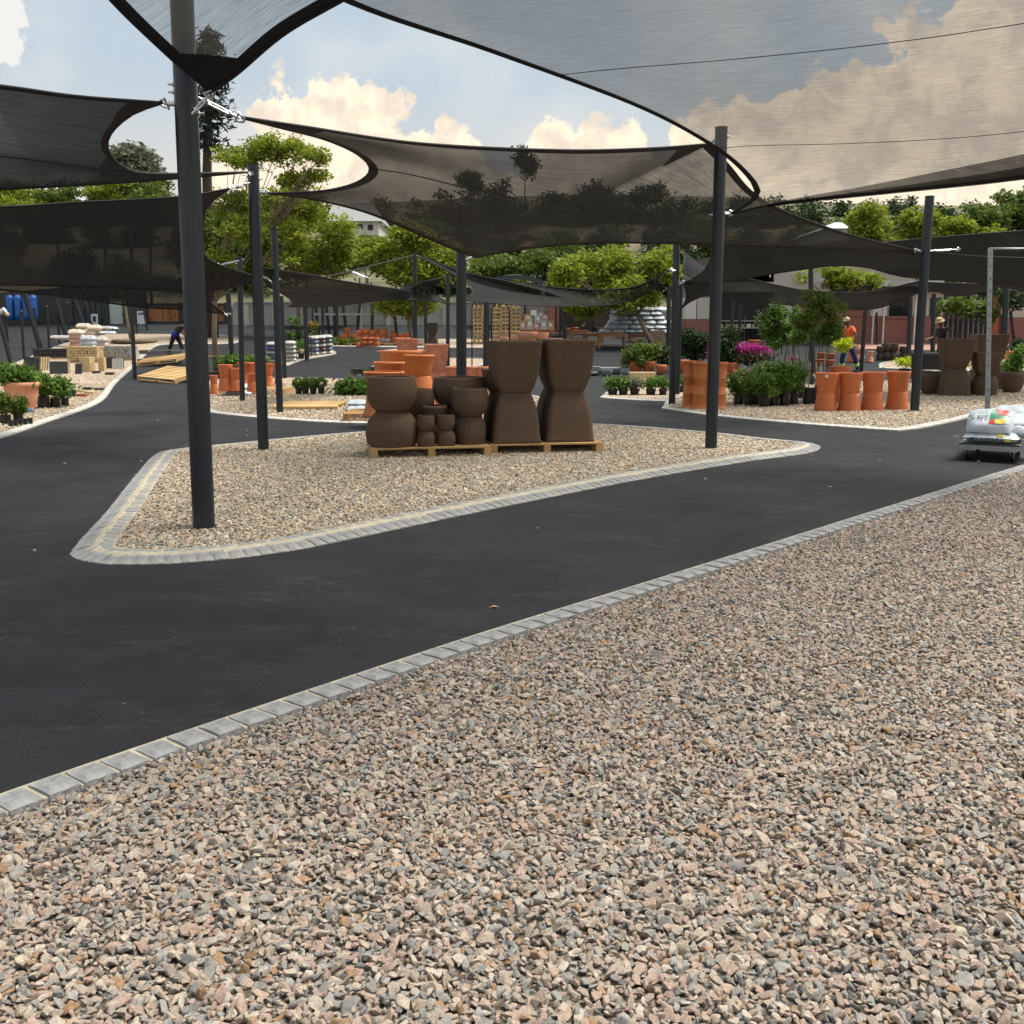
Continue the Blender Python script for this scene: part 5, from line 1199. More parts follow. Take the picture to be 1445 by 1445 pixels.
# left background: dark fence with timber gate, tanks, sheds
def left_back():
    Y = at(200, 457).y; zb = g(Y) - .3
    def seg(o, name, m, x0, x1, y0, y1, dy=0, dep=.15, foot=False):
        a = P(x0, y1, Y + dy); c = P(x1, y0, Y + dy); z0 = zb if foot else a.z; return MB().box(((a.x + c.x) / 2, Y + dy + dep / 2, (z0 + c.z) / 2), (c.x - a.x, dep, c.z - z0)).build(name, m, o)
    o = thing('boundary_wall', 'dark grey boundary wall and shed front at the far left', 'wall', P(80, 457, Y), absolute=True)
    seg(o, 'wall', mat('charcoal_wall', (.05, .052, .055), .8, .2, 2), -140, 152, 408, 457, 0, .3, True); seg(o, 'wall', MATS['charcoal_wall'], 174, 205, 408, 457, 0, .3, True)
    seg(o, 'wall_coping', GREYST, -140, 50, 406, 408, -.05, .4)
    for i in range(7): seg(o, 'panel', MATS['charcoal_wall'], 96 + i * 8, 103 + i * 8, 425, 456, -.06, .05)
    o = thing('garage_door', 'pale green garage door in the dark wall', 'door', P(163, 457, Y), absolute=True); seg(o, 'leaf', mat('pale_green_paint', (.50, .56, .52), .6, .05), 152.3, 173.7, 426, 457, .05, .1, True); seg(o, 'handle', STEEL, 170, 171.5, 442, 444, -.02, .06)
    o = thing('timber_gate', 'brown timber board gate behind the tallest pole', 'gate', P(260, 457, Y), absolute=True)
    x = 207.
    while x < 318:
        w = random.uniform(3.6, 5.0); seg(o, 'board', WOODF, x, x + w - .25, 431, 453, random.uniform(-.02, .02), .04); x += w
    seg(o, 'frame', BLACK, 205, 320, 428, 431, -.04, .12); seg(o, 'frame', BLACK, 205, 320, 453.3, 457, -.04, .12)
    for x in (205, 252, 258, 317): seg(o, 'gate_post', BLACK, x, x + 2.5, 427, 457, -.08, .05, True)
    for i, (x0, x1, y0, y1, m, lb) in enumerate(((193, 204, 439, 457, WHITE, 'white-blue notice board by the timber gate'), (129, 137, 443, 457, WHITE, 'small white cabinet left of the garage door'))):
        o = thing('sign_board' if i == 0 else 'cabinet', lb, 'sign' if i == 0 else 'cabinet', P((x0 + x1) / 2, y1, Y - .6), absolute=True)
        seg(o, 'panel', m, x0, x1, y0, y1, -.7, .06, i == 1)
        if i == 0: seg(o, 'print', BAGB, x0 + 2, x1 - 2, y0 + 2, y0 + 5, -.72, .02); seg(o, 'leg', WHITE, x0 + 4.5, x1 - 4.5, y1 - 1, y1 + 4, -.69, .03, True)
        else: seg(o, 'door', BLACK, x0 + 2.5, x1 - 2.5, y0 + 3, y1 - 3, -.74, .03)
    for i, x in enumerate((16, 27, 39, 49)):
        Yt = Y - 1.5; a = P(x, 452, Yt); t = P(x, 416, Yt); o = thing('water_tank', 'blue cylindrical tank, %s from the left by the far wall' % ORD[i], 'tank', a, group='blue tanks by the far left wall', absolute=True)
        r = 5.0 * mpp(a); pr = [(.02, 0), (r, .02)] + [(r, (t.z - a.z) * q) for q in (.2, .5, .85)] + [(r * .8, (t.z - a.z) * .95), (.05, t.z - a.z)]
        MB().rev(pr, 16, 0, a).build('shell', BLUE, o)
        for q in (.2, .5, .8): c = Vector((a.x, a.y, a.z + (t.z - a.z) * q)); MB().cyl(c, c + Vector((0, 0, .05)), r * 1.03, n=16).build('hoop', BLUE, o)
        MB().box((a.x, a.y, (a.z + g(Yt)) / 2), (r * 2.1, r * 2.1, abs(a.z - g(Yt)) + .02)).build('stand', BLACK, o)
left_back()
# leaning steel struts and fence posts at left
for i, (bx, by, tx, ty, w) in enumerate(((16, 512, -4, 440, 6), (57, 491, 33, 408, 7), (96, 484, 77, 415, 6), (119, 464, 104, 418, 6), (129, 461, 118, 420, 5), (208, 466, 201, 425, 3))):
    b = at(bx, by); t = P(tx, ty, b.y); o = MB().cyl(b - Vector((0, 0, .05)), t, w * mpp(b) / 2, n=14).build('leaning_strut', POLE, org=b); o.location = b; tag(o, 'leaning dark steel strut, %s from the left' % ORD[i], 'strut', 'leaning steel struts at the left')
for i, (bx, by, tx, ty, w) in enumerate(((11, 483, 7, 446, 4), (34, 506, 30, 440, 4.2), (52, 480, 48, 435, 3), (70, 491, 66, 433, 3.6), (84, 484, 81, 440, 3.2), (97, 467, 95, 428, 3), (108, 463, 106, 425, 2.8), (148, 460, 147, 426, 2.4))):
    b = at(bx, by); t = P(tx, ty, b.y); o = thing('fence_post', 'straight black fence post, %s from the left' % ORD[i], 'post', b, group='black fence posts at the left', absolute=True); MB().cyl(b, t, w * mpp(b) / 2, n=8).build('post', BLACK, o); MB().ball(t, w * mpp(b) * .6, 8, 5).build('cap', BLACK, o)
b = at(10, 483); 
o = thing('post_lamp', 'cream globe lamp and white spotlight on a black post at the left edge', 'lamp', P(7, 446, b.y), absolute=True); MB().ball(P(10, 444, b.y), 3.4 * mpp(b)).build('globe', CREAM, o); MB().cyl(P(-2, 443, b.y), P(7, 437, b.y), 3.5 * mpp(b), 4 * mpp(b), n=10).build('spotlight', WHITE, o)

# mid background: long pale wall with steel racks, crates, boxes
def mid_back():
    Y = 58.; o = thing('long_wall', 'long pale wall behind the terracotta heap', 'wall', P(560, 470, Y), absolute=True); part_box(o, 'wall', mat('pale_wall', (.42, .41, .38), .85, .1, 1), 330, 428, 700, 470, Y, .3)
    part_box(o, 'coping', GREYST, 330, 426, 700, 428, Y - .1, .5)
    for i in range(9): x = 345 + i * 40; part_box(o, 'pier', PLASTER, x, 430, x + 5, 470, Y - .15, .14)
    b = P(525, 482, 50); o = thing('steel_rack', 'long dark steel rack with slanting legs behind the terracotta', 'rack', b, absolute=True); part_box(o, 'rail', GALV, 440, 442, 590, 445, 50, .6)
    for x in (450, 465, 472, 489, 503, 525, 560, 585):
        a = P(x, 470, 50.2); t = P(x - random.choice((5, -5, 0)), 428, 50.2); a.z = g(50.2); MB().cyl(a, t, .07, n=8).build('leg', BLACK, o)
    # crate stacks
    for i, (x, y0) in enumerate(((700, 432), (714, 430), (728, 431), (675, 431))):
        Yc = 47.; a = P(x, 462, Yc); s = mpp(a); 
        o = thing('crate_stack', 'stack of yellow slatted frames, %s from the left behind the hoop' % ['second', 'third', 'fourth', 'first'][i], 'frames', Vector((a.x, Yc, g(Yc))), group='yellow slatted frame stacks', absolute=True)
        t = P(x, y0, Yc).z; z = g(Yc); n = 10; h = (t - z) / n; me = MB().box((0, 0, 0), (13 * s, 1.0, h * .55)).mesh('slat', WOODY); m2 = MB().box((0, 0, 0), (.06, 1.0, h * .5)).mesh('spacer', WOODY)
        for k in range(n):
            link('slat', me, o, (0, 0, h * (k + .3)))
            for q in (-1, 0, 1): link('spacer', m2, o, (q * 6 * s, 0, h * (k + .8)))
    bx = [(738, 463, 8, 12, BAGP), (748, 463, 9, 16, BAGG), (757, 463, 9, 10, BAGP), (767, 463, 9, 14, BAGW), (776, 463, 9, 12, BAGP), (745, 451, 9, 9, CREAM), (758, 453, 10, 10, BAGW), (768, 449, 9, 7, BAGP), (753, 443, 8, 7, WHITE), (763, 444, 7, 5, BAGG)]
    for i, (x, y, w, h, m) in enumerate(bx):
        Yc = 46.5; a = P(x, y + 2, Yc); s = mpp(a); o = thing('carton', 'wrapped carton, %s of the heap before the brick stall' % ORD[i], 'box', a, random.uniform(-.3, .3), 'cartons heaped before the brick stall'); w *= s; h *= s
        MB().box((0, 0, h / 2), (w, w * .8, h)).build('box', m, o); MB().box((0, -w * .4 - .004, h / 2), (w * .45, .008, h * .35)).build('label_sheet', WHITE, o); MB().box((0, 0, h + .004), (w * .12, w * .8, .006)).build('tape', CREAM, o)
    o = thing('brick_stall', 'red brick stall with open front behind the cartons', 'shed', P(760, 465, 49), absolute=True); part_box(o, 'back_wall', CORR, 733, 428, 774, 470, 49, .2); part_box(o, 'brick_pier', BRICK, 774, 428, 783, 470, 48.5, .5); part_box(o, 'brick_wall', BRICK, 735, 443, 774, 470, 48.6, .15)
    o = thing('shed', 'dark shed with narrow posts right of the brick stall', 'shed', P(800, 465, 52), absolute=True); part_box(o, 'wall', mat('dark_shed', (.06, .055, .05), .8), 783, 428, 860, 468, 52, .3)
    for x in (786, 800, 815, 835, 857): part_box(o, 'post', BRICK if x < 790 else BLACK, x, 428, x + 3, 470, 51.6, .2)
mid_back()
# hoops
def hoop(x0, x1, top, by, label, Y=None, r=.02):
    b = at((x0 + x1) / 2, by); Y = b.y; pts = [P(x0, by, Y)]; cx = (x0 + x1) / 2; rr = (x1 - x0) / 2
    pts += [P(cx - rr * math.cos(t), top + rr - rr * math.sin(t), Y) for t in [math.pi * i / 12 for i in range(13)]] + [P(x1, by, Y)]
    o = MB().tube(pts, r, 6).build('arched_hoop', BLACK, org=b); o.location = b; tag(o, label, 'hoop', 'black arched hoops')
hoop(693.5, 719, 427, 500, 'black arched hoop left of the tall brown pots', r=.03); hoop(666, 690, 423, 530, 'black arched hoop behind the thick pole')
hoop(1103, 1119, 427, 500, 'thin arched hoop above the standard roses')

# white bags pile, tables
def bag_mesh(l, w, h, m, seed, flap=True):
    rg = random.Random(seed); nx, ny = 12, 8; vs = []; fs = []
    for side in (1, -1):
        for j in range(ny + 1):
            for i in range(nx + 1):
                u = i / nx * 2 - 1; v = j / ny * 2 - 1; pr = max(0, (1 - u ** 6)) ** .5 * max(0, (1 - v ** 4)) ** .5; z = side * h / 2 * pr * (1 if side > 0 else .85) + h / 2 * .9
                if side > 0: z += math.sin(u * 5 + seed) * math.cos(v * 4 + seed * 2) * h * .07 * pr + rg.uniform(-.02, .02) * h * pr * 2
                e = 1 - .06 * abs(v) ** 3 * (1 - abs(u)); vs.append((u * l / 2 * (1 - .05 * v * v), v * w / 2 * (1 - .06 * u * u), max(.0, z)))
    n = (nx + 1) * (ny + 1)
    for s in (0, 1):
        for j in range(ny):
            for i in range(nx): a = s * n + j * (nx + 1) + i; q = (a, a + 1, a + nx + 2, a + nx + 1); fs.append(q if s == 0 else q[::-1])
    return MB().add(vs, fs, True).mesh('plastic_bag', m)
BM = {}
def bag(p, l, w, h, m, rz, label, group, seed=0, name='plastic_bag', tilt=(0, 0)):
    k = (round(l, 2), round(w, 2), round(h, 2), m.name, seed)
    if k not in BM: BM[k] = bag_mesh(l, w, h, m, seed)
    o = link(name, BM[k]); o.location = p; o.rotation_euler = (tilt[0], tilt[1], rz); return tag(o, label, 'bag', group)
Yb = 46.; s = mpp(P(900, 460, Yb)); z0 = P(0, 474, Yb).z
for r_ in range(6):
    y = 472 - r_ * 6.3; x0, x1 = [(846, 962), (850, 962), (858, 962), (866, 950), (866, 950), (868, 948)][r_]
    n = int((x1 - x0) / 17)
    for i in range(n):
        x = x0 + 8 + i * 17 + (r_ % 2) * 4; p = P(x, y, Yb - (.5 - .1 * r_)); bag(p, 18 * s, .9, 7.6 * s, BAGW, random.gauss(0, .06), 'white plastic bag in the far pile, layer %s from the bottom, %s from left' % (ORD[r_], ORD[i]), 'white bags piled beyond the tables', (i + r_) % 4)
pallet(Vector((P(905, 478, Yb - .5).x, Yb, g(Yb))), 3.6, 1.4, 0, 'wide pallet under the white bag pile', .3)
def table(px, py, w, d, h, label, m=None, legs=4, rz=0):
    m = m or TABLEW; p = at(px, py); s = mpp(p); w *= s; h *= s; o = thing('wooden_table', label, 'table', p + Vector((0, d / 2, 0)), rz, 'wooden tables in front of the white bags')
    n = 5; me = MB().box((0, 0, 0), (w, d / n * .94, .04)).mesh('top_board', m)
    for i in range(n): link('top_board', me, o, (0, -d / 2 + (i + .5) * d / n, h - .02))
    lg = MB().box((0, 0, 0), (.07, .07, h - .045)).mesh('leg', m)
    for a in (-1, 1):
        for b in (-1, 1): link('leg', lg, o, (a * (w / 2 - .07), b * (d / 2 - .07), (h - .045) / 2))
    MB().box((0, -d / 2 + .06, h - .10), (w - .16, .025, .10)).build('apron', m, o)
table(864, 492, 40, .9, 22, 'low teak table nearest the road, left of potted shrubs'); table(818, 480, 24, 1, 14, 'dark table, far left of the table group', TABLEW); table(858, 474, 34, 1, 12, 'dark round-ended table before the white bags')
table(838, 483, 30, 1, 13, 'brown table half behind the teak one'); table(886, 478, 26, .9, 13, 'small brown table right of the teak one'); table(905, 484, 34, .9, 13, 'long brown bench below the white bags'); table(790, 476, 30, .9, 11, 'slim brown table at the far left', TABLEW)
p = at(926, 491); o = link('stone_block', MB().box((0, 0, .36), (.62, .6, .72)).mesh('stone_block', mat('weathered_tan', (.24, .17, .10), .85, .3, 6, .4, 20))); o.location = p; tag(o, 'square tan block around the leaning tree trunk', 'block')
# terracotta display near the shed
for i, (x, y, w, h) in enumerate(((800, 470, 10, 7), (812, 470, 12, 8), (806, 464, 9, 6))):
    stack(x, y, [('urn', w, h, False)], TERRA3, ['small glowing orange pot, %s near the dark shed' % ORD[i]], .1)

# ------------------------------------------------------------------ left bed stock
def slabs(px, py, n, w, h, th, m, label, lean=.18, step=.07, cat='slabs', rz=0):
    p = at(px, py); s = mpp(p); o = thing('paving_slabs', label, cat, p, rz, 'stone slab samples leaning in the left bed'); w *= s; h *= s
    for i in range(n):
        mm = m[i % len(m)] if isinstance(m, list) else m
        me = MB().box((0, 0, h / 2), (w, th, h)).mesh('slab', mm); q = link('slab', me, o, (i * .01, i * step, .02)); q.rotation_euler = (-lean, 0, random.gauss(0, .02)); 
slabs(83, 529, 4, 24, 18, .05, [DARKST, CREAM, CREAM, GREYST], 'dark and cream slabs leaning together, biggest dark front', rz=.15)
slabs(42, 525, 6, 22, 20, .06, [DARKST, DARKST, CREAM, CREAM, CREAM, GREYST], 'fan of slabs nearest the green plants', rz=-.35, step=.1)
slabs(111, 529, 1, 9, 15, .06, DARKST, 'single small charcoal slab standing upright'); slabs(122, 526, 2, 14, 21, .2, CREAM, 'cream block pile with leaning slab', lean=0, step=.22); slabs(132, 526, 2, 5, 15, .05, CREAM, 'two narrow cream slabs leaning', rz=.5)
slabs(145, 525, 1, 8, 20, .2, CREAM, 'narrow cream stone column', lean=0); slabs(154, 521, 2, 11, 16, .08, DARKST, 'charcoal slabs behind the narrow cream column'); slabs(166, 522, 3, 14, 15, .08, [GREYST, GREYST, DARKST], 'pale grey slabs near the kerb', rz=.2)
for i, (x, y, w, m, lb) in enumerate(((136, 528, 9, DARKST, 'flat dark sample tile, left one on the gravel'), (155, 530, 11, DARKST, 'flat dark sample tile, right one on the gravel'), (140, 553, 12, DARKST, 'dark tile on the gravel near the kerb corner'), (113, 562, 21, mat('red_clay', (.36, .09, .045), .7), 'red clay edging stone lying on gravel'), (128, 558, 20, CREAM, 'cream edging stone lying askew'), (111, 556, 18, CREAM, 'cream edging stone behind the red one'), (124, 552, 12, DARKST, 'dark tile behind the cream edging'))):
    p = at(x, y); s = mpp(p); mb = MB().box((0, 0, .035), (w * s, .16, .07)); o = link('edging_stone', mb.mesh('edging_stone', m)); o.location = p + Vector((0, 0, .03)); o.rotation_euler.z = (-.5 if i == 4 else random.uniform(-.1, .1)); tag(o, lb, 'stone')
def blockpallet(px, py, w, h, m, label, nx, nz):
    p = at(px, py); s = mpp(p); w *= s; h *= s; d = 1.0; o = thing('stone_pallet', label, 'pallet of stones', p + Vector((0, d / 2, 0)), .08, 'pallets of loose stone blocks')
    me = [MB().box((0, 0, 0), (w / nx * .92, .2, h / nz * .9)).mesh('stone', m) for _ in range(1)][0]
    for k in range(nz):
        for i in range(nx):
            for j in range(2 if k < nz - 1 else 4): link('stone', me, o, (-w / 2 + (i + .5) * w / nx + random.gauss(0, .008), -d / 2 + .1 + j * .22 + random.gauss(0, .012), .1 + (k + .5) * h / nz), random.gauss(0, .04))
    MB().box((0, .25, .1 + h * .45), (w * .98, d * .48, h * .85)).build('core', m, o); MB().box((0, 0, .05), (w, d, .08)).build('pallet_base', WOOD, o)
blockpallet(115, 513, 42, 20, CREAM, 'square pallet of cream cobbles', 9, 6); blockpallet(162, 510, 44, 18, GREYST, 'square pallet of grey cobbles by the pole', 10, 6)
blockpallet(70, 508, 48, 12, DARKST, 'long low pallet of charcoal blocks', 10, 3)
bag(at(88, 490) + Vector((0, 0, .3)), 1.1, .4, .2, BAGG, 0, 'long pale roll lying on the charcoal blocks', None, 1)
SG = 'sand bags stacked in the left bed'
for i, (x, y, z, m, lb) in enumerate(((106, 493, 0, BAGP, 'bottom pink bag of the left sandbag stack'), (106, 493, .17, BAGP, 'second pink bag of the left sandbag stack'), (106, 493, .34, BAGP, 'third pink bag of the left sandbag stack'), (105, 493, .51, BAGC, 'top cream bag of the left sandbag stack'),
    (121, 496, 0, BAGW, 'bottom whitish bag of the front sandbag stack'), (121, 496, .17, BAGW, 'second whitish bag of the front sandbag stack'), (122, 496, .34, BAGW, 'top whitish bag of the front sandbag stack'), (128, 489, .0, BAGC, 'lower cream bag behind the front stack'), (126, 489, .2, BAGC, 'middle cream bag behind the front stack'), (124, 489, .4, BAGC, 'upper cream bag behind the front stack'), (132, 489, .6, BAGC, 'topmost cream bag of the rear sandbag stack'), (139, 492, .0, BAGG, 'grey bag at the right foot of the stack'), (139, 492, .18, BAGG, 'grey bag lying on the right foot bag'), (116, 487, .62, BAGC, 'cream bag bridging the rear sandbag stacks'))):
    p = gat(x, y, z + .04); bag(p + Vector((0, .3, 0)), .62, .42, .27, m, random.gauss(0, .1), lb, SG, i % 4)
for i, (x, y, z) in enumerate(((145, 473, 0), (152, 473, 0), (148, 472, .2), (155, 471, .15))): bag(gat(x, y, z) + Vector((0, .3, 0)), .6, .4, .2, [BAGG, BAGW][i % 2], random.gauss(0, .3), 'far grey-white bag, %s of the loose heap beyond the sandbags' % ORD[i], 'loose bags beyond the sandbags', i)
o = link('stone_ring', MB().rev([(.02, 0), (.95, 0), (1.0, .08), (.9, .16), (.02, .17)], 24).mesh('stone_ring', mat('mulch', (.13, .10, .06), .9, .4, 12, .6))); o.location = at(190, 484); tag(o, 'flat round mulch mound at the foot of the left tree', 'mound')
tree('slender tree leaning behind the left sandbags', (186, 484), [(165, 405, 20, 6), (190, 402, 20, 6)], n=500, size=.12, m=LEAF_MID, tw=5, lean=(176, 425))
# stacked loose pallets on the asphalt left
pallet(at(222, 512) + Vector((0, .3, 0)), 1.5, 1.1, .25, 'weathered grey pallet lowest in the loose stack', wood=mat('grey_wood', (.12, .11, .10), .8, .3, 10)); 
pallet(at(224, 517) + Vector((0, .4, .15)), 1.6, 1.1, -.15, 'yellow pallet lying tilted on the loose stack', wood=WOODY, tilt=(.16, -.1))
pallet(at(222, 514) + Vector((.1, .5, .36)), 1.5, 1.1, .1, 'dark pallet on top of the loose stack', wood=MATS['grey_wood'])
pallet(at(236, 541) + Vector((-.1, .75, .15)), 1.5, 1.2, -.5, 'yellow pallet lying flat beside the tallest pole', wood=WOODY, nb=9, tilt=(.22, .05))
pallet(at(322, 527) + Vector((0, .3, .05)), 2.2, 1.0, 0, 'yellow pallet standing behind the orange pots', wood=WOODY, h=.5)
# orange boards
p = at(427, 581); s = mpp(p); o = thing('plank_platform', 'long flat platform of orange planks beside the bare-topped pole', 'planks', p + Vector((0, .9, .03)), R(1.5))
for i in range(11): link('plank', MB().box((0, 0, 0), (94 * s * random.uniform(.97, 1), .150, .045)).mesh('plank', WOODY), o, (random.gauss(0, .02), -.82 + i * .16, .045 + random.uniform(0, .006)))
for q in (-.9, 0, .9): MB().box((q, 0, .012), (.07, 1.75, .02)).build('batten', WOOD, o)
# bags beside
for i, (x, y, z, lb) in enumerate(((334, 561, 0, 'lower white bag before the orange pots'), (333, 560, .13, 'upper white bag before the orange pots'))): bag(gat(x, y, z + .02) + Vector((0, .2, 0)), .62, .4, .16, BAGW, .1, lb, 'white bags by the orange pots', i)
for i, (x, y, z, lb) in enumerate(((506, 584, 0, 'lower white bag left of the orange rimmed stack'), (506, 583, .1, 'upper white bag left of the orange rimmed stack'))): bag(gat(x, y, z + .02) + Vector((0, .2, 0)), .5, .4, .13, BAGW, 0, lb, 'white bags by the rimmed pots', i + 1)
# bagged soil stacks at the far kerb
for c, (x, y, m) in enumerate(((383, 514, BAGB), (408, 512, BAGG), (441, 503, BAGB), (451, 502, BAGM), (460, 501, BAGB))):
    for k in range(5): bag(gat(x, y, k * .15 + .02) + Vector((0, .3, 0)), .42, .4, .17, m if k % 2 else BAGG, random.gauss(0, .08), 'soil bag, %s from the bottom of %s stack along far kerb' % (ORD[k], ['the leftmost', 'the second', 'the third', 'the fourth', 'the rightmost'][c]), 'soil bags stacked at the far kerb', k % 4)
def shelf(px, py, w, h, label):
    p = at(px, py); s = mpp(p); w *= s; h *= s; o = thing('plant_shelf', label, 'shelf', p + Vector((0, .4, 0)), 0)
    for k in (.35, .66): MB().box((0, 0, h * k), (w, .5, .04)).build('shelf_board', BLACK, o)
    for a in (-1, 0, 1):
        for b in (-1, 1): MB().box((a * w / 2, b * .24, h * .34), (.03, .03, h * .68)).build('leg', BLACK, o)
    return p, s
shelf(417, 507, 36, 46, 'black plant shelf with seedlings near the far kerb'); shelf(442, 500, 20, 34, 'smaller black plant shelf with flowering seedlings')

# ------------------------------------------------------------------ potted plants
def plant(px, py, pw, ph, blobs, label, m=LEAF_POT, n=500, size=.05, potk='bag', potm=None, z=.02, flowers=None, group=None, name='potted_plant', stems=1, cat='plant', shell=.1, up=.25, cs=1.0):
    """blobs relative to pot top centre in px: (dx, dy up, rx, ry)"""
    potm = potm or BLKPL; p = gat(px, py, z); s = mpp(p); p.y += pw * s * .4; o = thing(name, label, cat, p, group=group)
    if pw: pot(potk, potm, (0, 0, 0), pw * s, ph * s, parent=o, name='pot'); MB().cyl((0, 0, ph * s * .8), (0, 0, ph * s * .86), pw * s * .42, n=12).build('soil', SOIL, o)
    B = [((dx * s, random.uniform(-.3, .3) * rx * s, ph * s + dy * s), (rx * s, rx * s, ry * s)) for dx, dy, rx, ry in blobs]
    if blobs and max(q[2] for q in blobs) > 10 and cs == 1.0:
        B3 = []
        for c, r_ in B:
            for _ in range(5):
                d = Vector((random.gauss(0, 1), random.gauss(0, 1), random.gauss(0, 1))).normalized() * random.uniform(.3, .95); q = random.uniform(.3, .6)
                B3.append(((c[0] + d.x * r_[0], c[1] + d.y * r_[1], c[2] + d.z * r_[2]), tuple(t * q for t in r_)))
    else: B3 = B
    V, k = leaves(B3, n, size, shell=shell, up=up, cs_=cs); link('foliage', leafmesh('foliage', V, k, m, (0, 0, 0)), o)
    mb = MB()
    for c, r in B:
        for _ in range(stems): e = Vector(c) + Vector((random.uniform(-.4, .4) * r[0], 0, r[2] * .3)); mb.tube([(random.uniform(-.1, .1) * pw * s, 0, ph * s * .8), Vector((0, 0, ph * s * .8)).lerp(e, .6) + Vector((random.uniform(-.02, .02), 0, 0)), e], [.012, .009, .004], 4)
    mb.build('stem', BARKD if m is not LEAF_POT else mat('green_stem', (.05, .09, .02), .7), o)
    if flowers:
        fm, fb, fn, fs = flowers; B = [((dx * s, -.3 * rx * s, ph * s + dy * s), (rx * s, rx * s, ry * s)) for dx, dy, rx, ry in fb]; V, k = leaves(B, fn, fs, shell=0, aspect=1.1); link('flowers', leafmesh('flowers', V, k, fm, (0, 0, 0)), o)
    return o
BX = 'round clipped shrubs in small black pots'
for i, x in enumerate((421, 430.5, 441.5, 453)): plant(x, 559, 10, 11, [(0, 6, 7.5, 7)], 'clipped ball shrub in a black pot, %s of four' % ORD[i], LEAF_POT, 1500, .026, 'taper', group=BX, shell=.7, cs=.6)
for i, x in enumerate((486, 499, 511)): plant(x, 560, 9, 8, [(0, 5, 9, 6)], 'spiky agapanthus clump, %s of three, violet heads above' % ORD[i], LEAF_POT, 260, .09, 'taper', group='agapanthus pots', flowers=(PETAL_V, [(random.uniform(-4, 4), 18, 3.5, 2.5), (-8 + i * 3, 20, 2, 2)], 50, .03), up=.9)
RG = 'young shrubs in black pots along the far kerb'
for i, (x, w) in enumerate(((865, 15), (880, 14), (896, 14), (919, 15), (936, 12), (964, 13))): plant(x, 559 - (4 if i == 5 else 0), w, 9, [(0, 8, 9, 8), (-4, 5, 5, 5), (4, 6, 5, 6)], 'small leafy shrub in a black pot, %s along the kerb' % ORD[i], LEAF_POT if i != 2 else LEAF_GREY, 520, .045, 'taper', group=RG)
# big shrubs in round orange planters (planters are separate)
def shrub(px, py, blobs, label, m=LEAF_MID, n=900, size=.07, Y0=None, flowers=None, z=.3, group=None): return plant(px, py, 0, 0, blobs, label, m, n, size, z=z, flowers=flowers, name='shrub', group=group)
SH = 'dark shrubs rising from the orange planters'
shrub(898, 527, [(0, 6, 16, 12), (-12, -2, 10, 12), (4, 14, 12, 8)], 'glossy shrub in the first round orange planter', LEAF_MID, 1400, .07, group=SH, z=.45); shrub(916, 527, [(2, 6, 12, 12), (6, 12, 10, 8)], 'glossy shrub in the second round orange planter', LEAF_MID, 1000, .07, group=SH, z=.45)
shrub(935, 526, [(0, 6, 8, 14)], 'dark shrub with red flowers left of the bed pole', LEAF_DARK, 700, .07, flowers=(mat('x_', (.2, .01, .03)) and PETAL_M, [(2, 4, 6, 3)], 40, .05), group=SH, z=.4); shrub(968, 524, [(0, 12, 12, 20), (8, 22, 12, 14), (-2, 26, 8, 10)], 'tall dark shrub right of the bed pole', LEAF_DARK, 1800, .08, group=SH, z=.5)
shrub(985, 524, [(0, 10, 10, 16), (2, 22, 8, 12)], 'dark shrub behind the banded pots', LEAF_DARK, 1200, .08, flowers=(PETAL_M, [(10, 14, 6, 9), (6, 2, 4, 5)], 300, .06), group=SH, z=.5)
shrub(1028, 530, [(0, 16, 12, 24), (-8, 6, 6, 14)], 'dark shrub right of the right island pole', LEAF_DARK, 1500, .08, group=SH, z=.5)
shrub(1048, 530, [(-2, 8, 15, 11), (12, 7, 14, 10), (24, 7, 14, 10)], 'wide bougainvillea with magenta blooms behind the roses', leafmat('bronze_leaves', [(.06, .05, .03), (.10, .08, .05), (.05, .07, .03)]), 1200, .07, flowers=(PETAL_M, [(-8, 18, 9, 7), (6, 20, 11, 7), (20, 18, 10, 6), (32, 17, 8, 5)], 1100, .055), z=.42)
shrub(1120, 530, [(0, 10, 4, 5)], 'small magenta flower head above the rose bags', LEAF_MID, 80, .05, flowers=(PETAL_M, [(0, 12, 5, 4)], 60, .055), z=.3)
RO = 'rose bushes in black nursery bags'
rb = [(1043, 574, 14, 17), (1056, 575, 12, 17), (1066, 574, 12, 16), (1080, 577, 16, 17), (1093, 576, 14, 18), (1108, 576, 14, 18), (1121, 574, 12, 18), (1050, 566, 12, 17), (1074, 566, 12, 18), (1098, 566, 12, 18)]
for i, (x, y, w, h) in enumerate(rb):
    tallr = 12 if x < 1065 else (18 if x < 1100 else 24)
    fl = (PETAL_P, [(-6, tallr + 8, 5, 3), (4, tallr + 12, 3, 3)], 24, .05) if x < 1070 else ((PETAL_O, [(0, tallr + 8, 4, 4)], 14, .04) if i in (4, 8) else None)
    plant(x, y, w, h, [(0, 12, 14, 13), (-4, tallr + 3, 11, 12), (5, tallr + 6, 10, 12)], 'bushy rose in a black bag, %s in the %s row' % (ORD[i if i < 7 else i - 7], 'front' if i < 7 else 'back'), LEAF_POT, 2200, .038, 'bag', flowers=fl, group=RO, stems=2)
SR = 'standard roses with long bare stems'
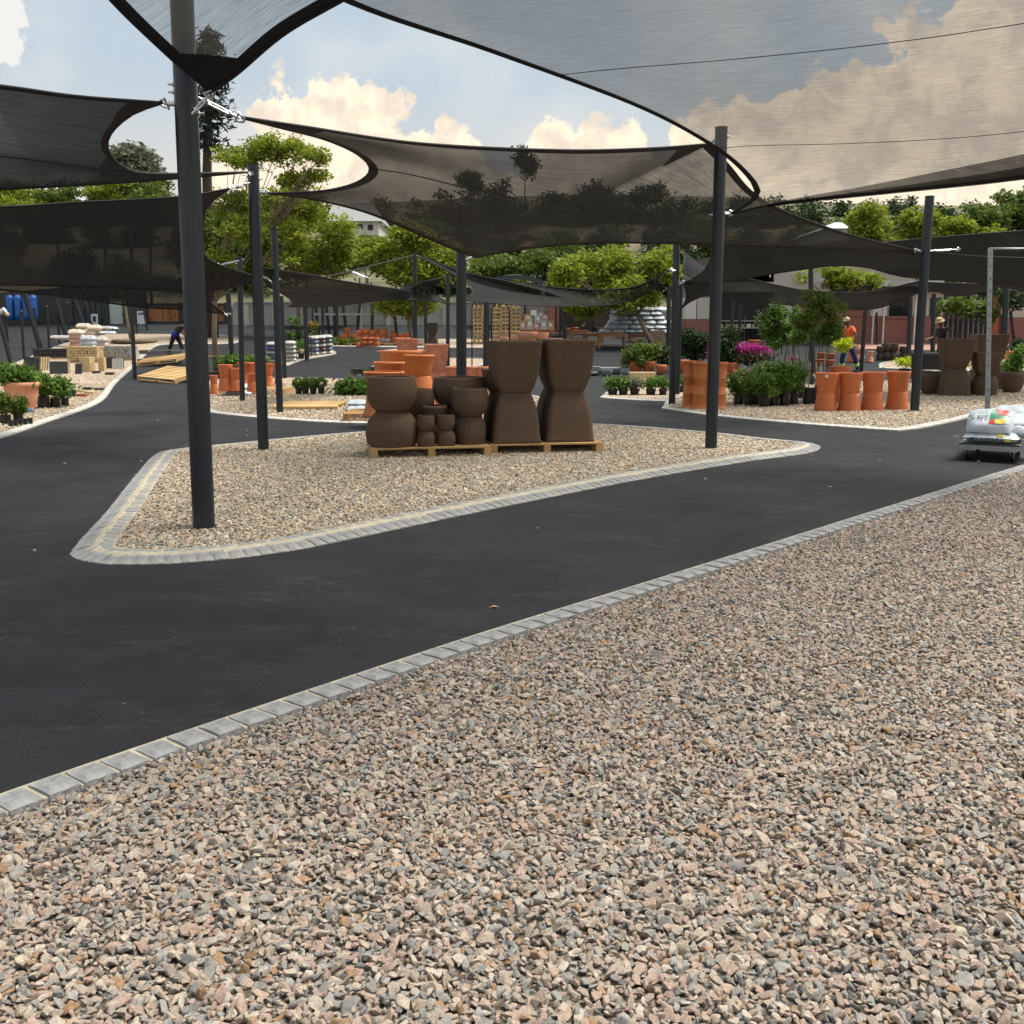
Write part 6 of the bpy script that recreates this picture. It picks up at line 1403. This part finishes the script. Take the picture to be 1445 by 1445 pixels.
for i, (x, y, by, rx, ry, f) in enumerate(((1088, 458, 560, 22, 20, 1), (1116, 458, 560, 20, 21, 0), (1152, 450, 572, 29, 27, 0), (1134, 472, 565, 20, 18, 0), (1165, 470, 570, 18, 17, 0), (1102, 478, 560, 18, 18, 0))):
    h = by - 16 - y; plant(x, by, 14, 17, [(0, h, rx, ry), (-rx * .4, h - ry * .4, rx * .6, ry * .6), (rx * .3, h + ry * .3, rx * .6, ry * .6)], 'standard rose with round leafy head, %s from the left' % ORD[[0, 2, 4, 3, 5, 1][i]], LEAF_POT if i != 2 else LEAF_MID, 3600, .042, 'bag', flowers=(PETAL_W, [(-20, h + 12, 1.2, 1.2), (-19, h, 1.3, 2)], 26, .04) if f else None, group=SR, stems=1)
for i, x in enumerate((1143, 1152, 1158)):
    p = at(x, 574); s = mpp(p); o = thing('nursery_bag', 'tall black nursery bag, %s beside the hourglass pots' % ORD[i], 'bag', p, group='tall black bags by the hourglass pots'); pot('bag', BLKPL, (0, .2, 0), 14 * s, 26 * s, parent=o, name='bag_body'); MB().tube([(0, .2, .1), (.02, .2, 62 * s)], .012, 5).build('stake', WOOD, o)
    MB().add([(.03, .05, 45 * s), (.12, .05, 38 * s), (.15, .05, 40 * s), (.06, .05, 47 * s)], [(0, 1, 2, 3)]).build('plant_tag', WHITE, o)
shrub(1187, 533, [(-2, 0, 10, 8), (5, 4, 8, 6)], 'yellow-green flowering plant beside the man in orange', LEAF_YEL, 800, .05, z=.98)
plant(1278, 530, 16, 9, [(-3, 8, 8, 6), (6, 8, 7, 6)], 'yellow chrysanthemum in a black pot by the leaning pole', LEAF_YEL, 500, .05, 'taper')
plant(1373, 535, 8, 12, [(0, 8, 4, 6)], 'yellow flower glimpsed between the right brown towers', LEAF_YEL, 160, .05, 'taper')
plant(1428, 545, 22, 14, [(-4, 8, 10, 12), (6, 18, 12, 14), (12, 34, 12, 12)], 'leafy plants at the right edge behind the brown bowl', LEAF_POT, 1500, .06, 'taper')
plant(1437, 515, 12, 10, [(0, 12, 12, 14)], 'dark bush at the right edge beyond the orange pots', LEAF_DARK, 900, .06, 'taper')
# seedling shelves' plants, front-row seedlings
for i, (x, y, z, m, fm) in enumerate(((408, 507, .62, LEAF_POT, None), (416, 507, .62, LEAF_POT, None), (424, 507, .62, LEAF_DARK, None), (411, 507, 1.1, LEAF_POT, None), (421, 507, 1.1, LEAF_POT, None), (438, 500, .8, LEAF_MID, PETAL_O), (446, 500, .8, LEAF_MID, PETAL_O), (441, 500, .4, LEAF_POT, PETAL_O))):
    plant(x, y, 6, 5, [(0, 6, 5, 6)], 'seedling pot, %s among those standing on the black shelves' % ORD[i], m, 160, .05, 'taper', z=z, flowers=(fm, [(0, 9, 4, 3)], 30, .05) if fm else None, group='seedlings on the shelves')
for i, x in enumerate(range(467, 508, 6)): plant(x, 488, 5, 3, [(0, 3, 4, 3)], 'low green seedling pot, %s along the far kerb' % ORD[i], LEAF_POT, 90, .06, 'taper', group='low seedlings along the far kerb')
for i, (x, y) in enumerate(((413, 508), (425, 508))): plant(x, y, 8, 8, [(0, 8, 6, 9)], 'dark pot plant under the seedling shelf, %s one' % ['left', 'right'][i], LEAF_POT, 250, .06, 'taper')
for i, x in enumerate((312, 325, 338, 352, 368)): plant(x, 533, 10, 10, [(0, 12, 9, 9)], 'leafy green plant behind the orange pots, %s' % ORD[i], LEAF_POT, 420, .06, 'taper', group='green plants behind the orange pots')
# left edge plants
LP = 'green plants at the left edge'
plant(24, 584, 48, 42, [(0, 6, 26, 8), (-8, 12, 18, 10)], 'strappy green plant in the big pink urn', LEAF_POT, 1300, .07, 'urn', TERRA4, group=LP, up=.8, name='urn_plant')
plant(5, 602, 16, 14, [(0, 16, 13, 14), (-14, 14, 12, 14)], 'dense small-leaved bush in black bags in front of the urn', LEAF_MID, 3400, .028, 'bag', group=LP, cs=.7); plant(24, 600, 14, 14, [(2, 14, 11, 13), (-2, 8, 11, 9)], 'second dense bush right in front of the urn', LEAF_MID, 2400, .028, 'bag', group=LP, cs=.7)
plant(59, 579, 17, 18, [(0, 16, 13, 9), (-4, 25, 11, 7), (6, 10, 7, 5)], 'broad green shrub in a black bag right of the urn', LEAF_POT, 1500, .05, 'bag', group=LP)
plant(76, 578, 14, 14, [(2, 14, 13, 8), (8, 18, 10, 6)], 'spiky green clump in a black bag, second from the urn', LEAF_POT, 1300, .06, 'bag', group=LP, up=.8); plant(90, 576, 11, 13, [(0, 6, 5, 4)], 'small dark bag at the right end of the left plants', LEAF_POT, 300, .045, 'bag', group=LP)
stack(98, 562, [('taper', 14, 12, False)], BLKPL, ['empty black plastic pot behind the spiky clump'], .02)
bag(at(42, 583, .02), .16, .1, .1, BAGB, .3, 'small bright blue bag on the gravel before the urn', None, 2)
for i in range(5): stack(14 + i * 7, 604 - i, [('taper', 7, 10, False)], BLKPL, ['tiny black pot, %s in the front row left' % ORD[i]], .02, 'tiny black pots at the left')

# ------------------------------------------------------------------ trolley with bags
def trolley():
    c = at(1394, 652); s = mpp(c); rz = R(-30)
    o = thing('platform_trolley', 'grey steel platform trolley loaded with compost bags at the right edge', 'trolley', c, rz); w = 88 * s; L = 1.35; hd = 17 * s + .03
    def bx(name, m, cc, d): return MB().box(cc, d).build(name, m, o)
    bx('deck', GALV, (0, L / 2, hd + .03), (w * .92, L, .02))
    for y in (.0, L): bx('end_rail', GALV, (0, y, hd), (w * .94, .035, .055))
    for x in (-1, 1): bx('side_rail', GALV, (x * w * .46, L / 2, hd), (.035, L - .04, .05))
    for x in (-1, 1):
        for y in (-.01, L + .01): bx('corner_post', GALV, (x * w * .5, y, hd + .01), (.062, .045, .23))
    for x in (-1, 1):
        for y in (.16, L - .16):
            wx = x * w * .33; bx('castor_fork', STEEL, (wx, y, hd - .055), (.05, .06, .07)); m = MB(); m.cyl((wx - .02, y + .03, .075), (wx + .02, y + .03, .075), .075, n=18); m.build('wheel', BLKPL, o); bx('axle_plate', GALV, (wx, y, hd - .028), (.1, .1, .012))
    bx('shelf_lip', BLACK, (0, -.019, hd + .037), (w * .9, .004, .02))
    M4 = Matrix.Translation(c) @ Matrix.Rotation(rz, 4, 'Z'); zt = c.z + hd + .045
    def put(lx, ly, lz, l, ww, h, seed, label, r=0, tilt=(0, 0), m=BAGW): p = M4 @ Vector((lx, ly, 0)); p.z = zt + lz; return bag(p, l, ww, h, m, rz + r, label, 'compost bags on the trolley', seed, 'compost_bag', tilt)
    b1 = put(.0, .26, 0, .66, .44, .14, 1, 'lowest compost bag on the trolley with green lettering on its edge')
    b2 = put(-.03, .30, .20, .54, .44, .15, 2, 'top front compost bag with green and red printed picture', .0, (.62, 0))
    put(.05, .76, 0, .66, .44, .17, 3, 'lower bag behind the printed one'); put(.26, .62, .14, .5, .4, .17, 0, 'plain white bag right of the printed one', .5); put(.33, .42, .06, .42, .30, .15, 2, 'slumped white bag at the right side of the trolley', 1.3)
    put(.20, 1.0, .24, .6, .42, .17, 1, 'topmost white bag at the back right'); put(.12, .80, .16, .62, .42, .17, 2, 'middle white bag at the back', .1); put(.02, 1.12, .0, .6, .42, .15, 0, 'white bag at the far end of the trolley')
    # print on the upper bag: patches following its skin
    def patch(bg_, u0, v0, u1, v1, m, name, lift=.004, n=6, sh=0):
        me = bg_.data; vs = []; fs = []; nx, ny = 12, 8
        def srf(u, v):
            fu = min(nx - 1e-6, max(0, (u + 1) / 2 * nx)); fv = min(ny - 1e-6, max(0, (v + 1) / 2 * ny)); i, j = int(fu), int(fv); a, b = fu - i, fv - j; q = lambda i, j: me.vertices[j * (nx + 1) + i].co
            return q(i, j) * (1 - a) * (1 - b) + q(i + 1, j) * a * (1 - b) + q(i, j + 1) * (1 - a) * b + q(i + 1, j + 1) * a * b
        for j in range(n + 1):
            for i in range(n + 1): v = v0 + (v1 - v0) * j / n; u = u0 + (u1 - u0) * i / n + sh * (v - v0); vs.append(srf(u, v) + Vector((0, -lift * .3, lift)))
        for j in range(n):
            for i in range(n): a = j * (n + 1) + i; fs.append((a, a + 1, a + n + 2, a + n + 1))
        return MB().add(vs, fs, True).build(name, m, bg_)
    patch(b2, -.02, -.55, .86, .78, PRINTG, 'printed_panel'); patch(b2, .34, .15, .84, .72, PRINTR, 'printed_panel', .007, sh=-.3); patch(b2, -.02, -.58, .22, -.26, PRINTR, 'printed_panel', .007); patch(b2, .22, -.58, .66, -.24, PRINTY, 'printed_panel', .007)
    patch(b1, .22, -.93, .46, -.80, PRINTY, 'printed_panel', .006)
    def text(t, size, loc, rot, parent, name='lettering', ext=.001, m=INK, sx=1.0):
        cu = bpy.data.curves.new('t', 'FONT'); cu.body = t; cu.size = size; cu.extrude = ext; cu.align_x = 'CENTER'; cu.offset = .0012; to = bpy.data.objects.new('t', cu); COL.objects.link(to); bpy.context.view_layer.update()
        me = bpy.data.meshes.new_from_object(to.evaluated_get(bpy.context.evaluated_depsgraph_get())); bpy.data.objects.remove(to); me.materials.clear(); me.materials.append(m); q = link(name, me, parent); q.location = loc; q.rotation_euler = rot; q.scale.x = sx; return q
    text('CULTERRA', .062, (-.02, -.232, .028), (R(80), 0, 0), b1, m=INK, sx=1.15)
    text('AL KPE', .075, (-.14, -.05, .158), (R(2), 0, 0), b2)
    q = MB().box((.20, -.236, .05), (.06, .004, .035)).build('printed_mark', PRINTY, b1)
    q = MB().box((-.21, -.236, .05), (.05, .004, .04)).build('printed_mark', INK, b1)
    for k in range(2): MB().box((.0, -.228, .065 - k * .018), (.30 - k * .06, .003, .005)).build('printed_line', BAGG, b2)
trolley()
def slotted():
    b = at(1393, 592); t = P(1397.5, 350, b.y); s = mpp(b); w = 6.4 * s; o = thing('slotted_frame', 'galvanised perforated steel frame standing behind the trolley', 'frame', b, absolute=True)
    def upright(b, t):
        d = t - b; u = d.normalized(); L = d.length; mb = MB(); n = 9
        M3 = Matrix(((1, 0, u.x), (0, 1, u.y), (0, 0, u.z))); mb.box(b + d / 2, (w, .035, L), M=M3); f = mb.build('upright', GALV, o); h = MB()
        for i in range(14): c = b + d * ((i + .5) / 14) - Vector((0, .0185, 0)); h.cyl(c, c - Vector((0, .002, 0)), .011, n=8)
        hh = h.build('bolt_hole', BLACK, f, org=b)
    upright(b, t); b2 = b + Vector((1.5, .5, 0)); t2 = t + Vector((1.5, .5, .02)); upright(b2, t2)
    MB().tube([t - Vector((.02, 0, .01)), t2], .02, 6).build('crossbar', GALV, o)
slotted()

# ------------------------------------------------------------------ people
def skin_obj(name, chains, m, parent, sub=1):
    """chains: list of point lists [(x,y,z,r),...]; points closer than 1 mm are joined"""
    verts = []; idx = {}; edges = []; rad = []
    def vid(p):
        k = tuple(round(c, 3) for c in p[:3])
        if k not in idx: idx[k] = len(verts); verts.append(p[:3]); rad.append(p[3])
        return idx[k]
    for ch in chains:
        ids = [vid(p) for p in ch]
        for a, b in zip(ids, ids[1:]): edges.append((a, b))
    me = bpy.data.meshes.new(name); me.from_pydata(verts, edges, []); me.materials.append(m); me.update()
    o = link(name, me, parent); o.modifiers.new('skin', 'SKIN'); sk = me.skin_vertices[0].data if me.skin_vertices else None
    if sk is None:
        bpy.context.view_layer.objects.active = o; o.select_set(True); bpy.ops.object.mode_set(mode='EDIT'); bpy.ops.object.mode_set(mode='OBJECT'); sk = me.skin_vertices[0].data
    for v, r in zip(sk, rad): v.radius = (r, r)
    sk[0].use_root = True; ss = o.modifiers.new('sub', 'SUBSURF'); ss.levels = 1; ss.render_levels = sub + 1
    for p in me.polygons: p.use_smooth = True
    return o
def lerp3(a, b, t): return tuple(a[i] + (b[i] - a[i]) * t for i in range(3))
def person(label, loc, rz, J, cloth_top, cloth_leg, hat=None, hatm=None, hair=True, sleeve=.5, band=False, shorts=None):
    o = thing('person', label, 'person', loc, rz); q = lambda n, r: (*J[n], r)
    ch = [[q('pelvis', .13), q('waist', .115), q('chest', .15), q('neck', .055), (*lerp3(J['neck'], J['head'], .6), .07), q('head', .092), (*lerp3(J['neck'], J['head'], 1.55), .075)]]
    for s in 'lr':
        hand = Vector(J['hand_' + s]); el = Vector(J['elbow_' + s]); d = (hand - el).normalized(); side = d.orthogonal().normalized(); up = d.cross(side); palm = hand + d * .05
        ch.append([q('chest', .15), q('shoulder_' + s, .062), q('elbow_' + s, .042), (*hand, .027), (*palm, .034)])
        ch.append([q('pelvis', .13), q('hip_' + s, .09), q('knee_' + s, .06), q('ankle_' + s, .042), q('toe_' + s, .035)])
        for k in range(4):
            off = side * (.014 * (k - 1.5)) * 1.5; l = (.075, .085, .08, .06)[k]; ch.append([(*palm, .034), (*(palm + d * .03 + off), .010), (*(palm + d * (.03 + l * .5) + off + up * .012), .009), (*(palm + d * (.03 + l * .85) + off + up * .035), .007)])
        ch.append([(*palm, .034), (*(hand + d * .03 - side * .04 + up * .01), .011), (*(hand + d * .075 - side * .05 + up * .025), .009)])
    skin_obj('body', ch, SKIN, o)
    top = [[q('pelvis', .15), q('waist', .14), q('chest', .175), (*lerp3(J['chest'], J['neck'], .6), .10)]]
    for s in 'lr': top.append([q('chest', .175), q('shoulder_' + s, .085), (*lerp3(J['shoulder_' + s], J['elbow_' + s], sleeve), .066)])
    skin_obj('shirt', top, cloth_top, o)
    lg = [[q('waist', .13), q('pelvis', .155)]]
    for s in 'lr': lg.append([q('pelvis', .155), q('hip_' + s, .112), q('knee_' + s, .078), (*lerp3(J['knee_' + s], J['ankle_' + s], .9), .062)])
    skin_obj('trousers', lg, cloth_leg, o)
    if shorts: skin_obj('shorts', [[q('waist', .14), q('pelvis', .17)]] + [[q('pelvis', .17), q('hip_' + s, .125), (*lerp3(J['hip_' + s], J['knee_' + s], .45), .11)] for s in 'lr'], shorts, o)
    for s in 'lr':
        a = Vector(J['ankle_' + s]); t = Vector(J['toe_' + s]); MB().ball((a + t) / 2, 1, 10, 7, (max(.05, abs(t.x - a.x) * .75), max(.05, abs(t.y - a.y) * .75), .05)).build('shoe', BLKCL, o)
        if band: c0 = lerp3(J['knee_' + s], J['ankle_' + s], .45); c1 = lerp3(J['knee_' + s], J['ankle_' + s], .62); MB().cyl(c0, c1, .088, .085, n=12).build('reflective_band', LIME, o)
    h = Vector(J['head']); n = Vector(J['neck']); f = Vector(J['face']).normalized(); u = (h - n).normalized(); sd_ = f.cross(u)
    MB().ball(h + f * .095 - u * .005, .016, 6, 5).ball(h + u * .0 - f * 0 + sd_ * .09, .02, 6, 5, (.6, 1, 1.4)).ball(h - sd_ * .09, .02, 6, 5, (.6, 1, 1.4)).build('nose_and_ears', SKIN, o)
    for k in (-1, 1): MB().ball(h + f * .083 + u * .02 + sd_ * .03 * k, .010, 6, 5).build('eye', WHITE, o)
    MB().box(h + f * .087 - u * .04, (.012, .03, .008) if abs(f.x) > .7 else (.03, .012, .008)).build('mouth', mat('lips', (.10, .03, .025), .5), o)
    if hair: MB().ball(h + u * .035 - f * .012, .105, 12, 8, (1, 1, .9)).build('hair', BLKCL, o)
    if hat:
        c = h + u * .075; MB().ball(c, .112, 14, 8, (1, 1, .8)).build('cap_crown', hatm, o)
        if hat == 'cap': MB().ball(c + f * .12 - u * .02, .07, 10, 5, (1.1, 1.1, .2)).build('cap_peak', hatm, o)
        else: MB().cyl(c - u * .05, c - u * .005, .15, .112, n=18).build('hat_brim', hatm, o)
    return o
# man in orange leaning left by the roses: faces left (-x)
p = at(1196, 527); 
person('man in orange work shirt and navy trousers with lime bands, behind the hourglass pots', p, 0, dict(pelvis=(0, 0, .92), waist=(-.02, 0, 1.06), chest=(-.02, 0, 1.30), neck=(-.06, 0, 1.50), head=(-.10, 0, 1.63), face=(-.8, -.6, -.1),
    shoulder_l=(.02, -.19, 1.43), elbow_l=(.12, -.28, 1.20), hand_l=(-.06, -.36, 1.06), shoulder_r=(-.06, .18, 1.43), elbow_r=(-.22, .2, 1.2), hand_r=(-.38, .1, 1.1),
    hip_l=(.05, -.09, .86), knee_l=(.16, -.16, .50), ankle_l=(.30, -.05, .09), toe_l=(.16, -.15, .04), hip_r=(-.08, .08, .86), knee_r=(-.20, .0, .50), ankle_r=(-.18, .10, .09), toe_r=(-.32, 0, .04)), HIVIS, NAVY, 'cap', KHAKI, False, .7, True)
p = at(1326, 530); 
person('man in black shirt and cream bucket hat behind the black planter box', p, 0, dict(pelvis=(.02, 0, .92), waist=(.02, 0, 1.06), chest=(0, 0, 1.32), neck=(-.06, 0, 1.52), head=(-.11, -.02, 1.65), face=(-.9, -.4, -.25),
    shoulder_l=(.06, -.19, 1.44), elbow_l=(.06, -.26, 1.16), hand_l=(-.10, -.30, .95), shoulder_r=(-.04, .19, 1.44), elbow_r=(-.18, .22, 1.18), hand_r=(-.42, .10, 1.12),
    hip_l=(.04, -.09, .86), knee_l=(.0, -.10, .48), ankle_l=(.04, -.10, .09), toe_l=(-.1, -.12, .04), hip_r=(.0, .09, .86), knee_r=(-.05, .10, .48), ankle_r=(.0, .12, .09), toe_r=(-.14, .10, .04)), BLKCL, NAVY, 'bucket', KHAKI, True, .45)
p = at(249, 502)
person('person in dark leggings and blue shorts bending over beside the tallest pole', p, 0, dict(pelvis=(-.02, 0, .86), waist=(.08, 0, .98), chest=(.26, 0, 1.08), neck=(.42, 0, 1.14), head=(.50, -.02, 1.20), face=(.6, -.2, -.8),
    shoulder_l=(.32, -.17, 1.10), elbow_l=(.36, -.22, .84), hand_l=(.56, -.18, .72), shoulder_r=(.36, .16, 1.10), elbow_r=(.42, .2, .84), hand_r=(.64, .14, .74),
    hip_l=(-.02, -.09, .80), knee_l=(-.14, -.10, .46), ankle_l=(-.30, -.08, .09), toe_l=(-.16, -.1, .04), hip_r=(.0, .09, .80), knee_r=(.16, .08, .46), ankle_r=(.26, .10, .09), toe_r=(.40, .1, .04)), mat('dark_top', (.05, .03, .025), .8), BLKCL, None, None, True, .2, False, BLUECL)

# leaf litter and chips on the asphalt
rg = random.Random(3)
mb = MB()
for _ in range(150):
    x = rg.uniform(-8, 12); y = rg.uniform(4, 34); v = Vector((x, y, 0))
    if any(inside(np.array([x]), np.array([y]), q)[0] for q in (fpoly, ipoly)): continue
    r = rg.uniform(.006, .016); a = rg.uniform(0, 6); mb.box((x, y, g(y) + r * .5), (r * 2, r * 1.4, r), a)
o = mb.build('stone_chips', mat('chip', (.38, .34, .28), .8, .3)); o['kind'] = 'stuff'; tag(o, 'scattered pale stone chips on the asphalt', 'stone chips')
for i, (x, y) in enumerate(((697, 858), (1172, 688))):
    p = at(x, y); o = link('fallen_leaf', MB().add([(-.03, 0, .004), (0, -.012, .012), (.035, 0, .006), (0, .014, .014)], [(0, 1, 2, 3)]).mesh('fallen_leaf', mat('dry_leaf', (.42, .30, .08), .7))); o.location = p; tag(o, ['yellow fallen leaf in the middle of the road', 'pale fallen leaf near the trolley'][i], 'leaf')
for o in bpy.data.objects:
    if '_abs' in o: del o['_abs']
print('objects', len(bpy.data.objects))
